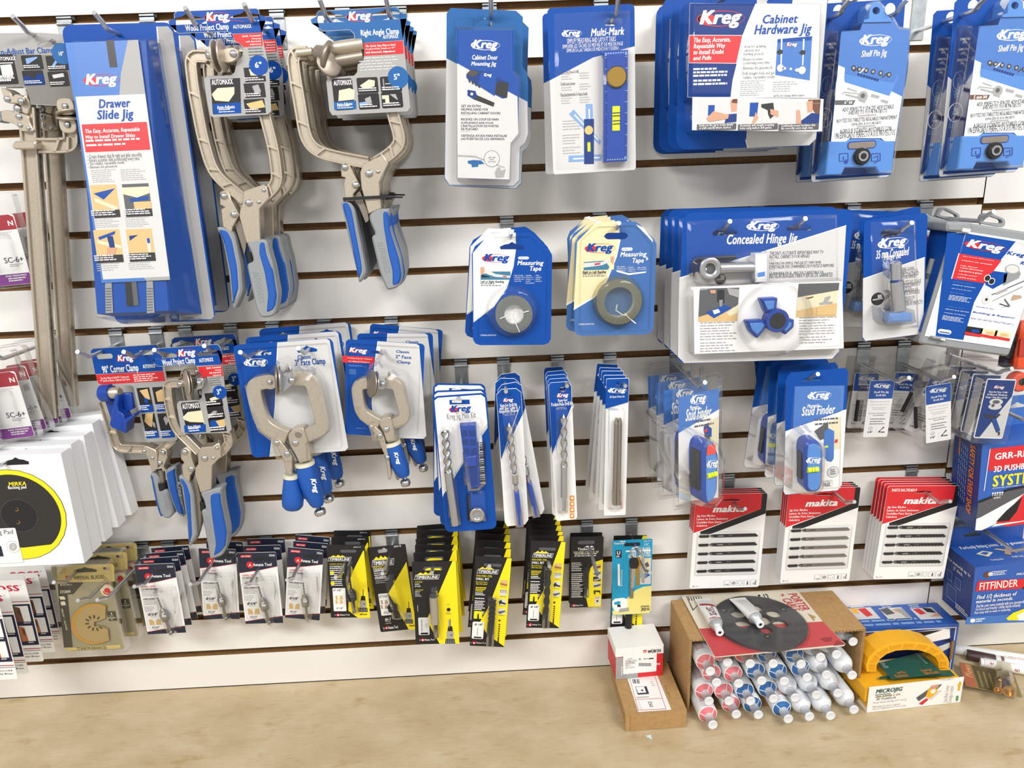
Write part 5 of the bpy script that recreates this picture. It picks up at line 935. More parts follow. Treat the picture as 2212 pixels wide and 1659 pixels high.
k.photo(cI,500,912,862,1225,DGREY,[(WOODP,[(0,.85),(.3,.75),(1,.55),(1,1),(0,1)]),(CREAM,[(.72,.75),(1,.5),(1,.75),(.8,.85)]),(BLUE,[(.18,.72),(.65,.5),(.86,.6),(.4,.9)]),(WHITE,[(.35,.66),(.5,.62),(.55,.72),(.4,.78)]),(GREY,[(.68,0),(1,.05),(1,.3),(.75,.2)]),(BLACK,[(.45,.05),(.62,.05),(.64,.45),(.46,.4)]),(STEEL,[(.5,.35),(.6,.35),(.58,.55),(.52,.55)]),(SKIN,[(.25,.05),(.4,.05),(.4,.15),(.28,.15)])])
k.photo(cI,1458,865,1818,1180,WOODP,[(CREAM,[(0,.4),(1,.2),(1,.6),(0,.8)]),(DGREY,[(0,0),(1,0),(1,.22),(0,.4)]),(BROWN,[(.2,.42),(.4,.38),(.38,.42),(.22,.47)]),(GREY,[(.55,.58),(.65,.56),(.68,.42),(.8,.38),(.82,.42),(.76,.55),(.88,.56),(.88,.62),(.56,.64)]),(WOODP,[(.52,.72),(1,.7),(1,.95),(.5,.95)])])
for x, y0, n in ((505,1240,3),(505,1320,4),(505,1435,4)): k.LN(cI,x,y0,x+345,y0+n*24,n,GREY,2,.42)
for x, y0, n in ((1465,1190,3),(1465,1270,4),(1465,1380,3)): k.LN(cI,x,y0,x+355,y0+n*23,n,GREY,2,.42)
child(k.mb, 'picture_card', g)
o = tr(M,cI,[(1235,1215)],-.03)[0]; b = MB(); b.lathe([(0,.0165),(.016,.0165),(.017,.0155)], (o[0],-.021,o[1]), (0,-1,0), PLB, 32); b.lathe([(0,.0115),(.0006,.0112)], (o[0],-.0381,o[1]), (0,-1,0), PLK, 28)
for pts in ([(1085,1010),(1260,1000),(1245,1130),(1140,1150)],[(945,1225),(1120,1215),(1160,1260),(1130,1320),(1060,1400),(985,1330)],[(1300,1215),(1420,1210),(1415,1290),(1330,1365),(1265,1300)]):
    b.bev(rpoly(tr(M,cI,pts,-.034),.003), -.035, -.022, .003, PLB); b.bev(inset(tr(M,cI,pts,-.036),.004), -.0362, -.035, .0008, PLBL)
b.build('hinge_jig', g)
b = MB(); tray(b, tr(M,cI,[(375,260),(1840,190),(1850,860),(380,900)],-.004), -.001, -.006, FILM, .003); tray(b, tr(M,cI,[(410,890),(1895,820),(1900,1500),(420,1555)],-.02), -.001, y-.0015, FILM, .004); b.lathe([(0,.0525),(.014,.0515),(.0185,.048),(.019,.03),(.019,.001)], (o[0],y-.001,o[1]), (0,-1,0), FILM, 40, True, False)
tray(b, tr(M,cI,[(420,650),(500,610),(900,580),(960,545),(1160,545),(1160,850),(560,860),(430,820)],-.02), -.006, -.0245, FILM, .004); b.build('clear_cover', g)
stack(g, 'large blister pack of a concealed hinge jig with blue three-spoke tool', .15, [(.11,0,-.001,.002), (.068,0,-.0005,.002), (.022,0,0,.001)], h*.9, 'concealed hinge jig packs')
hook(4,(1577,478),.17,'wire hook through the left hole of the concealed hinge jigs'); hook(4,(1740,472),.17,'wire hook through the right hole of the concealed hinge jigs')

# ---- hinge bits
M, w, h = fit(Q((1858,479), (1994,459), (2003,721), (1870,735)), .14)
g = thing('drill_bit_pack', '', 'bit pack', M); c = Sheet(M, w, h)
c.base(BLUE, c.rr(0,0,1,1,.007), [c.rr(*c.q(cJ,465,335),*c.q(cJ,700,392),.005)], back=WHITE); c.poly([c.q(cJ,272,866), c.q(cJ,943,632), (.998,.96), (.95,.998), (.05,.998), (.003,.96)], PALE); c.G(cJ,[(272,862),(943,628),(943,640),(272,872)],WHITE,2)
c.LG(cJ,452,432,740,525,WHITE,WHITE); c.T('35 mm Concealed',cJ,413,560,770,608,WHITE,'ital'); c.T('Hinge Bit',cJ,502,600,685,642,WHITE,'ital')
for i, (t, x, e) in enumerate((('BORE CLEAN,',680,830),('PERFECT HOLES',680,862),('FOR CONCEALED',680,878),('DOOR HINGES',682,850),('',0,0),('PERCEZ DES TROUS',685,902),('NETS ET PARFAITS',687,890),('POUR DES',688,800),('CHARNI'+chr(200)+'RES DE',690,868),('PORTE INVISIBLES',692,885),('',0,0),('ORIFICIOS DE',700,832),('DI'+chr(193)+'METRO',702,812),('INTERIOR PERFECTO',704,918))):
    if t: c.T(t,cJ,x,748+i*28.5,e,766+i*28.5,DGREY,'reg',3,1)
c.O(cJ,430,1085,.0095,BLACK,2); c.G(cJ,[(375,1090),(488,1072),(488,1084),(375,1102)],PALE,3); c.G(cJ,[(430,1040),(475,1035),(480,1070),(432,1078)],PALE,3)
c.mb.build('backing_card', g)
b = MB(); q = [Vector((p[0],-.014,p[1])) for p in tr(M,cJ,[(620,690),(622,870),(622,890),(650,1205)],-.014)]; b.tube([q[0],q[1]], .0085, STEEL, 20); b.tube([q[1],q[2]], .0076, PLB, 16); b.tube([q[2],q[3]], .0108, STEEL, 20)
b.bev(tr(M,cJ,[(560,1240),(700,1215),(800,1240),(805,1330),(590,1345),(545,1345)],-.02), -.024, -.004, .004, PLBL); b.build('forstner_bit', g)
b = MB(); b.bev(tr(M,cJ,[(440,1170),(500,1210),(700,1205),(810,1200),(830,1330),(780,1350),(500,1375),(450,1330)],-.02), -.028, -.001, .003, FILMM); tray(b, tr(M,cJ,[(360,250),(850,230),(885,1400),(400,1430)],-.003), -.001, -.0055, FILM, .003); tray(b, tr(M,cJ,[(545,665),(670,655),(700,1200),(560,1210)],-.02), -.0055, -.026, FILM, .004); b.build('clear_cover', g)
stack(g, 'carded thirty-five millimetre hinge boring bit, blue over pale grey', .14, [(.112,-6,.008,.004), (.083,9,-.004,.006), (.055,13,-.004,.004)], h*.86, 'hinge boring bit packs')
hook(4,(1970,481),.165,'wire hook holding the hinge boring bits')

# ---- pocket hole jig cases
M, w, h = fit(Q((2045,496), (2262,527), (2177,752), (2017,726)), .15)
g = thing('jig_case', '', 'case', M); D = .055
b = MB(); o = rrect(-w/2-.004,-.013,w/2+.004,h+.012,.006); b.bev(o, .0, .024, .003, CASEG); b.bev(inset(o,.001), .0245, D, .002, CASEG); b.build('case_shell', g)
b = MB(); a = tr(M,cJ,[(1530,250),(1560,170),(1600,150),(1680,165),(1800,215),(1810,270),(1780,310),(1530,260)],.01); a2 = tr(M,cJ,[(1560,245),(1585,190),(1620,175),(1770,225),(1780,265)],.01); b.ext(rpoly(a,.004), .008, .016, CASEG, None, [rpoly(a2,.003)]); b.build('carry_handle', g)
for cc in ([(1170,250),(1450,250),(1440,365),(1165,350)], [(1000,1480),(1180,1500),(1160,1540),(1000,1520)]):
    b = MB(); b.bev(rpoly(tr(M,cJ,cc,-.002),.004), -.006, D+.002, .003, CASEG); r = tr(M,cJ,[((cc[1][0]*.65+cc[0][0]*.35),(cc[2][1]*.75+cc[1][1]*.25)),(cc[1][0]-10,cc[2][1]-15)],-.007); b.box(r[0][0], r[1][0], -.0072, -.005, r[1][1]-.002, r[0][1]+.003, PALE); b.build('latch', g)
k = Sheet(M, w, h, .0006, None, -.0012); k.base(WHITE, None, (), back=WHITE)
k.G(cJ,[(1188,365),(1385,370),(1350,500),(1080,1490),(1060,1490)],BLUE); k.G(cJ,[(1390,372),(1930,460),(1770,660),(1590,920),(1480,1120),(1360,1530),(1065,1490)],BLUE,2); k.G(cJ,[(1930,460),(1945,462),(1785,660),(1600,925),(1490,1130),(1372,1530),(1360,1530),(1478,1120),(1588,920),(1768,660)],WHITE,3)
k.G(cJ,[(1945,462),(2400,545),(2300,650),(2020,520)],PALE,2)
k.G(cJ,[(1312,590),(1778,665),(1700,765),(1605,915),(1230,862)],RED,4); k.G(cJ,[(1308,585),(1316,592),(1236,866),(1226,862)],WHITE,5)
k.LG(cJ,1412,432,1775,600,WHITE,RED,8)
for i, (t, x, e) in enumerate((("The Home Improver's",1350,1692),('Solution for Building',1338,1672),('with Wood!',1326,1510))): k.T(t,cJ,x,622+i*46,e,668+i*42,WHITE,'ital',6)
for i, (t, x, e) in enumerate((('Home Improvements',1345,1575),('Bookcases & Shelves',1333,1565),('Storage Projects',1325,1508),('Repair & more!',1315,1495))): k.T(chr(8730)+' '+t,cJ,x-25,752+i*33,e,777+i*31,WHITE,'ital',6,1)
for i, (t, x, e) in enumerate((('La solution pour les',1248,1455),('travaux de construction',1240,1490),('avec le bois des gens',1226,1450),('qui r'+chr(234)+'vent!',1215,1360))): k.T(t,cJ,x,895+i*38,e,925+i*36,WHITE,'ital',6,1)
k.LN(cJ,1210,1040,1440,1135,4,WHITE,4,.35)
for i, (t, x, e) in enumerate((('La soluci'+chr(243)+'n de los',1172,1365),('expertos de la casa para',1158,1420),('construir con madera!',1147,1385))): k.T(t,cJ,x,1160+i*38,e,1190+i*36,WHITE,'ital',6,1)
k.LN(cJ,1140,1262,1370,1350,4,WHITE,4,.35); k.RR(cJ,1090,1405,1222,1475,.004,WHITE,4); k.R(cJ,1102,1435,1210,1462,NAVY,5)
k.T('Kreg Jig',cJ,1840,560,2140,650,BLUE,'ital',5); k.T('R3',cJ,1985,672,2050,720,BLUE,'ital',5)
k.G(cJ,[(1590,860),(1690,780),(1840,800),(1820,900),(1680,975),(1600,930)],BLUE,5); k.G(cJ,[(1800,820),(1960,770),(1985,810),(1960,860),(1790,940)],CASEG,5); k.O(cJ,1890,760,.011,GREY,6,.007); k.O(cJ,1890,760,.0095,PALE,7,.0055)
for x, y0 in ((1620,858),(1665,893)): k.O(cJ,x,y0,.005,WHITE,6); k.O(cJ,x,y0,.004,BLACK,7)
k.G(cJ,[(1665,1035),(2025,880),(2030,890),(1670,1045)],DGREY,4); k.G(cJ,[(1665,1105),(2000,945),(2012,955),(1690,1105)],GREY,4); k.G(cJ,[(1700,1020),(1830,965),(1840,990),(1720,1040)],GREY,5)
for a, q in (((1745,1140),(1860,1165)),((1765,1190),(1850,1140)),((1800,1090),(1870,1160))): k.G(cJ,[a,(a[0]+12,a[1]-10),q,(q[0]-10,q[1]+10)],DGREY,5)
k.G(cJ,[(1870,1100),(1900,1040),(1990,1045),(1995,1075),(1900,1100)],mat('print_tan','#b89a84',.5),4); k.O(cJ,1610,1090,.0065,PALE,4); k.O(cJ,1610,1090,.002,BLACK,5)
k.T('Perfect for',cJ,1500,1160,1698,1200,BLUE,'ital',5); k.T('Building & Repairs!',cJ,1465,1215,1915,1300,BLUE,'ital',5); k.LN(cJ,1435,1285,1905,1375,2,BLUE,4,.3)
for j, x in enumerate((1400,1560,1712)):
    k.photo(cJ,x,1378+j*22,x+145,1500+j*22,(BLACK,CREAM,CREAM)[j],[((BLUE,WOODP,WOODP)[j],[(.3,.3),(.7,.2),(.9,.5),(.4,.6)]),(RED,[(0,.62),(1,.7),(1,1),(0,.92)])],4)
child(k.mb, 'front_label', g)
b = MB(); X0 = -w/2-.0046
b.add([(X0,.004,.004),(X0,D-.004,.004),(X0,D-.004,h-.004),(X0,.004,h-.004)], [(0,1,2,3)], BLUE); b.build('side_label', g)
for zz in (.38,.52):
    b = MB(); b.tube([(X0-.002,.024,h*zz),(X0-.002,.024,h*zz+.03)], .004, CASEG, 12); b.build('hinge', g)
stack(g, 'grey plastic pocket-hole jig case with blue and white front label', .15, [(.065,5.5,-.012,.004)], h*1.02, 'pocket-hole jig cases')
hook(4,(2147,457),.16,'wire hook through the handles of the grey jig cases')

# ================================================================ third row: carded bits
def hexbit(b, a, e, r, mt): b.tube([a, e], r, mt, 6, True, False)
def twist(b, a, e, r, turns, mt, y=None, n=10, core=.42):   # fluted drill: a twisted two-lobed section
    a, e = Vector(a), Vector(e); d = e-a; L = d.length; ax = d.normalized(); up = ax.orthogonal().normalized(); w2 = ax.cross(up); S = int(turns*26); vs = []
    for i in range(S+1):
        t = i/S; ph = 2*PI*turns*t
        for k in range(n):
            an = 2*PI*k/n; rr = r*(core+(1-core)*abs(math.cos(an))**1.3); vs.append(a+ax*(L*t)+(up*math.cos(an+ph)+w2*math.sin(an+ph))*rr)
    b.add(vs, [(i*n+k, i*n+(k+1)%n, (i+1)*n+(k+1)%n, (i+1)*n+k) for i in range(S) for k in range(n)], mt, True)
    b.lathe([(0,r*core*1.2),(-r*.9,.0003)], a, ax, mt, 10); return b
def L3(M, cr, pts, y): return [(q[0], y, q[1]) for q in tr(M, cr, pts, y)]
# mini kit
M, w, h = fit(Q((934,858), (1050,846), (1074,1143), (962,1148)), .13)
g = thing('mini_jig_pack', '', 'bit pack', M); c = Sheet(M, w, h)
c.base(BLUE, c.rr(0,0,1,1,.009), [], back=WHITE); c.poly([(.035,.03),(.1,.012),(.9,.012),(.965,.035),c.q(cM,565,615),c.q(cM,555,640),c.q(cM,165,1265),(.012,.73)], WHITE)
c.G(cM,[(565,610),(566,655),(175,1225),(168,1222)],PALE,2); c.LG(cM,222,452,420,518,BLUE,RED); c.G(cM,[(215,400),(400,395),(405,438),(218,442)],BLUE,2); c.G(cM,[(240,405),(300,395),(330,400),(330,425),(240,425)],WHITE,3); c.T('Kreg Jig Mini Kit',cM,190,525,462,562,GREY,'imp')
for k in range(22): c.R(cM,490+(k%2)*3,790+k*18,550,790+k*18+(4+k%4*3),INK,3)
c.G(cM,[(482,725),(515,715),(548,1170),(500,1175)],WHITE,2); c.mb.build('backing_card', g)
b = MB(); q = L3(M,cM,[(175,690),(205,1060),(270,1545)],-.009); twist(b,q[0],q[1],.0066,2.2,STEEL); b.tube([q[1],q[2]], .0066, STEEL, 20); b.build('drill_bit', g)
b = MB(); o = tr(M,cM,[(312,630),(458,620),(500,1190),(385,1215)],-.012); b.bev(o, -.014, -.001, .001, PLB)
for rws in range(3):
    for cc in range(2):
        u0, v0 = 325+cc*70+rws*8, 680+rws*82; b.flat(tr(M,cM,[(u0,v0),(u0+55,v0-3),(u0+60,v0+55),(u0+4,v0+60)],-.0142), -.01425, NAVY)
b.flat(tr(M,cM,[(368,1015),(470,1005),(480,1180),(400,1200)],-.0142), -.01425, NAVY); b.bev(tr(M,cM,[(360,920),(460,905),(470,1000),(370,1010)],-.0145), -.018, -.014, .001, PLB); b.build('pocket_jig', g)
b = MB(); q = tr(M,cM,[(470,1455)],-.008)[0]; b.lathe([(0,.0118),(.006,.0118),(.0065,.011),(.0066,.0065),(.002,.006)], (q[0],-.004,q[1]), (0,-1,0), STEEL, 28); b.build('stop_collar', g)
b = MB(); q = L3(M,cM,[(385,1265),(395,1500)],-.004); b.tube(q, .002, PLK, 6); b.build('hex_key', g)
b = MB(); tray(b, tr(M,cM,[(150,660),(235,655),(330,1550),(230,1555)],-.012), -.001, -.0165, FILM, .004); tray(b, tr(M,cM,[(310,600),(500,590),(560,1180),(490,1250),(380,1255),(345,1000)],-.02), -.001, -.021, FILM, .005); tray(b, tr(M,cM,[(375,1270),(545,1255),(560,1520),(400,1525)],-.01), -.001, -.013, FILM, .004); b.build('clear_cover', g)
stack(g, 'white and blue carded mini pocket jig kit with drill bit', .13, [(.115,2,-.001,.003), (.09,5,-.002,.006)], h*.95, 'mini jig kits')
hook(7,(990,861),.142,'wire hook holding the mini jig kits', .010)
# stop-collar drill bits
M, w, h = fit(Q((1069,841), (1121,838), (1146,1133), (1093,1137)), .135)
g = thing('drill_bit_pack', '', 'bit pack', M); c = Sheet(M, w, h)
c.base(WHITE, [(.22,0),(0,.035),(0,.965),(.1,1),(.85,.995),(1,.96),(1,.03),(.8,0)], [], back=WHITE); c.poly([(.22,.003),(.01,.037),c.q(cM,690,935),c.q(cM,693,940),(.99,.19),(.99,.032),(.8,.003)], BLUE); c.G(cM,[(692,945),(862,450),(864,462),(697,955)],PALE,2)
c.LG(cM,712,385,803,420,WHITE,RED,4)
for i, t in enumerate(('Easy-Set Drill Bit','with Stop Collar &','Gauge/Hex Wrench')): c.T(t,cM,682-i*6,435+i*27,838+i*5,455+i*27,WHITE,'imp',4,1)
c.mb.build('backing_card', g)
b = MB(); q = L3(M,cM,[(765,640),(810,1060)],-.009); twist(b,q[0],q[1],.0056,2.4,STEEL); b.build('drill_bit', g)
b = MB(); q = L3(M,cM,[(800,1080),(835,1170)],-.011); b.bev(rpoly(tr(M,cM,[(790,1075),(845,1070),(852,1170),(795,1175)],-.012),.003), -.018, -.004, .003, STEEL); b.build('stop_collar', g)
b = MB(); b.bev(tr(M,cM,[(808,1240),(855,1235),(895,1560),(840,1565)],-.01), -.014, -.003, .002, PLB); b.tube(L3(M,cM,[(825,1180),(832,1240)],-.009), .0032, STEEL, 10); b.build('gauge_wrench', g)
b = MB(); tray(b, tr(M,cM,[(700,530),(820,520),(890,1100),(905,1560),(820,1565),(770,1100)],-.012), -.001, -.022, FILM, .004); b.build('clear_cover', g)
stack(g, 'narrow carded drill bit with stop collar and blue gauge wrench', .135, [(.115,-7,.002,.003), (.09,5,-.001,.004), (.06,-4,.002,.004)], h*.96, 'stop collar drill bits')
hook(7,(1093,846),.145,'wire hook holding the stop collar drill bits', .002)
# pocket-hole bits
M, w, h = fit(Q((1188,826), (1239,823), (1242,1122), (1197,1126)), .13)
g = thing('drill_bit_pack', '', 'bit pack', M); c = Sheet(M, w, h)
c.base(WHITE, [(.1,0),(0,.02),(0,.985),(.1,1),(.93,.995),(1,.98),(1,.03),(.85,0)], [c.oval(*c.q(cM,1258,300),.0048,None,14)], back=WHITE); c.poly([(.1,.002),(.01,.022),c.q(cM,1160,895),(.985,.165),(.985,.032),(.85,.002)], BLUE, 1, [c.oval(*c.q(cM,1258,300),.0048,None,14)])
c.G(cM,[(1160,895),(1358,440),(1360,455),(1162,915)],PALE,2); c.LG(cM,1205,340,1310,378,WHITE,RED,4); c.T('Easy-Set',cM,1213,390,1300,410,WHITE,'imp',4,1); c.T('Pocket-Hole Drill Bit',cM,1152,425,1352,445,WHITE,'imp',4,1)
for i in range(4): c.RR(cM,1322,1280+i*54,1366,1324+i*54,.0012,ORG,3); c.O(cM,1344,1300+i*54,.0022,WHITE,4)
c.mb.build('backing_card', g)
b = MB(); q = L3(M,cM,[(1265,560),(1268,1010),(1268,1290),(1266,1415)],-.009); twist(b,q[0],q[1],.0056,2.2,STEEL); b.tube([q[1],q[2]], .0052, STEEL, 16); b.tube([q[2],q[3]], .0036, STEEL, 6, True, False); b.build('drill_bit', g)
b = MB(); tray(b, tr(M,cM,[(1190,480),(1310,470),(1310,1440),(1210,1445)],-.01), -.001, -.017, FILM, .004); b.build('clear_cover', g)
stack(g, 'narrow carded pocket-hole drill bit with orange symbols', .13, [(.113,1,0,.001), (.095,0,-.001,.002), (.075,-1.5,0,.003), (.05,.5,-.001,.003)], h*.96, 'pocket-hole drill bits')
hook(7,(1225,834),.145,'wire hook holding the pocket-hole drill bits', .006)
# square drivers
M, w, h = fit(Q((1307,818), (1358,816), (1352,1112), (1307,1113)), .12)
g = thing('driver_bit_pack', '', 'bit pack', M); c = Sheet(M, w, h)
hole = c.oval(*c.q(cM,1765,250),.0035,None,12); c.base(WHITE, c.rr(0,0,1,1,.002), [hole], back=WHITE); c.poly([(.03,.003),(.01,.01),c.q(cM,1648,482),c.q(cM,1860,420),(.985,.01),(.96,.003)], BLUE, 1, [hole]); c.G(cM,[(1648,482),(1860,420),(1860,430),(1648,492)],PALE,2)
c.LG(cM,1682,290,1838,338,WHITE,WHITE,4); c.T('#2 Square Driver Set',cM,1690,360,1825,376,WHITE,'imp',4,1); c.mb.build('backing_card', g)
for x0, x1 in ((1752,1735),(1783,1770)):
    b = MB(); q = L3(M,cM,[(x0,565),(x0-2,620),(x1,1230),(x1,1360)],-.0075); b.tube([q[0],q[1]], [.0018,.0036], NICKD, 8); b.tube([q[1],q[2]], .0036, NICKD, 12); b.tube([q[2],q[3]], .0042, NICKD, 6, True, False); b.build('square_driver', g)
b = MB(); tray(b, tr(M,cM,[(1680,490),(1825,485),(1815,1410),(1675,1415)],-.01), -.001, -.0145, FILM, .004); b.build('clear_cover', g)
stack(g, 'narrow card with two long square driver bits', .12, [(.1,1.2,-.001,0), (.082,2,-.0015,.002), (.062,3.8,-.002,.002), (.04,4.5,-.003,.003)], h*.95, 'square driver bits')
hook(7,(1351,834),.137,'wire hook holding the square driver bits', .006)

# ---- stud finders
def stud_tool(g, M, cr, body, win, logo, vial, y0, y1, side):
    b = MB(); o = rpoly(tr(M,cr,body,y0),.006); b.bev(o, y0, y1, .004, PLB); b.bev(inset(o,.0045), y0-.0012, y0, .001, PLBL)
    bd = b.build('stud_finder', g)
    if win: b = MB(); b.bev(rpoly(tr(M,cr,win,y0),.003), y0-.0022, y0-.001, .0005, LASER); b.build('laser_window', bd)
    b = MB(); v = tr(M,cr,vial,y0); b.tube([(v[0][0],y0-.001,v[0][1]),(v[1][0],y0-.001,v[1][1])], .0042, LEVEL, 14)
    for k in (.35,.6): b.tube([(v[0][0]+(v[1][0]-v[0][0])*k,y0-.001,v[0][1]+(v[1][1]-v[0][1])*k),(v[0][0]+(v[1][0]-v[0][0])*(k+.03),y0-.001,v[0][1]+(v[1][1]-v[0][1])*(k+.03))], .0043, BLACK, 14)
    b.build('level_vial', bd)
    k = Sheet(M, 1, 1, .0006, None, y0-.0014); k.LG(cr,*logo,WHITE,WHITE,4); k.mb.build('printed_logo', bd)
    b = MB(); a = tr(M,cr,side,y0); X0 = min(p[0] for p in o)-.0003; zs = [p[1] for p in a]; b.box(X0-.0006, X0+.002, y0+.008, y1-.006, min(zs), max(zs), PLK); b.build('side_grip', bd)
M, w, h = fit(Q((1456,822), (1558,801), (1551,1086), (1456,1103)), .145, 20)
g = thing('stud_finder_pack', '', 'tool pack', M); y = -.004
k = Sheet(M, w, h, .0005, None, y)
k.base(SKY, k.qs(cN,[(442,455),(845,362),(840,1450),(440,1500)]), (), back=NAVY); k.G(cN,[(440,810),(846,570),(842,640),(835,1450),(442,1500)],WHITE,1)
k.LG(cN,568,435,712,515,WHITE,WHITE); k.T('Magnetic',cN,553,535,638,572,WHITE,'ital'); k.T('Stud Finder',cN,513,572,765,648,WHITE,'ital'); k.T('LASER-MARK',cN,590,640,722,655,WHITE,'reg'); 
k.G(cN,[(735,700),(838,640),(836,930),(760,900)],CREAM,2); k.G(cN,[(690,740),(740,700),(760,900),(700,850)],DGREY,2); k.G(cN,[(690,760),(730,735),(770,760),(768,850),(690,800)],BLUE,3); k.G(cN,[(695,775),(725,760),(728,790),(698,802)],LASER,4); k.LN(cN,600,690,800,745,2,DGREY,2,.4)
child(k.mb, 'insert_card', g)
stud_tool(g,M,cN,[(700,960),(735,905),(800,895),(835,1000),(850,1050),(835,1400),(800,1480),(740,1525),(702,1512),(690,1400),(690,1030)],[(725,930),(800,918),(808,1010),(715,1030)],(728,1085,828,1150),[(722,1235),(812,1210)],-.040,-.004,[(595,1030),(690,1050),(685,1400),(595,1390)])
b = MB(); o = [c2q for c2q in tr(M,cN,[(400,300),(820,205),(868,245),(860,1420),(835,1475),(400,1570),(388,1540),(388,330)],0)]; b.wall(o, -.0012, .0012, FILMM); 
oi = inset(o,.004); b.wall(oi, -.003, .004, FILM); b.flat(oi, -.0045, FILM); b.flat(oi, .004, FILM)
tray(b, tr(M,cN,[(560,780),(620,775),(790,870),(850,1020),(855,1060),(835,1420),(740,1535),(600,1520),(480,1480),(450,900)],-.02), -.0045, -.0435, FILM, .006, .006)
for i in range(len(o)):
    a, e = Vector(o[i]), Vector(o[(i+1)%len(o)]); n = max(2,int((e-a).length/.0025))
    for j in range(n):
        p = a+(e-a)*(j/n); d = (e-a).normalized(); nn = Vector((-d.y,d.x))*.0016; b.add([(p.x+nn.x,-.0016,p.y+nn.y),(p.x-nn.x,-.0016,p.y-nn.y),(p.x-nn.x+d.x*.001,-.0016,p.y-nn.y+d.y*.001),(p.x+nn.x+d.x*.001,-.0016,p.y+nn.y+d.y*.001)], [(0,1,2,3)], FILMM)
b.build('clear_clamshell', g)
stack(g, 'clear clamshell holding a blue stud finder with red laser window', .145, [(.104,1,-.008,-.003,-8), (.063,0,-.009,-.002,-14), (.024,-.5,-.013,-.002,-16)], h*.92, 'laser stud finders')
hook(7,(1523,826),.165,'wire hook holding the laser stud finders')
M, w, h = fit(Q((1701,803), (1833,796), (1817,1057), (1690,1071)), .15)
g = thing('stud_finder_pack', '', 'tool pack', M); c = Sheet(M, w, h)
hole = c.euro(*c.q(cN,1765,275),.030,.007)
c.base(BLUE, [(.06,.0),(0,.04),(0,.97),(.04,1),(.93,1),(1,.955),(1,.03),(.95,0)], [hole], back=WHITE); c.poly([c.q(cN,1505,790), c.q(cN,2112,572), (.995,.955),(.93,.997),(.04,.997),(.003,.968)], WHITE)
c.G(cN,[(1600,345),(2095,335),(2080,575),(1580,760)],SKY,1); c.LG(cN,1740,402,1945,472,WHITE,WHITE); c.T('Magnetic',cN,1722,522,1842,550,WHITE,'ital'); c.T('Stud Finder',cN,1668,548,1998,612,WHITE,'ital')
c.G(cN,[(1760,720),(2090,575),(2085,640),(1790,760)],WHITE,2); c.LN(cN,1800,670,2050,735,2,DGREY,3,.4); c.G(cN,[(1790,790),(1930,690),(1935,850),(1850,880)],DGREY,2); c.G(cN,[(1935,700),(2060,640),(2050,965),(1990,975)],CREAM,2)
c.G(cN,[(1890,790),(1935,760),(1990,790),(1985,1060),(1960,1095),(1920,1085),(1880,1040)],SKY,4); c.G(cN,[(1895,935),(1928,930),(1928,950),(1895,955)],LEVEL,5); c.G(cN,[(2000,870),(2028,870),(2020,905),(1990,905)],RED,4)
c.O(cN,1978,1195,.0095,GREY,3); c.O(cN,1978,1195,.0085,PALE,4); c.LN(cN,1950,1170,2010,1225,3,DGREY,5,.5); c.RR(cN,1870,1285,1968,1335,.001,DGREY,3); c.RR(cN,1873,1288,1965,1332,.001,WHITE,4); c.T('BATTERY',cN,1880,1293,1958,1308,INK,'reg',5,1); c.T('FREE',cN,1880,1312,1948,1332,INK,'imp',5)
c.mb.build('backing_card', g)
stud_tool(g,M,cN,[(1705,925),(1760,885),(1830,888),(1880,940),(1890,1000),(1880,1330),(1840,1400),(1750,1412),(1700,1370),(1692,1000)],None,(1720,1052,1855,1110),[(1720,1175),(1828,1165)],-.030,-.002,[(1645,1030),(1690,1040),(1690,1290),(1645,1280)])
b = MB(); tray(b, tr(M,cN,[(1600,345),(2090,335),(2060,1370),(1500,1390)],-.003), -.001, -.0045, FILM, .003); tray(b, tr(M,cN,[(1650,770),(1760,760),(1890,900),(1905,960),(1880,1360),(1800,1425),(1640,1420),(1530,1370),(1540,900)],-.02), -.0045, -.034, FILM, .006, .006); b.build('clear_cover', g)
stack(g, 'blue and white carded magnetic stud finder without laser window', .15, [(.118,.5,0,.001), (.09,1.5,-.002,.002), (.06,7.5,-.008,.004), (.025,-6,-.002,.004)], h*.92, 'magnetic stud finders')
hook(7,(1767,808),.165,'wire hook holding the magnetic stud finders')

# ---- shelf pin drill bits and stop collar kits, far right
def clear_box(b, o, y0, y1, mt=None): b.wall(o, y0, y1, mt or FILM); b.flat(o, y0, mt or FILM); b.flat(o, y1, mt or FILM); return b
M, w, h = fit(Q((1875,822), (1928,821), (1921,943), (1868,944)), .06)
g = thing('drill_bit_pack', '', 'bit pack', M); c = Sheet(M, w, h)
def pin_card(c, cr0):
    c.base(WHITE, c.rr(0,0,1,1,.002), [], back=WHITE); c.rect(.01,.005,.99,.32,BLUE); c.logo(.2,.055,.82,.14,WHITE,WHITE,4); c.text('Shelf Pin Jig',.2,.185,.8,.22,WHITE,'imp',4,1); c.text('Drill Bit',.3,.24,.7,.275,WHITE,'imp',4,1)
    for i, (t, u0) in enumerate((('HARDENED-STEEL DRILL BIT',.1),('FORET EN ACIER DURCI',.13),('BROCA DE ACERO',.2),('ENDURECIDO',.28))): c.text(t,u0,(.365,.415,.465,.495)[i],1-u0,(.38,.43,.48,.51)[i],GREY,'reg',3,1)
    c.text('Kreg Shelf Pin Jig',.3,.6,.72,.618,BLACK,'bold',3,1); c.lines(.1,.57,.9,.6,1,GREY,2,.4); c.lines(.2,.67,.85,.8,3,DGREY,2,.3)
    c.text('1/4"',.17,.89,.36,.925,INK,'imp',3,1); c.text('5 mm',.6,.89,.86,.925,INK,'imp',3,1); c.rect(.5,.83,.505,.94,GREY,2)
    c.poly(c.oval(.27,.84,.0038),PALE,2); c.poly([(.62,.9),(.8,.81),(.83,.83),(.7,.86),(.66,.92)],BLACK,3)
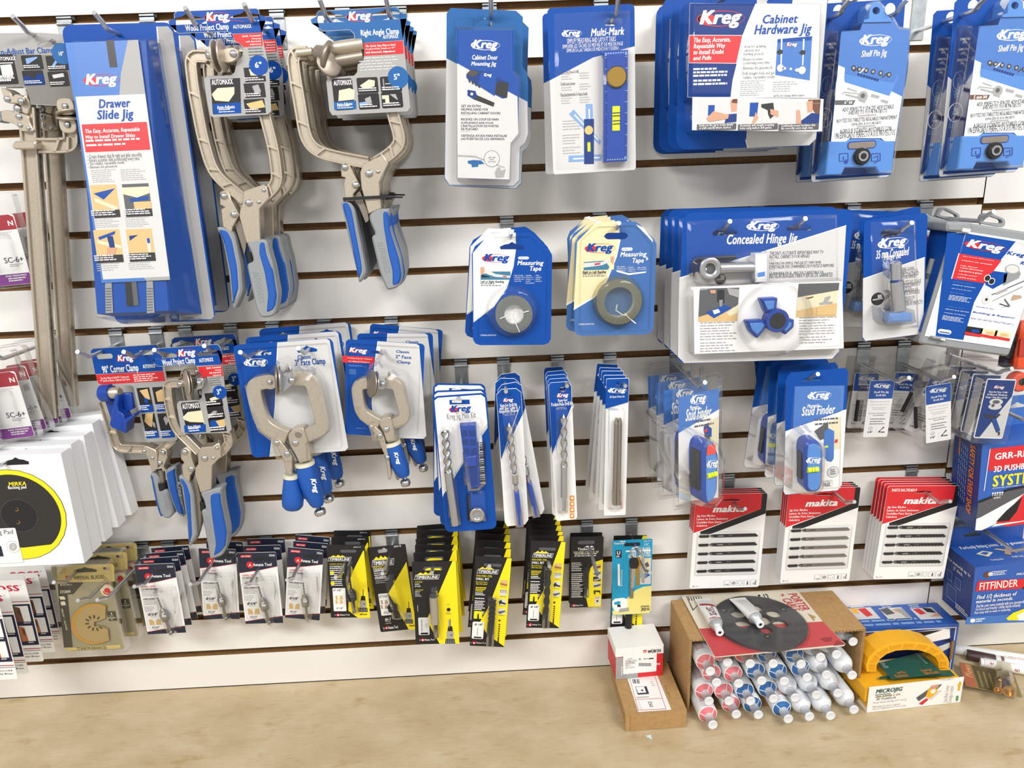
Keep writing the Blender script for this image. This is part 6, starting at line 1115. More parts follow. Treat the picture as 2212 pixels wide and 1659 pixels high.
pin_card(c, None); c.mb.build('insert_card', g)
b = MB(); b.tube([(-w*.72,.012,h*.25),(-w*.72,.012,h*.62)], .0028, GUN, 10); b.build('drill_bit', g)
b = MB(); o = rrect(-w*.64,-.008,w*.58,h+.024,.003); clear_box(b, inset(o,0), -.003, .024); b.build('clear_box', g)
stack(g, 'small clear box of a shelf pin drill bit hanging straight', .06, [(.024,2,-.006,.003)], h*1.1, 'straight shelf pin drill bits')
M3, w3, h3 = fit(Q((1991,834), (2043,826), (2063,946), (2009,956)), .085)
r = dup(g, label='clear box of a shelf pin drill bit leaning right, frontmost of its three'); r.matrix_basis = M3; r['group'] = 'leaning shelf pin drill bits'
dup(g, label='clear box of a shelf pin drill bit leaning left, middle of its three').matrix_basis = Matrix.Translation((-.02,.034,.004)) @ M3 @ Matrix.Rotation(math.radians(29),4,'Y')
dup(g, label='clear box of a shelf pin drill bit at the back of its three').matrix_basis = Matrix.Translation((-.034,.066,.002)) @ M3 @ Matrix.Rotation(math.radians(13),4,'Y')
hook(7,(1964,816),.138,'wire hook holding the straight shelf pin drill bits'); hook(7,(2061,814),.138,'wire hook holding the leaning shelf pin drill bits')
M, w, h = fit(Q((2124,819), (2188,818), (2172,949), (2110,944)), .11)
g = thing('collar_kit_pack', '', 'bit pack', M); c = Sheet(M, w, h)
c.base(WHITE, c.rr(0,0,1,1,.003), [], back=WHITE); c.poly([(.03,.02),(.97,.02),(.98,.28),(.2,.98),(.03,.98)], NAVY); c.poly([(.985,.27),(.985,.31),(.25,.985),(.2,.985)], PALE, 2); c.poly([(.985,.33),(.98,.98),(.27,.98)], PALE, 1)
c.logo(.3,.11,.64,.17,WHITE,RED,4); c.text('Easy-Set Stop Collar',.16,.2,.8,.23,WHITE,'imp',4,1); c.text('& Material Thickness',.12,.245,.8,.275,WHITE,'imp',4,1); c.text('Gauge / Hex Wrench Kit',.08,.29,.82,.32,WHITE,'imp',4,1)
c.poly(c.oval(.48,.38,.011,.0055),PALE,4); c.poly([(.31,.38),(.65,.38),(.65,.46),(.31,.46)],PALE,3); c.poly(c.oval(.48,.46,.0108,.005),PALE,3); c.poly(c.oval(.48,.38,.006,.003),DGREY,5); c.poly(c.oval(.4,.44,.0028),DGREY,5)
c.poly([(.2,.58),(.6,.62),(.66,.57),(.74,.59),(.62,.66),(.85,.85),(.74,.9),(.45,.68),(.2,.64)],INK,4); c.poly([(.45,.66),(.62,.66),(.84,.85),(.75,.89)],BLUE,5); c.poly([(.78,.88),(.84,.87),(.87,.93),(.82,.95)],PLK,5)
c.mb.build('insert_card', g)
b = MB(); o = rrect(-w*.62,-.008,w*.66,h+.02,.004); clear_box(b, o, -.003, .02); b.build('clear_box', g)
b = MB(); b.box(-w*.6,-w*.6+.0006,.001,.018,.004,h*.98,PALE); b.build('side_card', g)
stack(g, 'clear box of a stop collar kit, blue and grey card', .11, [(.083,0,-.004,.001), (.056,0,-.006,.001), (.029,1,-.008,.001)], h*1.1, 'stop collar kits')
hook(7,(2186,796),.14,'wire hook holding the stop collar kits')
# ================================================================ lower rows of the wall
# ---- jigsaw blade cards
def blade_card(q4, d, blade_mt, shank_mt, teeth, code, parts_no, lab, grp, rest, rake):
    M, w, h = fit(q4, d); g = thing('jigsaw_blade_card', '', 'blade pack', M); c = Sheet(M, w, h, .0012)
    hole = [(.39,.075),(.39,.062),(.47,.055),(.5,.048),(.53,.055),(.62,.062),(.62,.075)]
    c.base(WHITE, c.rr(0,0,1,1,.004), [hole], back=WHITE, side=PALE)
    c.poly([(0,.02),(.02,.002),(.925,.002),(.925,.165),(.002,.4)], RED, 1, [hole]); c.poly([(.925,.002),(.985,.002),(.998,.02),(.998,.212),(.24,.415),(.1,.415),(.1,.385),(.925,.165)], BLACK)
    c.text('makita',.25,.118,.7,.188,WHITE,'logo')
    if parts_no: c.text(parts_no,.06,.028,.4,.058,WHITE,'imp')
    for i, (t, e) in enumerate((('Jig Saw Blades',.29),('Lames de Scies Sauteuses',.475),('Cuchillas Para Sierra',.39),('Caladora',.19))): c.text(t,.035,.208+i*.034,e,.23+i*.034,WHITE,'imp',4,1)
    for i in range(5):
        u = .49+i*.096; c.poly(c.rr(u,.918,u+.082,.978,.001), GREY, 2); c.poly(c.rr(u+.004,.92,u+.078,.976,.001), WHITE, 3)
    c.poly([(.5,.96),(.55,.955),(.565,.965),(.565,.972),(.51,.968)],GREY,4); c.poly([(.6,.94),(.63,.928),(.66,.94),(.65,.965),(.605,.965)],GREY,4)
    for k in range(5): c.poly(c.oval(.722+.026*math.cos(k*1.256+.3),.948+.02*math.sin(k*1.256+.3),.0008,None,8),DGREY,4)
    c.poly([(.815,.97),(.82,.935),(.827,.928),(.835,.935),(.84,.97)],DGREY,4); c.poly([(.9,.97),(.905,.95),(.925,.945),(.93,.96)],GREY,4); c.poly([(.94,.925),(.95,.922),(.945,.972),(.93,.974)],DGREY,4)
    c.text(code,.04,.968,.12,.982,DGREY,'reg',3,1); c.mb.build('backing_card', g)
    for i, v in enumerate((.435,.528,.622,.716,.81)):
        b = MB(); k = Sheet(M, w, h, .0006, b, -.0026); X = lambda u, dv: k.p(u, v+dv)
        b.ext([X(.08,.0),X(.095,-.013),X(.2,-.013),X(.215,-.017),X(.225,-.008),X(.25,-.008),X(.26,-.015),X(.29,-.018+.0),X(.3,.012),X(.26,.01),X(.25,.004),X(.225,.004),X(.215,.013),X(.2,.012),X(.1,.013)], -.0026, -.0014, shank_mt)
        top = -.018-rake; n = teeth; tz = []
        for j in range(n): u = .32+(.91-.32)*j/n; du = (.91-.32)/n; tz += [X(u,.012-.002*0),X(u+du*.75,.016),X(u+du*.8,.008)]
        b.ext([X(.29,-.018),X(.88,top)]+[X(.922,.008)]+tz[::-1]+[X(.29,.012)], -.0026, -.0015, blade_mt)
        k.text('makita',.345,v-.010,.43,v+.002,PALE if blade_mt is GUN else INK,'logo',1,1); k.text('JAPAN',.5,v-.009,.555,v-.002,PALE if blade_mt is GUN else INK,'reg',1,1); k.text(code,.225,v-.009,.28,v+.003,PALE,'bold',3,1)
        b.build('jigsaw_blade', g)
    b = MB(); k = Card(w,h); tray(b, k.pts(k.rr(.055,.39,.955,.86,.004)), -.0013, -.0045, FILM, .0015)
    for v in (.48,.575,.67,.765): b.flat(k.pts([(.1,v),(.9,v),(.9,v+.012),(.1,v+.012)]), -.0048, FILM)
    b.build('clear_cover', g)
    stack(g, lab, d, rest, h*.94, grp)
DULL = mat('blade_grey_steel','#8f8c88',.35,.7)
R5 = lambda d, n, s: [(d-s*(i+1), 0, -.0004*(i+1), .0003*(i+1)) for i in range(n)]
blade_card(Q((1494,1069),(1648,1064),(1648,1267),(1497,1270)), .034, GUN, GUN, 26, 'BR-13', None, 'red card of black jigsaw blades below the laser stud finders', 'left jigsaw blade cards', R5(.034,3,.0068), 0)
blade_card(Q((1689,1057),(1847,1052),(1845,1253),(1698,1258)), .036, DULL, GUN, 18, 'B-12', None, 'red card of grey jigsaw blades with black shanks', 'middle jigsaw blade cards', R5(.036,3,.0070), 0)
blade_card(Q((1904,1050),(2062,1049),(2050,1248),(1898,1250)), .05, GUN, GUN, 13, 'B-17', 'PARTS NO.792469-9', 'red card of coarse black jigsaw blades with parts number', 'right jigsaw blade cards', R5(.05,4,.0090), 0)
hook(10,(1610,1099),.088,'wire hook holding the left jigsaw blade cards'); hook(10,(1846,1084),.105,'wire hook holding the middle jigsaw blade cards'); hook(10,(2053,1083),.112,'wire hook holding the right jigsaw blade cards')

# ---- countersink cards, navy
def twist2(b, p, q, r, turns, mt): return twist(b, p, q, r, turns, mt)
def countersink(b, a, e, r, mt, collar=True):    # a: drill point, e: end of shank (local points)
    a, e = Vector(a), Vector(e); ax = e-a; L = ax.length; ax.normalize()
    twist(b, a, a+ax*L*.3, r*.24, 2, mt); b.lathe([(L*.28,r*.25),(L*.36,r*.75),(L*.42,r*.8),(L*.42,r),(L*.6,r),(L*.62,r*.7)], a, ax, mt, 20); b.lathe([(L*.62,r*.42),(L*.86,r*.42),(L*.88,r*.28),(L*.92,r*.28),(L*.94,r*.42),(L,r*.42)], a, ax, mt, 6, False)
    return b
def countersink_card(q4, d, num, size, lab, grp, rest, roll=0):
    M, w, h = fit(q4, d); g = thing('countersink_card', '', 'bit pack', M); c = Sheet(M, w, h, .0005)
    c.base(WHITE, [(0,0),(0,1),(1,1),(1,.012),(.985,0)], [], back=PALE)
    c.poly([(0,.002),(0,.275),(.5,.245),(1,.195),(1,.012),(.985,.002)], INK); c.poly([(0,.275),(.5,.245),(1,.195),(1,.2),(.5,.25),(0,.281)], RED, 2)
    c.poly([(0,.965),(.45,.935),(1,.902),(1,.999),(0,.999)], INK); c.poly([(0,.965),(.45,.935),(1,.902),(1,.897),(.45,.93),(0,.96)], RED, 2)
    c.poly([(.08,.032),(.36,.03),(.35,.066),(.07,.068)], RED, 2); c.text('INDUSTRIAL',.1,.04,.335,.058,WHITE,'ital',4,1); c.text(num,.82,.03,.97,.058,WHITE,'imp',4,1)
    c.poly(c.rr(.42,.075,.86,.118,.003), BLACK, 3); c.poly(c.oval(.3,.168,.0062), RED, 3); c.poly([(.25,.195),(.3,.15),(.34,.195),(.3,.175)], WHITE, 4); c.text('Amana Tool',.38,.146,.86,.188,WHITE,'imp',4)
    c.text('CARBIDE TIPPED',.05,.3,.44,.325,RED,'bold',3,1); c.text('COUNTERSINK',.05,.335,.46,.362,BLACK,'imp',3,1); c.lines(.05,.372,.48,.46,4,GREY,2,.4); c.text('AVELLANADOR',.06,.475,.44,.498,BLACK,'imp',3,1); c.lines(.06,.508,.42,.58,4,GREY,2,.4); c.lines(.05,.6,.3,.68,4,GREY,2,.35)
    c.text(chr(216)+'3/8"',.1,.69,.36,.73,INK,'imp',3,1); c.lines(.16,.742,.32,.755,1,GREY,2,.5); c.rect(.1,.785,.4,.865,WOODP,2); c.poly([(.19,.785),(.31,.785),(.27,.82),(.27,.865),(.23,.865),(.23,.82)],WHITE,3); c.text(chr(216)+size,.14,.888,.34,.915,INK,'bold',3,1); c.lines(.18,.922,.3,.935,1,GREY,2,.5)
    for k in range(7): c.rect(.78-.012*k,.33+k*.055,.8-.012*k+.03,.334+k*.055,PALE,2)
    c.mb.build('backing_card', g)
    b = MB(); k = Card(w,h); a, e = k.p(.5,.44), k.p(.68,.97); countersink(b, (a[0],-.009,a[1]), (e[0],-.009,e[1]), w*.105, mat('countersink_steel','#8c8a86',.38,.8)); b.build('countersink_bit', g)
    b = MB(); tray(b, k.pts([(.42,.34),(.9,.32),(.95,.52),(.9,.7),(.82,.96),(.76,1.0),(.62,.98),(.5,.75)]), -.001, -.018, FILM, .004, .003); tray(b, k.pts(k.rr(.03,.29,.95,.94,.004)), -.0008, -.0025, FILM, .001); b.build('clear_cover', g)
    stack(g, lab, d, rest, h*.92, grp)
countersink_card(Q((284,1221),(370,1216),(408,1366),(326,1369)), .075, '55624', '7/64"', 'leaning navy and white countersink card nearest the gold blade packs', 'first navy countersink cards', [(.055,-1,0,.001),(.037,-2,.001,.001),(.018,-2,.002,.001)])
countersink_card(Q((421,1185),(501,1185),(526,1338),(448,1334)), .04, '55626', '1/8"', 'navy and white countersink card below the three inch clamps', 'second navy countersink cards', [(.018,0,.005,.002)])
countersink_card(Q((507,1194),(592,1192),(616,1345),(536,1347)), .06, '55262', '3/32"', 'navy and white countersink card, third group from the left', 'third navy countersink cards', [(.038,0,.002,.001),(.017,0,.003,.003)])
countersink_card(Q((607,1182),(684,1187),(705,1341),(631,1333)), .055, '55266', '1/8"', 'navy and white countersink card beside the black and yellow ones', 'fourth navy countersink cards', [(.035,-.5,.004,.001),(.016,-.5,.003,.003)])
for p, n in (((290,1267),'first navy countersink cards'),((411,1262),'second navy countersink cards'),((526,1264),'third navy countersink cards'),((620,1253),'fourth navy countersink cards')): hook(11,p,.128,'wire hook holding the '+n)
hook(11,(168,1297),.15,'empty wire hook in front of the gold blade packs, left of two'); hook(11,(210,1296),.155,'empty wire hook in front of the gold blade packs, right of two')

# ---- black and yellow cards
def peaks(c, cr, pts, mt=YEL, L=3): return c.G(cr, pts, mt, L)
def timber(c, cr, x0, y0, x1, y1, sk=0):   # framed name with three peaks over it
    a, b = c.q(cr,x0,y0), c.q(cr,x1,y1); u0, v0, u1, v1 = a[0], a[1], b[0], b[1]; W_, H_ = u1-u0, v1-v0
    c.poly([(u0+.06*W_,v0),(u1,v0-.0*H_),(u1-.06*W_,v1),(u0,v1)], WHITE, 3); c.poly([(u0+.075*W_,v0+.07*H_),(u1-.015*W_,v0+.07*H_),(u1-.07*W_,v1-.07*H_),(u0+.015*W_,v1-.07*H_)], BLACK, 4)
    c.text('TIMBERLINE',u0+.08*W_,v0+.18*H_,u1-.07*W_,v1-.18*H_,WHITE,'ital',5,1)
    for k, (p, s) in enumerate(((.25,.5),(.45,.62),(.62,.5))): c.poly([(u0+W_*(p-.14),v0-.02*H_),(u0+W_*p,v0-s*H_),(u0+W_*(p+.15),v0-.02*H_)], YEL, 3+k)
def amana(c, cr, x, y, e):
    a, b = c.q(cr,x,y), c.q(cr,e,y+14); du = b[0]-a[0]
    c.text('by',a[0],a[1]+.002,a[0]+du*.08,b[1]-.001,WHITE,'reg',3,1); c.poly(c.oval(a[0]+du*.22,(a[1]+b[1])/2,.003,None,14),RED,3); c.poly(c.oval(a[0]+du*.22,(a[1]+b[1])/2+.003,.0015,None,10),WHITE,4); c.text('Amana Tool',a[0]+du*.34,a[1]-.002,b[0],b[1]+.001,WHITE,'imp',3,1)
def chuck(c, cr, x, y, s, L=3):    # printed drill chuck, foot at (x, y)
    for l, mt in (([(-3,-200),(3,-200),(4,-140),(-4,-140)],DGREY),([(-16,-140),(16,-140),(22,-100),(-22,-100)],BLACK),([(-28,-98),(28,-98),(28,-40),(-28,-40)],GREY),([(-36,-38),(36,-38),(40,0),(-40,0)],BLACK)): c.G(cr,[(x+a*s,y+b*s) for a,b in l],mt,L)
    c.O(cr,x+10*s,y-70*s,.0012,BLACK,L+1)
    for k in range(5): c.G(cr,[(x+(-30+k*14)*s,y-34*s),(x+(-26+k*14)*s,y-34*s),(x+(-25+k*14)*s,y-4*s),(x+(-31+k*14)*s,y-4*s)],GREY,L+1)
def text_block(c, cr, x, y, e, dy, items):
    for i, (t, mt) in enumerate(items): c.T(t,cr,x,y+i*dy,x+(e-x)*min(1,len(t)/22),y+i*dy+dy*.62,mt,'bold',3,1)
M, w, h = fit(Q((699,1178),(784,1176),(799,1334),(721,1333)), .06)
g = thing('countersink_card', '', 'bit pack', M); c = Sheet(M, w, h, .0005)
c.base(BLACK, c.rr(0,0,1,1,.002), [], back=PALE); c.G(cV,[(525,350),(535,350),(603,1078),(470,1078),(365,1000),(370,690),(430,540)],YEL)
c.T('#608-116',cV,420,303,500,316,WHITE,'bold',3,1); c.poly(c.rr(*c.q(cV,275,338),*c.q(cV,452,370),.003),DGREY,2); timber(c,cV,138,420,402,462)
c.T('CARBIDE TIPPED',cV,158,488,300,500,YEL,'reg',3,1); c.T('COUNTERSINK',cV,160,512,325,530,WHITE,'imp',3,1); c.lines(*c.q(cV,162,538),*c.q(cV,330,625),4,WHITE,2,.4); c.G(cV,[(165,575),(205,572),(208,602),(168,605)],YEL,3); c.T('AVELLANADOR',cV,172,632,295,648,WHITE,'imp',3,1); c.LN(cV,175,660,310,740,4,WHITE,2,.4); c.O(cV,195,702,.0035,YEL,4)
c.RR(cV,192,755,345,1005,.0015,WHITE,2); c.T(chr(216)+' 3/8"',cV,200,765,292,790,INK,'bold',3,1); c.T(chr(216)+' 1/8"',cV,235,962,308,985,INK,'bold',3,1)
for y0 in (838,885): c.G(cV,[(220,y0),(298,y0-3),(306,y0+38),(230,y0+42)],WOODP,3); c.G(cV,[(245,y0),(275,y0),(268,y0+40),(255,y0+40)],WHITE,4)
chuck(c,cV,525,1015,1.25); c.T('Shank',cV,512,1030,570,1046,INK,'imp',3,1); c.O(cV,503,1040,.0014,INK,3); amana(c,cV,218,1038,378); c.mb.build('backing_card', g)
b = MB(); q = L3(M,cV,[(378,660),(430,1020)],-.009); countersink(b,q[0],q[1],.0085,GUN); b.build('countersink_bit', g)
b = MB(); tray(b, tr(M,cV,[(345,505),(400,500),(405,640),(455,700),(470,1025),(420,1045),(365,850),(330,680)],-.012), -.001, -.018, FILM, .004); b.build('clear_cover', g)
stack(g, 'black and yellow carbide countersink card marked three eighths', .06, [(.036,0,.003,.002),(.014,0,.003,.003)], h*.93, 'black and yellow countersink cards')
hook(11,(725,1247),.127,'wire hook holding the black and yellow countersink cards')
M, w, h = fit(Q((789,1183),(873,1175),(905,1357),(826,1365)), .05)
g = thing('countersink_card', 'single black and yellow countersink card with an open white hang hole', 'bit pack', M); c = Sheet(M, w, h, .0005)
hole = c.qs(cV,[(682,350),(690,340),(730,335),(740,320),(755,318),(770,330),(785,332),(790,350),(780,368),(690,378)])
c.base(BLACK, c.rr(0,0,1,1,.003), [hole], back=PALE); c.poly([c.q(cV,995,470),c.q(cV,1070,960),c.q(cV,1110,1205),c.q(cV,1020,1205),c.q(cV,800,810)],YEL)
c.T('#608-142',cV,858,293,940,308,WHITE,'bold',3,1); timber(c,cV,610,455,872,500); c.T('HIGH SPEED STEEL',cV,630,520,790,535,YEL,'reg',3,1); c.T('COUNTERSINK',cV,635,545,800,562,WHITE,'imp',3,1); c.LN(cV,640,570,800,620,3,WHITE,2,.4); c.T('AVELLANADOR',cV,650,628,775,644,WHITE,'imp',3,1); c.LN(cV,655,655,790,705,3,GREY,2,.4)
c.RR(cV,688,820,835,1045,.0015,WHITE,2); c.T(chr(216)+'19/64"',cV,695,832,800,855,INK,'bold',3,1); c.T(chr(216)+'3/32"',cV,745,1010,820,1030,INK,'bold',3,1)
for y0 in (888,940): c.G(cV,[(712,y0),(785,y0-4),(795,y0+38),(722,y0+42)],mat('print_tan','#b89a84',.5),3); c.G(cV,[(735,y0),(765,y0),(758,y0+40),(745,y0+40)],WHITE,4)
c.T('#6-7',cV,760,1080,830,1105,WHITE,'bold',3,1); c.LN(cV,765,1115,835,1150,2,GREY,2,.4); chuck(c,cV,1020,1140,1.2); c.T('Shank',cV,1025,1152,1085,1168,INK,'imp',3,1); amana(c,cV,742,1175,905); c.mb.build('backing_card', g)
b = MB(); q = L3(M,cV,[(810,850),(880,1085)],-.009); countersink(b,q[0],q[1],.0085,GUN); b.build('countersink_bit', g)
b = MB(); tray(b, tr(M,cV,[(755,660),(850,640),(985,1080),(905,1100),(835,1090)],-.012), -.001, -.018, FILM, .004); b.build('clear_cover', g)
hook(11,(826,1239),.125,'wire hook holding the single black and yellow countersink card')
# bit holder
M, w, h = fit(Q((888,1214),(985,1211),(992,1390),(899,1391)), .125)
g = thing('bit_holder_card', '', 'bit pack', M); c = Sheet(M, w, h, .0005)
c.base(BLACK, [(0,.012),(.012,0),(1,0),(1,1),(.01,1)], [], back=PALE); c.G(cV,[(1495,462),(1533,460),(1570,1358),(1355,1360),(1215,1100),(1350,800)],YEL)
c.poly(c.rr(*c.q(cV,1178,525),*c.q(cV,1388,565),.0035),DGREY,2); c.G(cV,[(1200,550),(1240,535),(1360,540),(1375,558),(1200,562)],YEL,3); timber(c,cV,1078,612,1360,658)
text_block(c,cV,1088,682,1225,23,(('QUICK RELEASE',YEL),('MAGNETIC',WHITE),('BIT HOLDER',WHITE))); text_block(c,cV,1090,768,1230,17,(('Conecte Rapido',YEL),('Adaptador',WHITE),('Para el',WHITE),('Magnetico',WHITE),('Para Puntas',WHITE)))
c.RR(cV,1122,1075,1248,1262,.002,PALE,3); c.RR(cV,1152,1095,1172,1165,.0005,GREY,4); c.G(cV,[(1155,1165),(1168,1165),(1172,1225),(1155,1225)],GREY,4); c.T('3"',cV,1198,1140,1225,1158,INK,'reg',4,1); c.LN(cV,1192,1165,1235,1185,2,GREY,4,.4); c.RR(cV,1150,1238,1232,1256,.0008,BLACK,4)
c.T('1/4"',cV,1432,925,1465,940,DGREY,'reg',3,1); c.G(cV,[(1430,988),(1442,970),(1465,970),(1477,988),(1465,1007),(1442,1007)],BLACK,3); c.LN(cV,1425,1020,1485,1045,2,DGREY,3,.35)
c.G(cV,[(1450,1100),(1468,1098),(1470,1190),(1452,1190)],GREY,3); chuck(c,cV,1470,1358,1.35); c.R(cV,1115,940,1122,1010,PALE,3); amana(c,cV,1138,1308,1298); c.mb.build('backing_card', g)
b = MB(); q = L3(M,cV,[(1290,840),(1308,1130),(1310,1145),(1318,1285)],-.009); b.tube([q[0],q[1]], .0078, STEEL, 20); b.tube([q[2],q[3]], .0042, GUN, 6, True, False); b.build('bit_holder', g)
b = MB(); tray(b, tr(M,cV,[(1245,790),(1330,785),(1355,1290),(1300,1310),(1260,1150)],-.012), -.001, -.0185, FILM, .004); b.build('clear_cover', g)
stack(g, 'black and yellow magnetic bit holder card with silver holder', .125, [(.104,-2,.001,.006),(.083,1.5,.001,.007),(.062,-3,.001,.009),(.041,1,.000,.012),(.02,-4,.000,.013)], h*.9, 'magnetic bit holder cards')
hook(11,(933,1237),.14,'wire hook holding the magnetic bit holder cards',.004)
# drill bit cards
def drill_card(q4, d, cr, geo, size, label, grp, rest, ndrill, name='drill_bit_card'):
    M, w, h = fit(q4, d); g = thing(name, '', 'bit pack', M); c = Sheet(M, w, h, .0005)
    return M, w, h, g, c
def std_drill(c, size):            # print shared by the tall drill bit cards, in card fractions
    c.poly([(.88,.005),(1,.005),(.998,.995),(.95,.98),(.47,.86),(.25,.72),(.45,.56)], YEL)
    c.poly(c.rr(.24,.072,.74,.105,.003), DGREY, 2); u0, v0, u1, v1 = .06,.135,.68,.185; W_, H_ = u1-u0, v1-v0
    c.poly([(u0+.06*W_,v0),(u1,v0),(u1-.06*W_,v1),(u0,v1)], WHITE, 3); c.poly([(u0+.075*W_,v0+.07*H_),(u1-.015*W_,v0+.07*H_),(u1-.07*W_,v1-.07*H_),(u0+.015*W_,v1-.07*H_)], BLACK, 4); c.text('TIMBERLINE',u0+.08*W_,v0+.18*H_,u1-.07*W_,v1-.18*H_,WHITE,'ital',5,1)
    for k, (p, s) in enumerate(((.25,.5),(.45,.62),(.62,.5))): c.poly([(u0+W_*(p-.14),v0-.02*H_),(u0+W_*p,v0-s*H_),(u0+W_*(p+.15),v0-.02*H_)], YEL, 3+k)
    c.text('HIGH SPEED STEEL',.06,.2,.5,.22,YEL,'bold',3,1); c.text('DRILL BIT',.06,.23,.42,.256,WHITE,'imp',3,1); c.text('Broca De Acero',.06,.268,.38,.284,YEL,'bold',3,1); c.text('Alta Velocidad',.06,.29,.37,.306,YEL,'bold',3,1)
    for k, n in ((.335,3),(.395,2),(.455,1),(.485,4),(.56,2),(.605,2)): c.lines(.06,k,.36,k+n*.0185,n,YEL if k == .335 else WHITE,2,.5)
    for k, (t, mt) in enumerate((('WOOD',WOODP),('METAL',PALE),('PVC',PALE),('NON-FERROUS',PALE))):
        v = .245+k*.105; c.rect(.74,v,.94,v+.065,mt,3); c.text(t,.76,v+.072,.93,v+.082,DGREY,'bold',3,1)
        if k == 0: c.poly([(.74,v+.03),(.94,v+.045),(.94,v+.065),(.74,v+.05)],mat('print_rust','#a8683c',.5),4)
        if k in (1,): 
            for j in range(5): c.poly([(.75+j*.04,v),(.765+j*.04,v),(.785+j*.04,v+.035),(.775+j*.04,v+.035)],DGREY,4)
        if k == 2: c.poly([(.74,v+.03),(.8,v+.005),(.83,v+.03),(.94,v+.045),(.94,v+.06),(.8,v+.05),(.76,v+.065)],INK,4)
        if k == 3: c.poly([(.75,v+.035),(.94,v+.02),(.94,v+.035),(.8,v+.06),(.75,v+.05)],DGREY,4)
    c.rect(.06,.6,.3,.686,YEL,4); c.poly([(.165,.63),(.2,.63),(.21,.686),(.155,.686)],BLACK,5)
    c.poly(c.rr(.04,.72,.37,.915,.0025), WHITE, 4); c.text(chr(216)+' '+size,.1,.738,.33,.762,INK,'imp',6,1); c.poly([(.185,.79),(.205,.79),(.205,.88),(.185,.88)],GREY,5); c.poly(c.rr(.1,.89,.32,.908,.0008),BLACK,5)
    c.poly(c.oval(.8,.695,.0018,None,10),BLACK,4)
    for j in range(6): c.poly([(.785,.73+j*.025),(.83,.738+j*.025),(.83,.752+j*.025),(.785,.744+j*.025)],BLACK,4)
    c.poly([(.79,.88),(.825,.88),(.825,.96),(.79,.95)],BLACK,4)
    c.text('by',.03,.958,.06,.966,WHITE,'reg',3,1); c.poly(c.oval(.12,.96,.003,None,12),RED,3); c.poly(c.oval(.12,.966,.0014,None,8),WHITE,4); c.text('Amana Tool',.18,.952,.46,.968,WHITE,'imp',3,1)
for q4, d, cr, size, lab, grp, rest, tip, hn in (
    (Q((1019,1199),(1095,1206),(1099,1396),(1023,1396)), .125, cW, '1/8"', 'black and yellow card of three slim eighth inch drill bits', 'eighth inch drill bit cards', [(.104,-1.5,.0,.004),(.083,1.5,0,.006),(.062,-1.5,0,.008),(.042,1.5,0,.010),(.02,0,0,.012)], (1057,1223), 'wire hook holding the eighth inch drill bit cards'),
    (Q((1138,1168),(1213,1169),(1216,1357),(1145,1355)), .115, cW, '1/4"', 'black and yellow card of one thick quarter inch drill bit', 'quarter inch drill bit cards', [(.098,-1.5,-.001,.001),(.08,1.2,-.001,.001),(.062,-1.2,-.001,.002),(.042,1,-.001,.002),(.022,0,-.001,.003)], (1187,1224), 'wire hook holding the quarter inch drill bit cards')):
    M, w, h = fit(q4, d); g = thing('drill_bit_card', '', 'bit pack', M); c = Sheet(M, w, h, .0005); c.base(BLACK, [(0,0),(0,1),(1,1),(1,0)], [], back=PALE); std_drill(c, size); c.mb.build('backing_card', g)
    k = Card(w,h)
    if size == '1/8"':
        for u in (.5,.555,.615):
            b = MB(); p, q, r = k.p(u,.44), k.p(u+.005,.7), k.p(u+.008,.92); twist(b,(p[0],-.005,p[1]),(q[0],-.005,q[1]),.0027,2.5,GUN); b.tube([(q[0],-.005,q[1]),(r[0],-.005,r[1])],.0025,GUN,10); b.build('drill_bit', g)
    else:
        b = MB(); p, q, r = k.p(.54,.3), k.p(.545,.78), k.p(.545,.955); twist(b,(p[0],-.007,p[1]),(q[0],-.007,q[1]),.0057,2.2,GUN); b.tube([(q[0],-.007,q[1]),(r[0],-.007,r[1])],.0055,GUN,14); b.build('drill_bit', g)
    b = MB(); tray(b, k.pts([(.42,.28 if size != '1/8"' else .42),(.68,.28 if size != '1/8"' else .42),(.7,.97),(.44,.97)]), -.001, -.0145, FILM, .003); b.build('clear_cover', g)
    stack(g, lab, d, rest, h*.92, grp); hook(11, tip, .14, hn, .004)
M, w, h = fit(Q((1232,1160),(1302,1158),(1301,1311),(1232,1312)), .03)
g = thing('drill_bit_card', '', 'bit pack', M); c = Sheet(M, w, h, .0005)
c.base(BLACK, c.rr(0,0,1,1,.0025), [], back=PALE); c.poly([c.q(cW,1520,495)]+[c.q(cW,1440,520),c.q(cW,1385,590),c.q(cW,1350,720),c.q(cW,1335,900),c.q(cW,1360,1010),(.99,.995),(.998,.35)],YEL)
c.poly(c.rr(*c.q(cW,1250,292),*c.q(cW,1430,328),.003),DGREY,2); c.G(cW,[(1318,362),(1350,345),(1375,352),(1400,345),(1425,362)],WHITE,3); c.T('Timberline',cW,1245,368,1425,392,WHITE,'imp',3); c.T('HIGH-SPEED STEEL DRILL BIT',cW,1202,406,1475,422,CREAM,'imp',3,1); c.LN(cW,1212,432,1462,468,2,WHITE,2,.45)
for y0, n in ((530,5),(648,6),(770,3),(835,4)): c.LN(cW,1180,y0,1300,y0+n*20,n,WHITE,2,.45)
for k in range(4): c.R(cW,1415,550+k*66,1495,598+k*66,(WOODP,PALE,INK,PALE)[k],3); c.G(cW,[(1415,580+k*66),(1495,560+k*66),(1495,580+k*66),(1430,598+k*66)],(BROWN,DGREY,GREY,DGREY)[k],4)
c.G(cW,[(1420,830),(1490,830),(1492,880),(1480,850),(1440,845),(1435,880),(1420,860)],INK,4); c.RR(cW,1430,895,1492,990,.001,CREAM,3); c.T('9/16"',cW,1438,902,1484,916,INK,'bold',4,1); c.O(cW,1460,945,.002,INK,4); amana(c,cW,1180,985,1300); c.mb.build('backing_card', g)
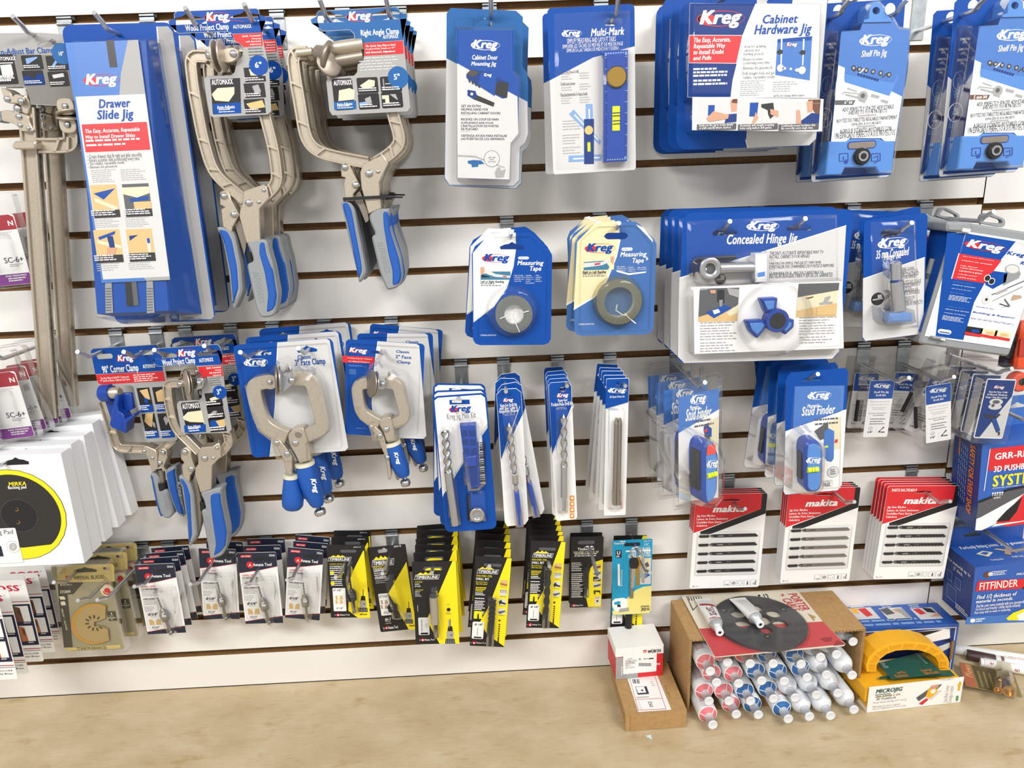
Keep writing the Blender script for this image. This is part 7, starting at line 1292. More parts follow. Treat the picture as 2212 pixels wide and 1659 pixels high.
for u in (1330,1343,1356):
    b = MB(); q = L3(M,cW,[(u,590),(u-3,770),(u-5,900)],-.004); twist(b,q[0],q[1],.0023,2.6,GUN); b.tube([q[1],q[2]],.0021,GUN,10); b.build('drill_bit', g)
b = MB(); tray(b, tr(M,cW,[(1310,570),(1375,570),(1365,915),(1308,915)],-.006), -.001, -.009, FILM, .002); b.build('clear_cover', g)
stack(g, 'black card with cream arc and small drill bits, beside the keys', .03, [(.018,0,-.0005,.0015)], h*.92, 'small drill bit cards')
hook(11,(1296,1245),.15,'wire hook holding the small drill bit cards')
M, w, h = fit(Q((1322,1168),(1408,1163),(1407,1325),(1322,1328)), .035)
g = thing('saw_blade_card', 'turquoise and pale yellow jigsaw blade card hanging behind a bunch of keys', 'blade pack', M); c = Sheet(M, w, h, .0006)
c.base(CYAN, c.rr(0,0,1,1,.003), [], back=PALE); c.poly([c.q(cW,2048,780),c.q(cW,1960,790),c.q(cW,1870,830),c.q(cW,1780,920),c.q(cW,1690,1010),c.q(cW,1622,1060),(.03,.995),(.97,.995),(.998,.96)],PYEL)
c.poly(c.rr(*c.q(cW,1750,315),*c.q(cW,1925,345),.003),INK,4); c.G(cW,[(1695,303),(1720,290),(1740,297),(1755,290),(1768,303)],WHITE,3); c.T('Timberline',cW,1635,310,1768,328,WHITE,'imp',3,1); c.T('#601-396',cW,1965,288,2038,300,WHITE,'bold',3,1); c.T('1 PC.',cW,1970,318,2022,348,WHITE,'bold',3,1)
c.T('JIGSAW BLADE',cW,1840,368,2035,392,WHITE,'ital',3,1); c.T('SEGUETA PARA',cW,1830,408,2035,430,WHITE,'ital',3,1); c.T('SIERRA CALADORA',cW,1792,440,2035,464,WHITE,'ital',3,1); c.R(cW,1770,398,2040,402,WHITE,2)
c.RR(cW,1658,395,1722,475,.0008,INK,3); c.T('U',cW,1672,402,1708,440,WHITE,'imp',4); c.LN(cW,1664,452,1716,472,2,WHITE,4,.5)
c.G(cW,[(1680,540),(1690,548),(1702,538),(1708,785),(1682,775)],WHITE,3); c.R(cW,1722,610,1725,780,WHITE,3); c.R(cW,1712,610,1735,613,WHITE,3); c.R(cW,1712,778,1735,781,WHITE,3)
c.RR(cW,1930,480,2038,760,.001,PALE,3); c.photo(cW,1938,485,2032,600,CREAM,[(DGREY,[(.1,.6),(.7,.3),(.9,.7),(.3,.9)])],4)
for k in range(6): c.G(cW,[(1940,650+k*14),(2030,640+k*4),(2030,646+k*4),(1940,656+k*14)],TEAL,4)
c.G(cW,[(1622,945),(1650,920),(1740,910),(1785,925),(1790,1000),(1760,1060),(1700,1070),(1640,1040),(1620,1000)],WHITE,3); c.G(cW,[(1640,960),(1690,945),(1715,955),(1700,985),(1645,985)],CYAN,4); c.G(cW,[(1675,985),(1712,985),(1712,1012),(1675,1010)],INK,4); c.G(cW,[(1700,1030),(1800,1015),(1805,1055),(1690,1070)],GREY,4)
c.RR(cW,1928,995,2032,1058,.0008,PYEL,3); c.T('30',cW,1932,1015,1985,1052,INK,'imp',5); c.LN(cW,1932,998,2028,1010,1,INK,5,.6); c.LN(cW,1990,1018,2028,1050,2,INK,5,.55)
c.mb.build('backing_card', g)
b = MB(); o = tr(M,cW,[(1812,545),(1822,540),(1856,560),(1848,915),(1812,915)],-.003); b.ext(o,-.0035,-.002,NICKD); b.build('jigsaw_blade', g)
M, w, h = fit(Q((1324,1157),(1394,1156),(1389,1362),(1319,1364)), .015)
g = thing('drill_bit_card', 'black and yellow half inch drill bit card mostly hidden behind the turquoise card', 'bit pack', M); c = Sheet(M, w, h, .0005); c.base(BLACK, [(0,0),(0,1),(1,1),(1,0)], [], back=PALE); std_drill(c,'1/2"'); c.mb.build('backing_card', g)
b = MB(); k = Card(w,h); p, q, r = k.p(.54,.3), k.p(.545,.78), k.p(.545,.93); twist(b,(p[0],-.0075,p[1]),(q[0],-.0075,q[1]),.0066,2,GUN); b.tube([(q[0],-.0075,q[1]),(r[0],-.0075,r[1])],.0065,GUN,14); b.build('drill_bit', g)
hook(11,(1404,1237),.15,'wire hook holding the turquoise card and the keys')
o = U(cW(1880,418), .085); g = thing('key_ring', 'bunch of keys on a split ring over the turquoise blade card', 'keys', (o.x,o.y,o.z-.02)); b = MB(); R = .0105
for r0 in (R, R-.0011): b.tube([(r0*math.sin(t*2*PI/28), .001*math.sin(t*2*PI/28), .02+r0*math.cos(t*2*PI/28)) for t in range(29)], .0007, STEEL, 6, False)
b.build('split_ring', g)
def key(x0, z0, ang, L, mt, yy, head):
    b = MB(); ca, sa = math.cos(ang), math.sin(ang); T2 = lambda l: [(x0+p[0]*ca+p[1]*sa, z0-p[0]*sa+p[1]*ca) for p in l]
    b.ext(T2(rpoly([(-.006,0),(.006,0),(.0085,-.008),(.006,-.018),(-.006,-.018),(-.0085,-.008)],.003)), yy, yy+(.0045 if head else .002), PLK if head else mt)
    b.ext(T2([(-.003,-.018),(.003,-.018),(.003,-L+.003),(.0008,-L),(-.003,-L+.004),(-.0018,-L+.008),(-.003,-L+.012),(-.0015,-L+.017),(-.003,-L+.021)]), yy+.0005, yy+.0025, mt); return b.build('key', g)
key(-.004,.012,.06,.056,STEEL,-.008,True); key(.001,.0115,-.04,.055,BRASS,-.0035,False); key(.006,.012,-.14,.054,STEEL,.001,False)

# ---- gold oscillating blade packs
M, w, h = fit(Q((123,1221),(246,1217),(261,1400),(139,1407)), .065)
g = thing('saw_blade_pack', '', 'blade pack', M); c = Sheet(M, w, h, .0006)
c.base(OLIVE, c.rr(0,0,1,1,.004), [], back=DOLIVE); c.G(cR,[(690,172),(1340,155),(1362,180),(1370,365),(1000,372),(690,372),(678,190)],GOLD); c.poly(c.euro(*c.q(cR,1020,232),.038,.007),DOLIVE,3)
c.G(cR,[(690,378),(1000,375),(880,515),(808,520),(870,1150),(765,1155),(700,560)],DOLIVE,2); c.G(cR,[(770,1160),(1438,1118),(1440,1150),(1420,1162),(775,1190)],GOLD,2); c.G(cR,[(680,175),(780,172),(690,290)],CREAM,3)
c.LN(cR,685,195,815,275,4,OLIVE,3,.35); c.RR(cR,780,298,862,345,.001,RED,3); c.T('IB',cR,800,308,842,335,GOLD,'imp',4,1); c.T('IMPERIAL BLADES',cR,880,302,1252,330,DOLIVE,'bold',3); c.R(cR,1232,195,1322,230,mat('print_tan','#b89a84',.5),3); c.R(cR,1232,195,1268,215,INK,4)
c.T('IBOAT410-1',cR,718,392,860,412,CREAM,'bold',4,1); c.T('STORM',cR,715,472,848,500,CREAM,'ital',4)
c.RR(cR,1222,392,1345,480,.001,RED,3); c.T('ONE FIT',cR,1230,396,1335,418,CREAM,'imp',5,1); c.O(cR,1282,470,.0115,CREAM,4); c.O(cR,1282,470,.005,RED,5)
for k in range(8): t = math.radians(-20-k*20); c.O(cR,1282+45*math.cos(t),470-45*math.sin(t),.0013,RED,6)
c.G(cR,[(705,545),(760,540),(782,560),(780,580),(725,580)],CREAM,4); c.G(cR,[(725,605),(775,600),(790,645),(735,650)],CREAM,4); c.VT('METAL '+chr(8226)+' WOOD',cR,752,690,790,945,CREAM,'imp',4)
c.R(cR,1278,722,1402,832,DOLIVE,3); c.T('1',cR,1325,735,1342,760,CREAM,'imp',5,1); c.T('PLACE',cR,1308,768,1358,782,CREAM,'bold',5,1); c.R(cR,1285,796,1385,799,CREAM,5); c.T('SEE',cR,1318,810,1356,822,CREAM,'bold',5,1); c.T('TITANIUM-ENHANCED',cR,912,1150,1282,1168,DOLIVE,'bold',4,1)
c.mb.build('backing_card', g)
o = tr(M,cR,[(1130+math.cos(t)*275,868-math.sin(t)*240) for t in [math.radians(62+i*(298-62)/28) for i in range(29)]],-.004)
b = MB(); nt_ = tr(M,cR,[(1265,650),(1260,800),(1190,830),(1125,845),(1125,900),(1200,895),(1290,935),(1305,1070)],-.004); b.ext(o+[nt_[i] for i in (7,6,5,4,3,2,1,0)], -.005, -.003, mat('brushed_gold_steel','#c4ac76',.38,.5))
ed = o; p2 = [((x-o[0][0])*.92+o[0][0], (z-(o[0][1]+o[-1][1])/2)*.92+(o[0][1]+o[-1][1])/2) for x, z in o]
for i in range(len(o)-1): b.flat([o[i],o[i+1],p2[i+1],p2[i]], -.0052, mat('titanium_gold_edge','#dfa53a',.35,.5))
cc = tr(M,cR,[(1130,862)],-.005)[0]
for k in range(9): t = math.radians(50+k*33); x, z = cc[0]+.0125*math.cos(t), cc[1]+.0125*math.sin(t); dx, dz = math.cos(t)*.003, math.sin(t)*.003; b.flat([(x-dx-dz*.4,z-dz+dx*.4),(x-dx+dz*.4,z-dz-dx*.4),(x+dx+dz*.4,z+dz-dx*.4),(x+dx-dz*.4,z+dz+dx*.4)], -.0056, DOLIVE)
b.build('half_moon_blade', g)
b = MB(); k = Card(w,h); clear_box(b, k.pts(k.rr(-.03,-.01,1.02,1.03,.004)), -.008, .012, FILM); b.build('clear_shell', g)
stack(g, 'gold and olive clear pack of a half-moon oscillating saw blade', .065, [(.042,-1,.012,.008),(.018,-1,.018,.012)], h*.93, 'oscillating blade packs')
hook(11,(116,1258),.125,'wire hook holding the oscillating blade packs')

# ---- hinge cards, lower left corner
def hinge_card(TR, BR, W_, d, first=None):
    tl = (TR[0]-W_, TR[1]+W_*.045); bl = (BR[0]-W_, BR[1]+W_*.045); M, w, h = fit(Q(tl, TR, BR, bl), d); return M, w, h
HC = [((4,1281),(29,1466),.15),((40,1274),(46,1458),.125),((76,1252),(81,1430),.09),((84,1245),(76,1437),.075),((102,1237),(110,1402),.05),((118,1222),(127,1388),.022)]
M, w, h = hinge_card(*HC[0][:2], 118, HC[0][2])
g = thing('hinge_card', '', 'hinge pack', M); c = Sheet(M, w, h, .0006); NAV2 = mat('print_deep_navy','#15163a',.45)
c.base(WHITE, c.rr(0,0,1,1,.004), [], back=WHITE, side=PALE); c.text('SOSS',.28,.06,.86,.13,mat('print_magenta_red','#c3153f',.45),'imp'); c.text(chr(174),.88,.055,.92,.08,GREY,'reg',3,1)
c.rect(.06,.255,.99,.263,CRIM); c.rect(.04,.29,.985,.79,NAV2); c.rect(.05,.83,.99,.84,CRIM); c.rect(.05,.855,.99,.861,NAV2)
for j in range(3):
    for i in range(2):
        u, v = .07+j*.3, .31+i*.24; c.rect(u,v,u+.27,v+.19,WHITE,3)
        c.poly([(u,v),(u+.11,v+.02),(u+.13,v+.19),(u,v+.19)], mat('print_walnut','#6d4330',.5) if i == 0 else mat('print_cherry','#b06a48',.5), 4); c.poly([(u+.05,v+.03),(u+.1,v+.04),(u+.1,v+.12),(u+.06,v+.1)], DOLIVE if i == 0 else BROWN, 5); c.lines(u+.12,v+.2,u+.26,v+.212,1,WHITE,4,.8)
c.text('SOC-US4',.66,.885,.93,.905,INK,'bold',3,1); c.text('Satin Brass',.62,.92,.93,.94,INK,'bold',3,1); c.mb.build('backing_card', g)
lab = 'white carded hidden hinges with red lettering in the lower left corner'
g['label'] = lab+', frontmost'; g['group'] = 'hinge cards in the lower left corner'
for i, (a, b2, d) in enumerate(HC[1:]):
    M2, w2, h2 = hinge_card(a, b2, 118, d); r = dup(g, label=lab+', '+(ORD[i+1] if i < 4 else 'rearmost')); r.matrix_basis = M2 @ Matrix.Translation((0, 0, h2-h))

# ---- white backing-pad boxes
M, w, h = fit(Q((-76,990),(154,980),(161,1216),(-64,1226)), .158)
g = thing('backing_pad_box', '', 'box', M); TH = .0245
b = MB(); CW = mat('white_carton','#eef0f2',.5); b.box(-w/2,w/2,0,TH,0,h,CW)
b.build('carton', g); k = Sheet(M, w, h, .0004, None, -.0005)
k.poly(k.euro(*k.q(cQ,195,378),.036,.008), BLACK, 1); yb = k.q(cQ,190,1012); k.poly(k.oval(yb[0],yb[1],.0735), BLACK, 1, [] ); k.poly(k.oval(yb[0],yb[1],.0728), YEL, 2)
R1 = .0655; o = []
for i in range(64):
    t = 2*PI*i/64; x, z = R1*math.cos(t), R1*math.sin(t); o.append((x, max(z, -.0535+.004*abs(x)/.05)))
x0, z0 = k.p(*yb); k.poly([((x0+x)/k.w+.5, 1-(z0+z)/k.h) for x, z in o], mat('pad_black','#2a2825',.6), 3)
k.T('MIRKA',cQ,98,615,318,652,YEL,'ital',5); k.T('Backing pad',cQ,95,662,322,690,WHITE,'imp',5); hub = k.q(cQ,232,1015); k.poly(k.oval(hub[0],hub[1],.0268),DGREY,5); k.poly(k.oval(hub[0],hub[1],.0262),PLK,6)
for x, y0 in ((200,938),(220,1090)): k.O(cQ,x,y0,.0032,BRASS,8); k.O(cQ,x-6,y0-3,.0026,PLK,9)
k.RR(cQ,-260,1178,286,1572,.002,WHITE,7); k.T('Backing Pad',cQ,-220,1195,165,1232,DGREY,'reg',9); k.O(cQ,162,1385,.0098,GREY,8); k.O(cQ,162,1385,.0092,WHITE,9)
for a in range(12): k.O(cQ,162+38*math.cos(a*PI/6),1385-38*math.sin(a*PI/6),.0013,GREY,10); k.O(cQ,162+18*math.cos(a*PI/6),1385-18*math.sin(a*PI/6),.0009,GREY,10)
for a in range(14): k.R(cQ,-150+a*13,1375,-150+a*13+(4,7,3)[a%3],1500,INK,9)
child(k.mb, 'printed_front', g)
stack(g, 'white square carton of a black and yellow sanding backing pad', .158, [(.1295,0,-.001,.003,0),(.1005,0,.003,.006),(.0715,-3,.003,.012),(.042,-5,.006,.016)], h*.95, 'backing pad boxes')
hook(8,(2,1004),.168,'wire hook holding the white backing pad boxes',.008)

# ---- purple and red clear packs at the left edge
def sealant(M, w, h):
    g = thing('clear_tool_pack', '', 'tool pack', M); c = Sheet(M, w, h, .0005)
    c.base(WHITE, c.rr(0,0,1,1,.004), [], back=PALE); c.poly([(.02,.03),(.06,.004),(.85,.004),(.97,.04),(.99,.215),(.01,.215)], CRIM); c.text('N',.78,.09,.93,.16,WHITE,'imp'); c.rect(.05,.24,.8,.252,PALE,2)
    c.text('SC-6+',.38,.6,.93,.68,INK,'bold'); c.lines(.5,.7,.88,.75,2,GREY,2,.5); c.poly([(.01,.84),(.99,.84),(.99,.97),(.95,.997),(.05,.997),(.01,.97)], PURP); c.text('FINE FINISHING',.3,.855,.9,.88,WHITE,'imp',3,1); c.lines(.35,.895,.93,.96,2,PALE,3,.55)
    c.mb.build('insert_card', g); b = MB(); k = Card(w,h); clear_box(b, k.pts(k.rr(-.06,-.3,1.12,1.04,.006)), -.002, .011, FILM); tray(b, k.pts(k.rr(.1,.25,.75,.8,.006)), -.002, -.016, FILM, .004); b.build('clear_box', g); return g
M, w, h = fit(Q((-42,469),(36,461),(64,612),(-8,619)), .06)
g = sealant(M, w, h); stack(g, 'upper clear pack with red top and purple foot, left edge', .06, [(.026,-1,.008,.002)], h*1.1, 'upper purple clear packs')
M, w, h = fit(Q((-48,803),(32,795),(77,941),(2,951)), .12)
g2 = dup(g); g2.matrix_basis = M; g2['group'] = 'lower purple clear packs'; lab = 'lower clear pack with red top and purple foot, left edge'
g2['label'] = lab+', second from the front'
dup(g2, dx=-.043, dy=-.026, dz=-.006, roll=2, label=lab+', frontmost')
for i, (dx, dy, dz, ro) in enumerate(((.005,.024,.002,-2.5),(.010,.048,.003,-2.5),(.016,.072,.004,-2))): dup(g2, dx=dx, dy=dy, dz=dz, roll=ro, label=lab+', '+('third from the front','fourth from the front','rearmost')[i])
hook(6,(-30,745),.15,'wire hook of the lower purple clear packs, at the left edge')
# ================================================================ boxes hanging at the right edge
def face_side(M, w, D, h):          # matrix of a box's left side, read from the left
    return M @ Matrix(((0,1,0,-w/2),(-1,0,0,D/2),(0,0,1,0),(0,0,0,1)))
def face_top(M, w, D, h):           # matrix of a box's top, upright towards the wall
    return M @ Matrix(((1,0,0,0),(0,0,1,0),(0,-1,0,h),(0,0,0,1)))
def shell(g, w, D, h, front, side, top, edge=None):
    b = MB(); v = [(x,y,z) for x in (-w/2,w/2) for y in (0,D) for z in (0,h)]
    b.add(v, [(0,4,5,1)], front); b.add(v, [(0,1,3,2),(4,5,7,6)], side); b.add(v, [(1,5,7,3),(0,2,6,4)], top); b.add(v, [(2,3,7,6)], side); return b.build('carton', g)
M, w, h = fit(Q((2124,960),(2296,943),(2268,1126),(2105,1146)), .1)
D = .07; g = thing('push_block_box', 'large blue carton with a red band, hanging above the smaller blue carton', 'box', M); shell(g, w, D, h, BOXB, BOXN, BOXB)
k = Sheet(M, w, h, .0004, None, -.0004); k.R(cO,1705,1190,2400,1360,RED); k.G(cO,[(1700,1190),(1708,1190),(1640,1660),(1632,1660)],WHITE,2); k.T('GRR-RIPPER',cO,1760,1240,2330,1250,WHITE,'imp'); k.T('3D PUSHBLOCK',cO,1748,1385,2290,1392,WHITE,'imp'); k.T('SYSTEM',cO,1738,1490,2240,1560,YEL,'imp'); k.T('ADVANCED ADJUSTABILITY. MORE CONTROL',cY,1812,138,2420,86,WHITE,'bold',3,1)
k.G(cY,[(1640,300),(1780,250),(2000,150),(2450,60),(2450,200),(2212,210),(1660,510),(1615,525)],DGREY,2); k.G(cY,[(1615,525),(1660,510),(2212,210),(2450,200),(2450,480),(1850,590),(1680,668),(1600,668)],WHITE,2); k.G(cY,[(1640,300),(1780,250),(2000,150),(2450,60),(2450,85),(2000,180),(1700,310),(1636,330)],BLACK,3); k.G(cY,[(1850,590),(1960,470),(2200,220),(2450,200),(2450,560),(1990,620)],RED,3); k.G(cY,[(1860,560),(1990,420),(2190,250),(2120,430),(2020,550)],BLACK,4); k.G(cY,[(1800,625),(1850,590),(2212,545),(2212,555)],WHITE,5)
for i in range(5): k.O(cY,1820+i*30,205-i*3,.0016,WHITE,4)
k.T('5 OUT OF 5',cY,1812,220,1940,230,WHITE,'imp',4,1); k.T('REVIEWS',cY,1832,255,1915,264,WHITE,'imp',4,1); child(k.mb, 'printed_front', g)
Ms = face_side(M,w,D,h); k = Sheet(Ms, D, h, .0004, None, -.0005); k.vtext('SAFETY FOR EVERY SHOP',.62,.05,.8,.86,ORG,'ital',2); k.vtext('HIGH SIDE RISERS',.2,.02,.27,.24,ORG,'ital',2,1)
for i in range(5): 
    for j in range(9): k.rect(.24+i*.07,.06+j*.075+(i*.013),.262+i*.07,.115+j*.075+(i*.013),LBLUE,2)
child(k.mb, 'printed_side', g, Ms)
b = MB(); b.ext(rrect(-w*.12,h,w/2,h+.052,.004), D-.002, D-.0006, SKY, None, [[(w*.3+x*.014,h+.034+z*.005) for x, z in ((-1,0),(-.9,-.8),(.9,-.8),(1,0),(.4,.6),(0,1.3),(-.4,.6))]]); b.build('hang_tab', g)
hook(8,(2240,905),.15,'wire hook above the large blue carton',.01,dz=-.0095)
M, w, h = fit(Q((2117,1225),(2290,1208),(2252,1332),(2084,1349)), .095)
D = .078; g = thing('gauge_box', 'smaller blue carton with red stripe and hang tab below the large one', 'box', M); shell(g, w, D, h, BOXB, BOXN, BOXB)
b = MB(); hole = [(x*.016,h+.018+z*.005) for x, z in ((-1,0),(-.9,-.8),(.9,-.8),(1,0),(.4,.6),(0,1.3),(-.4,.6))]; b.ext([(-w/2,h),(w/2,h),(w/2,h+.032),(-w/2+.004,h+.034)], D-.002, D-.0005, BOXB, None, [[(p[0]-w*.18,p[1]) for p in hole]]); b.build('hang_tab', g)
k = Sheet(M, w, h, .0004, None, -.0004); k.G(cY,[(1635,1305),(2300,1270),(2200,1395),(1600,1432)],RED); k.G(cY,[(2240,1340),(2460,1240),(2460,1420),(2180,1400)],BLACK,2); k.T('FITFINDER',cY,1660,1326,2130,1368,WHITE,'bold',3)
k.LN(cY,1810,1185,2000,1225,3,WHITE,2,.45); k.O(cY,1750,1225,.006,BROWN,2); k.O(cY,1790,1215,.004,PALE,3); k.T('MICROJIG',cY,2115,1205,2330,1215,WHITE,'ital',3); k.T('Find 1/2 thickness of',cY,1622,1482,2118,1482,WHITE,'ital',3,1); k.T('material in seconds.',cY,1610,1540,2070,1536,WHITE,'ital',3,1)
k.T('Find the joint center instantly with zero guesswork',c2,1648,142,2210,124,WHITE,'bold',3,1); k.T('Set fences and transfer cutting depths instantly',c2,1638,182,2165,164,WHITE,'bold',3,1); k.T('Fast setup with no math or measuring.',c2,1625,224,2050,212,WHITE,'bold',3,1)
k.G(c2,[(1535,290),(2400,240),(2400,345),(1508,378)],SKY,1); k.LN(c2,1640,312,1742,350,2,WHITE,3,.5); k.G(c2,[(1575,315),(1600,308),(1630,312),(1628,345),(1600,358),(1570,350)],WHITE,3); k.G(c2,[(2000,305),(2080,240),(2240,180),(2240,330),(2020,328)],YEL,3); k.G(c2,[(2120,270),(2250,210),(2250,330),(2150,330)],WHITE,4); child(k.mb, 'printed_front', g)
Mt = face_top(M,w,D,h); k = Sheet(Mt, w, D, .0004, None, -.0005); k.text('Perfectly fitting joints. Zero guesswork.',.1,.14,1.0,.27,WHITE,'ital',2,1); k.poly([(.2,.5),(.32,.4),(.42,.5),(.3,.66)],CREAM,2); k.poly([(.25,.5),(.32,.45),(.37,.5),(.3,.58)],BOXB,3); k.poly([(.47,.38),(.52,.36),(.72,.55),(.68,.62)],WOODP,2); k.poly([(.52,.62),(.62,.38),(.68,.42),(.58,.68)],mat('print_tan','#b89a84',.5),3); k.text('Overlap Joints',.27,.76,.43,.83,WHITE,'bold',2,1); k.text('Half Lap',.56,.72,.7,.79,WHITE,'bold',2,1); child(k.mb,'printed_top',g,Mt)
Ms = face_side(M,w,D,h); k = Sheet(Ms, D, h, .0004, None, -.0005); k.text('For material up to',.1,.16,.9,.22,WHITE,'bold',2,1); k.text('2" thick.',.32,.25,.66,.31,WHITE,'bold',2,1)
for u0, v0, u1, v1 in ((.12,.38,.3,.55),(.42,.4,.62,.58),(.16,.62,.5,.86)): k.rect(u0,v0,u1,v1,LBLUE,1); k.rect(u0+.012,v0+.01,u1-.012,v1-.01,BOXN,2)
k.lines(.5,.84,.95,.94,3,WHITE,2,.45); child(k.mb,'printed_side',g,Ms)
hook(11,(2218,1185),.16,'wire hook through the tab of the smaller blue carton',.006,dz=-.0095)
# ---- orange cased tool in dark packing
M, w, h = fit(Q((2186,690),(2330,676),(2300,852),(2166,862)), .07)
g = thing('orange_tool', 'orange plastic tool with a black body, half outside the right edge', 'tool', M)
b = MB(); b.bev(tr(M,c6,[(1440,150),(1800,140),(1800,1090),(1270,1090),(1320,700),(1400,420)],-.02), -.024, -.002, .004, PLO); b.box(*(lambda a: (a[0][0],a[1][0],-.027,-.024,a[1][1],a[0][1]))(tr(M,c6,[(1400,480),(1600,800)],-.024)), mat('red_plastic','#b8392b',.4)); b.build('orange_body', g)
b = MB(); b.bev(rpoly(tr(M,c6,[(1230,250),(1420,150),(1400,420),(1330,700),(1270,1040),(1000,1040),(1050,700)],-.004),.006), -.012, .0, .003, mat('dark_violet_plastic','#343345',.4)); o = tr(M,c6,[(1260,640)],-.012)[0]; disc(b,(o[0],-.012,o[1]),(0,-1,0),.02,.004,PLK,.003); b.build('black_body', g)
b = MB(); o = tr(M,c6,[(1380,1330)],-.012)[0]; b.lathe([(0,.016),(.012,.016),(.014,.013)], (o[0],-.004,o[1]), (0,-1,0), PLO, 24); b.bev(rpoly(tr(M,c6,[(1360,1400),(1500,1400),(1480,1530),(1360,1510)],-.012),.003), -.014, -.004, .002, PLO); disc(b,(o[0]+.002,-.0175,o[1]+.001),(0,-1,0),.006,.001,PLK); b.build('orange_knob', g)

# ================================================================ on the workbench
def on_bench(pl, pr, h0=0.0):
    A, B = G(pl, h0), G(pr, h0); X = (B-A); w = X.length; X.normalize(); Y = Vector((0,0,1)).cross(X); c = (A+B)/2; M = Matrix.Identity(4)
    for i in range(3): M[i][0], M[i][1], M[i][2], M[i][3] = X[i], Y[i], (0,0,1)[i], c[i]
    return M, w
# brown carton with label
M, w = on_bench((1351,1580.6),(1483,1571)); h = on(M,(1351,1545.6)).z; D = min((M.inverted() @ G((1311,1423), h)).y, .158)
g = thing('kraft_box', 'flat brown cardboard box with a white label, lying on the workbench', 'box', M)
b = MB(); b.box(-w/2+.003,w/2-.003,.001,D-.001,0.0,h-.001,KRAFT); b.box(-w/2+.009,w/2-.001,0,.0016,.001,h,KRAFT); b.box(-w/2,-w/2+.007,.0003,.003,0.001,h-.002,KRAFT); b.build('box_body', g)
b = MB(); b.ext([(-w/2,h-.001),(w/2,h-.001),(w/2,h+.0008),(-w/2,h+.0008)], .001, D, KRAFT); b.build('lid', g)
Mt = face_top(M,w,D,h+.0009); k = Sheet(Mt, w, D, .0003, None, -.0003)
k.G(cZ,[(400,830),(800,795),(985,1250),(545,1280)],WHITE,1); 
for a in ([(428,838),(434,838),(553,1258),(546,1258)],[(760,800),(766,800),(918,1240),(911,1240)],[(546,1252),(915,1236),(917,1243),(549,1259)],[(512,1110),(862,1095),(864,1101),(514,1116)]): k.G(cZ,a,mat('print_rose','#c9606a',.45),2)
for i in range(5): k.G(cZ,[(465+i*20,845),(465+i*20+(9,14,6,12,8)[i],844),(478+i*20+(9,14,6,12,8)[i],900),(478+i*20,903)],INK,2)
k.G(cZ,[(505,945),(655,938),(690,1040),(540,1050)],INK,2); k.G(cZ,[(512,950),(622,944),(652,1022),(545,1030)],WHITE,3); k.G(cZ,[(580,985),(608,983),(615,1002),(588,1005)],INK,4)
k.VT('250',cZ,672,1140,745,1212,INK,'bold',3); k.VT('09046274',cZ,540,1122,590,1250,DGREY,'reg',3,1); k.VT('GL350',cZ,892,925,975,1090,KRAFTD,'reg',3,1); k.LN(cZ,522,1082,700,1096,1,GREY,3,.5); k.LN(cZ,708,875,770,945,3,GREY,3,.3)
child(k.mb,'label',g,Mt); HK = h+.0012
# screw box
M, w = on_bench((1330,1468),(1431,1458.6), HK); h = on(M,cZ(250,437)).z; D = min((M.inverted() @ G(cZ(135,160), h+HK)).y, .062+.06)
g = thing('screw_box', 'small white, red and grey screw box on top of the brown box', 'box', M)
b = MB(); hb = h*.73; v = [(x,y,z) for x in (-w/2,w/2) for y in (0,D) for z in (0,hb)]; b.add(v,[(0,1,3,2),(4,5,7,6),(2,3,7,6)],RED); b.add(v,[(0,4,5,1)],RED); b.add(v,[(0,2,6,4)],WHITE); b.build('tray', g)
b = MB(); b.box(-w/2-.0006,w/2+.0006,-.0006,D+.0006,hb,h,WHITE); b.build('lid', g)
b = MB(); b.box(-w*.135,w*.165,-.0013,-.0006,hb+.004,h+.0003,WHITE); b.build('lid_tab', g)
k = Sheet(M, w, h, .0003, None, -.0009); k.G(cZ,[(248,555),(540,548),(540,825),(245,848)],GREY,1); k.RR(cZ,345,515,785,735,.002,WHITE,3); k.T('W'+chr(220)+'RTH',cZ,670,445,842,482,BLACK,'imp',6); k.G(cZ,[(610,455),(655,452),(655,468),(632,474),(610,470)],RED,6); k.G(cZ,[(610,478),(632,482),(655,476),(655,486),(610,490)],RED,6)
for i, (t, e) in enumerate((('60110',468),('STR DRILL LATCO',525),('DIN-WOODING',500),('SIZE: 8 X 1',445),('QTY: 100 PCS',498))): k.T(t,cZ,375+(30 if i == 0 else 0),560+i*30,e,578+i*29,DGREY,'reg',5,1)
for i in range(16): k.R(cZ,552+i*10.5,625,552+i*10.5+(4,6,3,5)[i%4],668,INK,5)
k.T('ING',cZ,785,625,835,648,WHITE,'imp',5,1); k.G(cZ,[(612,570),(625,545),(625,565),(690,560),(690,572),(625,578),(625,592)],GREY,5); k.R(cZ,690,560,745,570,INK,6); k.O(cZ,565,575,.0022,GREY,5)
for x, y0, y1 in ((325,675,795),(365,740,765),(400,735,780),(435,735,762),(468,732,778)): k.G(cZ,[(x-14,y0),(x+14,y0),(x+8,y0+12),(x+6,y1),(x-6,y1),(x-8,y0+12)],PALE,2)
child(k.mb,'printed_front',g)
# scrap of paper
o = G((1400,1594)); g = MB(); g.ext([(-.004,.004),(.006,.006),(.0055,-.006),(.003,-.003)], -.0004, 0, mat('pale_blue_paper','#cfe0e2',.7)); g = g.build('paper_scrap'); g.matrix_basis = Matrix.Translation((o.x,o.y,.0005)) @ Matrix.Rotation(-PI/2,4,'X'); g['label'] = 'tiny pale blue scrap of paper in front of the brown box'; g['category'] = 'paper'

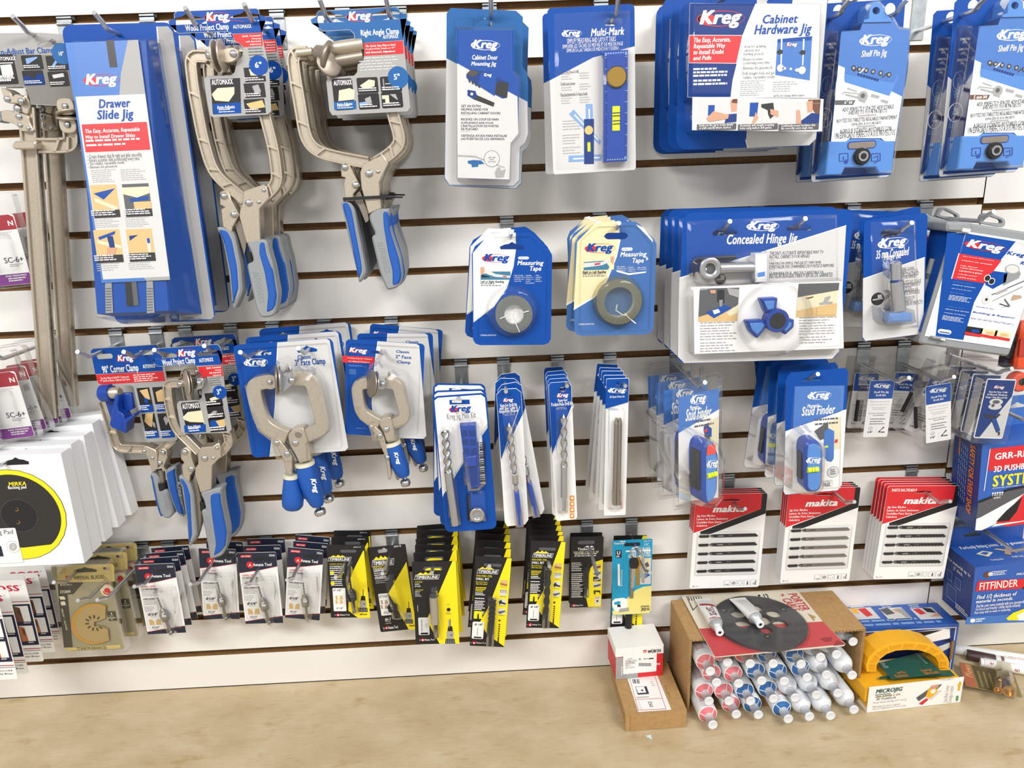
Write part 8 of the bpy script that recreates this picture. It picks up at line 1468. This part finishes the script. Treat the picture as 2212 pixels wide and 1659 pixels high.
# ---- open carton of caulking tubes
M, w = on_bench((1484,1538),(1853,1513)); h = on(M,(1504,1381)).z; D = .118
g = thing('open_carton', 'open brown cardboard carton lying on its side, full of caulking tubes', 'box', M); t = .004; b = MB()
FL = .004
b.box(-w/2,-w/2+t,0,D,0,h,KRAFT); b.build('side_panel',g); b = MB(); b.box(w/2-t,w/2,0,D,0,h,KRAFT); b.build('side_panel',g); b = MB(); b.box(-w/2+t,w/2-t,0,D,h-t,h,KRAFT); b.build('top_panel',g); b = MB(); b.box(-w/2+t,w/2-t,0,D,0,.0012,KRAFT); b.build('bottom_panel',g); b = MB(); b.box(-w/2+t,w/2-t,D-t,D,.0012,h-t,KRAFT); b.build('back_panel',g)
b = MB()
for x in (-w/2+t*.5, w/2-t*.5):
    for i in range(int(h/.0045)): z = .002+i*.0045; b.box(x-t*.32,x+t*.32,-.0005,.0,z,z+.0022,KRAFTD)
for i in range(int(w/.006)): x = -w/2+.003+i*.006; b.box(x,x+.003,-.0005,0,h-t*.8,h-t*.2,KRAFTD)
b.build('fluted_edge', g); HC_ = h; MC = M
TUB = dict(pink=[(390,965),(615,865),(860,880),(495,1085),(735,1095),(365,1290),(630,1285),(455,1545),(710,1430)],blue=[(1110,880),(1415,885),(985,1065),(1230,1070),(1480,1030),(865,1285),(1115,1260),(950,1435),(1275,1480)],white=[(1625,810),(1800,780),(1980,640),(1690,1000),(1970,1005),(1350,1250),(1580,1220),(1815,1200),(1505,1455),(1735,1445),(1990,1380)])
AXD = Vector((.03,-1,0)).normalized()
def caulk(ringc):
    g = thing('caulking_tube', '', 'tube'); b = MB(); R = .0165; ax = (0,-1,0)   # origin: middle of the nozzle's end; body runs to +y
    b.lathe([(-.155,R*.9),(-.152,R),(-.029,R),(-.0265,R*.98)] if ringc else [(-.155,R*.9),(-.152,R),(-.033,R),(-.031,R*.98)], (0,0,0), ax, PLW if ringc else PLT, 28); b.build('barrel', g)
    if ringc:
        b = MB(); b.lathe([(-.0265,R*.98),(-.026,R*.9)], (0,0,0), ax, PLW, 28, True, False); b.lathe([(-.0261,R*.91),(-.0205,R*.42)], (0,0,0), ax, ringc, 28, True, False); bb = b.build('coloured_shoulder', g)
        b = MB()
        for a in (.8, 2.9): b.tube([(R*.9*math.cos(a),.0262,R*.9*math.sin(a)),(R*.42*math.cos(a),.0203,R*.42*math.sin(a))], .0007, PLW, 5)
        for k in range(9): a = 1.3+k*.1; b.tube([(R*1.005*math.cos(a),.04,R*1.005*math.sin(a)),(R*1.005*math.cos(a),.075,R*1.005*math.sin(a))], .00035, CRIM, 4)
        b.build('label_stripes', g)
    else:
        b = MB(); b.lathe([(-.031,R*.98),(-.0285,R*.93),(-.0245,R*.78),(-.0215,R*.58),(-.0195,R*.46)], (0,0,0), ax, PLT, 28, True, False); b.build('rounded_shoulder', g)
    b = MB(); b.lathe([(-.022,.0074),(-.004,.0072),(-.004,.0079),(-.0004,.0079),(0,.0072),(-.0006,.0058),(-.0007,.0005)], (0,0,0), ax, PLT, 22); b.build('nozzle', g); return g
protos = {}
Rot = Vector((0,-1,0)).rotation_difference(AXD).to_matrix().to_4x4()
tubes = []
for kind, l in TUB.items():
    for p in l:
        q = c1(*p); s = U(q, .165); z0 = s.z
        if s.z < .03: s = G(q, .0178)
        elif s.z > .135: s = U(q, .122)
        if s.x < .335: s.x = .335
        tubes.append((kind, s, z0))
ROWN = lambda z: 'bottom row' if z < .03 else 'second row up' if z < .06 else 'third row up' if z < .097 else 'fourth row up' if z < .135 else 'top right corner'
groups = {}
for kind, s, z0 in tubes: groups.setdefault((kind, ROWN(z0)), []).append(s)
for (kind, row), l in groups.items():
    l.sort(key=lambda s: s.x); n = len(l)
    for i, s in enumerate(l):
        if kind not in protos: g = protos[kind] = caulk(dict(pink=PINKT, blue=BLUET, white=None)[kind])
        else: g = dup(protos[kind])
        pos = '' if n == 1 else ', left of two' if n == 2 and i == 0 else ', right of two' if n == 2 else ', leftmost of %s' % ('three','four')[n-3] if i == 0 else ', rightmost of %s' % ('three','four')[n-3] if i == n-1 else ', middle of three' if n == 3 else (', second of four',', third of four')[i-1]
        base = dict(pink='pink-ringed white caulking tube', blue='blue-ringed white caulking tube', white='plain white caulking tube')[kind]
        z = s.z
        g.matrix_basis = Matrix.Translation((s.x, s.y, z)) @ Rot @ Matrix.Rotation(random.uniform(-.5,.5),4,'Y')
        g['label'] = base+' in the carton, '+row+pos if row != 'top right corner' else 'plain white caulking tube in the upper right corner of the carton'; g['group'] = 'caulking tubes in the carton'
# ---- carded router plate on top
def flat(q, hh):
    P = [G(p, hh) for p in q]; tl, tr_, br, bl = P; X = ((tr_-tl)+(br-bl)).normalized(); Zc = Vector((0,0,1)).cross(X); w = ((tr_-tl).length+(br-bl).length)/2; h = ((tl-bl).length+(tr_-br).length)/2; c = sum(P, Vector())/4-Zc*h/2; M = Matrix.Identity(4)
    for i in range(3): M[i][0], M[i][1], M[i][2], M[i][3] = X[i], (0,0,-1)[i], Zc[i], c[i]
    return M, w, h
ht = HC_+.002
q4 = Q(c1(112,140),c1(1360,62),c1(1888,662),c1(478,802))
M, w, h = flat(q4, ht); g = thing('router_plate_card', 'cream and red card of a round black router plate lying on the tube carton', 'tool pack', M)
c = Sheet(M, w, h, .0012); o = c.qs(c1, [(130,130),(1330,62),(1370,75),(1650,420),(1890,655),(1880,675),(490,800),(465,790),(300,490),(115,150)])
c.base(mat('aged_cream_card','#ddd5c2',.55), o, [], back=WHITE); c.G(c1,[(303,493),(1645,415),(1888,660),(488,798),(468,788)],mat('faded_red_print','#c4464a',.45)); 
for t, a, e in (('PORTER',(1262,118),(1420,300)),('CABLE',(1195,172),(1310,305))):
    p0, p1 = c.q(c1,*a), c.q(c1,*e); P0, P1 = c.p(*p0), c.p(*p1); f = lambda u, v, P0=P0, P1=P1: (lambda d: (lambda n: (P0[0]+d.x*u+n.x*v, c.y-.0004, P0[1]+d.y*u+n.y*v))(Vector((-d.y,d.x)).normalized()*.017))(Vector(P1)-Vector(P0)); c.mb.text(t, f, mat('faded_red_print','#c4464a',.45), 'imp')
c.G(c1,[(1178,130),(1200,125),(1208,108),(1216,124),(1238,128),(1218,134),(1212,150),(1202,135)],mat('faded_red_print','#c4464a',.45),2)
c.T('$ 12',c1,925,125,1085,178,BLACK,'ital',3); c.G(c1,[(160,140),(320,140),(345,180),(245,290),(235,300)],INK,2); c.G(c1,[(168,145),(316,145),(335,182),(240,285)],mat('aged_cream_card','#ddd5c2',.55),3)
for i in range(5): c.G(c1,[(178+i*28,150),(188+i*28,150),(205+i*28,190),(195+i*28,192)],INK,4)
c.G(c1,[(1612,605),(1660,590),(1750,585),(1735,630),(1680,640)],mat('stain','#96383c',.5),3); c.G(c1,[(1760,680),(1800,620),(1885,655),(1880,668)],mat('stain','#96383c',.5),3); c.G(c1,[(1480,330),(1510,340),(1570,365),(1560,385),(1530,365),(1562,405),(1545,408)],KRAFT,4)
c.mb.build('backing_card', g)
oc_ = tr(M,c1,[(960,415)],-.006)[0]; R = .0765; b = MB()
rc = [tr(M,c1,[p],-.006)[0] for p in ((910,270),(1110,330),(725,335),(775,440),(1180,440),(1030,512))]; rr_ = [.013]*5+[.0105]
holes = [ring(x,z,r,r,20) for (x,z), r in zip(rc, rr_)]+[ring(oc_[0]+.004,oc_[1]+.004,.0165,.0165,24)]
outer = ring(oc_[0],oc_[1],R,R,56); b.ext(outer, -.0075, -.0013, BAKE, None, holes, None, True)
for p in ((570,297),(1217,285),(1045,578)): x, z = tr(M,c1,[p],-.0075)[0]; b.lathe([(0,.0062),(.0003,.005)], (x,-.0075,z), (0,-1,0), PLK, 16); b.lathe([(0.0003,.003),(.0006,.0025)], (x,-.0075,z), (0,-1,0), NICKD, 12)
b.build('router_plate', g)
b = MB(); tray(b, ring(oc_[0],oc_[1],R+.004,R+.004,56), -.0013, -.0095, FILM, .003); b.build('clear_cover', g)
# ---- two small tubes of cement
def squeeze(a, e, hz, wd, lab, art):     # a: crimped end, e: cap end (places on the sheet), lying flat
    A, B = G(a, hz), G(e, hz); d = (B-A); L = d.length; d.normalize(); s = d.cross(Vector((0,0,1))); M = Matrix.Identity(4)
    for i in range(3): M[i][0], M[i][1], M[i][2], M[i][3] = s[i], d[i], (0,0,1)[i], A[i]
    g = thing('cement_tube', lab, 'tube', M); b = MB(); n = 20; P = []; mt = mat('white_tube','#ebebea',.3)
    prof = [(0,wd*1.02,.0008),(.06,wd*1.02,.001),(.12,wd,.0022),(.4,wd*.96,.0065),(.66,wd*.86,.0088),(.78,wd*.82,.0092)]
    vs = [(wx/2*1.0*math.cos(2*PI*k/n), t*L, rz+rz*math.sin(2*PI*k/n)) for t, wx, rz in prof for k in range(n)]; b.add(vs, [(i*n+k,i*n+(k+1)%n,(i+1)*n+(k+1)%n,(i+1)*n+k) for i in range(len(prof)-1) for k in range(n)], mt, True); b.add(vs[:n], [tuple(range(n))], mt)
    if art:
        def at(u, t):                      # a spot on the upper face
            for (t0,w0,r0),(t1,w1,r1) in zip(prof, prof[1:]):
                if t0 <= t <= t1: f = (t-t0)/(t1-t0); wx, rz = w0+(w1-w0)*f, r0+(r1-r0)*f; break
            x = u*wx/2; return (x, t*L, rz+rz*math.sqrt(max(0,1-u*u))+.0003)
        def patch(u0,u1,t0,t1,m2,sk=0): 
            for i in range(6):
                ua, ub = u0+(u1-u0)*i/6, u0+(u1-u0)*(i+1)/6; b.add([at(ua,t0+sk*ua),at(ub,t0+sk*ub),at(ub,t1+sk*ub),at(ua,t1+sk*ua)],[(0,1,2,3)],m2)
        patch(-.85,.85,.22,.30,CRIM,-.03)
        b.text('SEAMFIL', lambda u, v: at(-.45+.9*v, .66-.31*u), mat('print_maroon','#5c1f2c',.45), 'imp')
        for i in range(9): patch(-.8+i*.18,-.7+i*.18,.70,.745,(BLACK,BLACK,RED,RED,RED)[i%5])
    else:
        for i in range(11):
            t0 = .16+i*.052
            def at2(u, t):
                for (ta,w0,r0),(tb,w1,r1) in zip(prof, prof[1:]):
                    if ta <= t <= tb: f = (t-ta)/(tb-ta); wx, rz = w0+(w1-w0)*f, r0+(r1-r0)*f; break
                return (u*wx/2, t*L, rz+rz*math.sqrt(max(0,1-u*u))+.0003)
            for j in range(7): ua = -.6+j*.17; b.add([at2(ua,t0),at2(ua+.12,t0),at2(ua+.12,t0+.016),at2(ua,t0+.016)],[(0,1,2,3)],GREY)
    b.build('tube_body', g); zc = .0092
    b = MB(); b.lathe([(L*.78,.0118 if wd > .02 else .010),(L*.86,.0085),(L*.88,.0062)], (0,0,zc), (0,1,0), mat('bare_aluminium','#cdd0d2',.3,.6), 24); b.build('metal_shoulder', g)
    b = MB(); b.lathe([(L*.87,.0062),(L*.99,.0068),(L,.0062),(L*.995,.0028),(L*.985,.0026)], (0,0,zc), (0,1,0), PLW, 20); b.lathe([(L*.9905,.0026),(L*.992,.0024)], (0,0,zc), (0,1,0), PLK, 10); b.build('cap', g); return g
squeeze(c7(500,260), c7(880,1120), ht+.003, .030, 'small white cement tube with maroon band, left of the black plate', True)
squeeze(c7(1270,240), c7(1790,940), ht+.010, .030, 'small white and grey cement tube lying across the black plate', False)

# ---- second blue carton behind
A = on_bench((1895,1440),(2052,1428))[0]; M = Matrix.Translation((.700,-.068,0)); w, D, h = .235, .066, .1015
M = Matrix.Translation((.815-w/2,-.0685,0)); g = thing('push_block_box', 'blue carton standing on the workbench behind the yellow push block', 'box', M); shell(g, w, D, h, BOXB, BOXN, BOXB)
Mt = face_top(M,w,D,h); k = Sheet(Mt, w, D, .0004, None, -.0004)
for x0, x1, bits in ((110,470,[(PLY,[(.1,.0),(.4,.05),(.3,.5),(.1,.4)]),(RED,[(.4,.1),(.75,.05),(.8,.7),(.5,.8)])]),(480,845,[(DGREY,[(0,.1),(.4,.0),(.5,.5),(.1,.6)]),(SKIN,[(.5,.2),(.8,.1),(.75,.5)]),(GREY,[(.7,.1),(1,.1),(1,.9),(.8,.9)])]),(850,1215,[(RED,[(.1,.1),(.4,.05),(.5,.5),(.2,.6)]),(BLACK,[(.55,.0),(.9,.1),(.95,.5),(.6,.4)]),(SKIN,[(.5,.8),(1,.5),(1,.8)])])):
    k.photo(c2,x0,190,x1+40,310,PALE,bits,2)
for x0 in (130,500,830): k.LN(c2,x0,150,x0+200,185,2,WHITE,2,.4)
k.LN(c2,260,335,1310,375,2,LBLUE,2,.5); child(k.mb,'printed_top',g,Mt)
k = Sheet(M, w, h, .0004, None, -.0004); k.R(c2,250,470,1335,900,WHITE,1); k.R(c2,260,478,1325,900,BOXN,2); k.G(c2,[(900,470),(1250,430),(1330,430),(1330,540),(1050,600),(700,620)],WHITE,3); k.G(c2,[(900,470),(1250,440),(1000,520),(800,530)],BLACK,4); k.G(c2,[(1240,580),(1330,540),(1330,580)],BLACK,4); k.G(c2,[(1050,690),(1330,590),(1330,650),(1200,720)],PALE,4)
for i, (t, e) in enumerate((('EVERYTHING YOU NEED TO MAKE PERFECT',640),('DADO FITTING BOXES',470),('BLADE',360))): k.T(t,c2,230,492+i*40,e,522+i*38,ORG,'imp',4,1)
child(k.mb,'printed_front',g)
a = tr(M,c2,[(1348,590),(1382,570),(1352,785),(1322,790)],-.004); b = MB(); b.ext(a,-.006,-.003,KRAFTD); b.build('side_flap', g)
# ---- yellow push block in its tray
M, w = on_bench((1872,1540),(2074,1517)); h = on(M,(1879,1485)).z; D = .074
g = thing('push_block', 'yellow plastic push block with arched handle in a white card tray', 'push block', M)
b = MB(); b.box(-w/2,w/2,0,.0012,.0005,h,WHITE); b.box(-w/2,w/2,D-.0012,D,.0005,h*.8,WHITE); b.box(-w/2,w/2,.0012,D-.0012,.0005,.0015,WHITE); b.build('card_tray', g)
k = Sheet(M, w, h, .0003, None, -.0004); k.T('MICROJIG',c2,455,1152,765,1180,GREEN,'ital'); k.G(c2,[(442,1215),(628,1195),(628,1202),(442,1222)],GREEN,2); k.T('GRR-RIPPER 2 GO',c2,445,1228,742,1218,mat('print_bronze','#8a7a3a',.45),'imp',3,1); k.T('3D Pushblock',c2,458,1256,690,1254,DGREY,'bold',3,1); k.T('Keeps Hands Safe Rip 3/16" and up',c2,425,1296,815,1278,GREY,'reg',3,1); k.T('Mantenga las manos seguras',c2,415,1345,740,1332,GREY,'reg',3,1); k.T('Soporte rasgaduras de 5 mm y m'+chr(225)+'s',c2,412,1372,805,1350,GREY,'reg',3,1)
k.G(c2,[(930,1250),(1120,1120),(1240,1085),(1200,1130),(960,1290)],DGREY,2); k.G(c2,[(1050,1250),(1180,1165),(1240,1160),(1110,1275)],PALE,2); k.G(c2,[(1040,1230),(1075,1150),(1140,1120),(1185,1150),(1170,1190),(1090,1255)],PLY,3); k.O(c2,1130,1170,.0045,WHITE,4); k.G(c2,[(960,1320),(1050,1255),(1075,1270),(1000,1335)],RED,3); k.G(c2,[(1100,1110),(1180,1090),(1200,1120),(1130,1150)],SKIN,4)
k.VT('Stays Blade Contact',c2,1280,1105,1310,1300,GREY,'reg',3,1,False); k.VT('Descarga el contacto',c2,1330,1110,1365,1300,GREY,'reg',3,1,False); k.T('MODEL #GRR2GO',c2,1222,1028,1385,1032,GREY,'reg',3,1)
k.G(c2,[(1425,1165),(1432,1100),(1422,1100),(1455,1050),(1475,1095),(1460,1095),(1448,1165)],mat('print_amber','#e3b21c',.45),2); k.G(c2,[(1408,1228),(1435,1225),(1425,1285),(1400,1288)],mat('print_leaf','#3f9a63',.45),2); child(k.mb,'printed_front',g)
b = MB(); zb = .006; b.box(-w/2+.006,w/2-.004,.0035,D-.004,.0018,.018,PLY); b.box(-w/2-.004,-w/2+.045,.004,D+.004,.02,h-.006,PLY); b.box(w/2-.036,w/2-.002,.004,D+.004,.02,h-.006,PLY); b.box(-w/2+.045,w/2-.036,.004,D+.004,.02,h-.012,PLY)
b.build('block_body', g)
b = MB(); ya = .030; ho = tr(M,c2,[(345,940),(332,870),(362,775),(450,680),(590,610),(740,583),(880,578),(1010,590),(1130,622),(1230,682),(1300,770),(1326,835),(1315,900)],ya); hi_ = tr(M,c2,[(455,940),(462,860),(500,790),(580,730),(690,690),(820,680),(960,685),(1080,720),(1160,770),(1195,830),(1200,895)],ya)
b.ext(ho+hi_[::-1], ya, ya+.034, PLY); 
def mid(l, t): i = min(int(t*(len(l)-1)), len(l)-2); f = t*(len(l)-1)-i; return (Vector(l[i])*(1-f)+Vector(l[i+1])*f)
for k2 in range(9):
    t0, t1 = .02+k2*.108, .02+k2*.108+.085; a, b_, c_, d_ = mid(ho,t0), mid(ho,t1), mid(hi_,t1), mid(hi_,t0); q = [a*.72+d_*.28, b_*.72+c_*.28, b_*.2+c_*.8, a*.2+d_*.8]; rp = rpoly([tuple(p) for p in q],.0015); b.flat(rp, ya-.0003, mat('yellow_plastic_painted_shade','#e09d12',.5))  # flat cells; the shade of the recesses is painted as darker yellow
    for p, r in zip(rp, rp[1:]+rp[:1]): b.tube([(p[0],ya-.0004,p[1]),(r[0],ya-.0004,r[1])], .0005, PLY, 4, False)
b.build('arched_handle', g)
b = MB(); Mt = face_top(M,w,D,h-.001); c = Sheet(Mt, w, D, .0005, b, -.0006); b.flat(tr(Mt,c2,[(480,1030),(1395,990),(1330,920),(1110,930),(500,1000)],0), -.0002, GREEN); b.flat(tr(Mt,c2,[(470,840),(980,710),(1265,965),(640,1035)],-.004), -.004, GREEN)
c.y = -.0045; c.T('Learn More',c2,682,940,815,958,ORG,'reg',1,1); c.T('En savoir plus',c2,972,912,1125,928,ORG,'reg',1,1); c.T('M'+chr(225)+'s informaci'+chr(243)+'n',c2,665,978,845,996,ORG,'reg',1,1); c.T('Erfahren Sie mehr',c2,1008,942,1205,958,ORG,'reg',1,1); c.LN(c2,500,840,620,900,5,PALE,1,.3); c.LN(c2,930,735,1080,850,8,PALE,1,.3); child(b,'green_card',g,Mt)
# ---- paint markers and brass fittings
def cyl_on(a, e, r, name, lab, cat, parts, z=None):
    z = r if z is None else z; A, B = G(a, z), G(e, z); d = B-A; L = d.length; d.normalize(); s = d.cross(Vector((0,0,1))); M = Matrix.Identity(4)
    for i in range(3): M[i][0], M[i][1], M[i][2], M[i][3] = d[i], -s[i], (0,0,1)[i], (A.x, A.y, z)[i]
    g = thing(name, lab, cat, M)
    for pn, t0, t1, rr, mt in parts: b = MB(); b.lathe([(L*t0,rr*.94),(L*t0+.0006,rr),(L*t1-.0006,rr),(L*t1,rr*.94)], (0,0,0), (1,0,0), mt, 24); o = b.build(pn, g)
    return g, M, L
g, M, L = cyl_on(c8(100,250), c8(2700,640), .0095, 'paint_marker', 'long white paint marker lying against the wall behind the brown-capped one', 'marker', (('cap',0,.115,.0095,PALE),('barrel',.115,1,.0092,WHITE)))
b = MB()
def roundtext(b, t, x0, x1, a0, a1, r, mt, st='imp'):
    b.text(t, lambda u, v: (x0+(x1-x0)*u, -r*math.cos(a0+(a1-a0)*v), r*math.sin(a0+(a1-a0)*v)), mt, st)
roundtext(b,'MARKAL',L*.27,L*.22,.5,.25,.0094,NAVY); roundtext(b,'Dura-Mark II',L*.70,L*.50,.75,.35,.0094,CRIM,'reg')
for i in range(4): b.add([(L*.53,-.0094*math.cos(.1-i*.14),.0094*math.sin(.1-i*.14)),(L*.72,-.0094*math.cos(.1-i*.14),.0094*math.sin(.1-i*.14)),(L*.72,-.0094*math.cos(.06-i*.14),.0094*math.sin(.06-i*.14)),(L*.53,-.0094*math.cos(.06-i*.14),.0094*math.sin(.06-i*.14))],[(0,1,2,3)],GREY)
b.build('lettering', g)
g, M, L = cyl_on(c8(455,400), c8(2300,760), .0098, 'paint_marker', 'brown-capped white paint marker beside the yellow push block', 'marker', (('cap',0,.40,.0098,mat('brown_cap','#46302e',.45)),('barrel',.40,1,.0092,WHITE)))
b = MB(); b.lathe([(L*.47,.0094),(L*.515,.0094)], (0,0,0), (1,0,0), mat('brown_band','#7d5a50',.45), 24, True, False); b.build('band', g)
g, M, L = cyl_on(c8(795,590), c8(2500,900), .0088, 'paint_marker', 'white paint marker partly under the brass fittings pack', 'marker', (('cap',0,.05,.0078,WHITE),('barrel',.05,1,.0088,WHITE)))
b = MB(); roundtext(b,'rk',L*.19,L*.13,.85,.35,.0090,CRIM); roundtext(b,'UN',L*.58,L*.51,.5,-.1,.0090,CRIM); b.build('lettering', g)
M, w, h = flat(Q(c2(1442,830),c2(2108,958),c2(2168,1245),c2(1510,1112)), .012)
g = thing('fittings_pack', 'tan blister pack of brass hose fittings lying on the workbench at right', 'fittings pack', M); c = Sheet(M, w, h, .0008); TAN = mat('tan_print','#8c7c4e',.5); TAN2 = mat('dark_tan_print','#5d5232',.5)
c.base(TAN, c.rr(0,0,1,1,.003), [], back=PALE); c.poly([(.01,.03),(.2,.03),(.22,.97),(.01,.97)], mat('print_clay','#b3664a',.5)); c.vtext('Plews',.06,.06,.2,.6,mat('print_peach','#dba870',.5),'ital',3,1,False); c.poly([(.23,.03),(.66,.03),(.66,.97),(.25,.97)], TAN2)
for k in range(3): c.rect(.3+k*.1,.25,.34+k*.1,.92,TAN,3)
c.mb.build('backing_card', g)
for p, e, r in (((1930,1010),(1905,1165),.0065),((2030,1010),(2040,1180),.0105)):
    b = MB(); q = [Vector((v[0],-.012,v[1])) for v in tr(M,c2,[p,e],-.012)]; d = q[1]-q[0]; LL = d.length; b.lathe([(0,r*.55),(LL*.25,r*.55),(LL*.27,r*.8),(LL*.35,r*.8),(LL*.37,r*.6),(LL*.5,r*.6),(LL*.52,r),(LL,r),(LL,r*.75),(LL*.8,r*.7)], q[0], d, BRASS, 18, False); b.build('brass_fitting', g)
b = MB(); tray(b, tr(M,c2,[(1870,820),(2070,860),(2150,1220),(1850,1165)],-.015), -.001, -.024, FILMY, .005, .005); b.build('clear_cover', g)
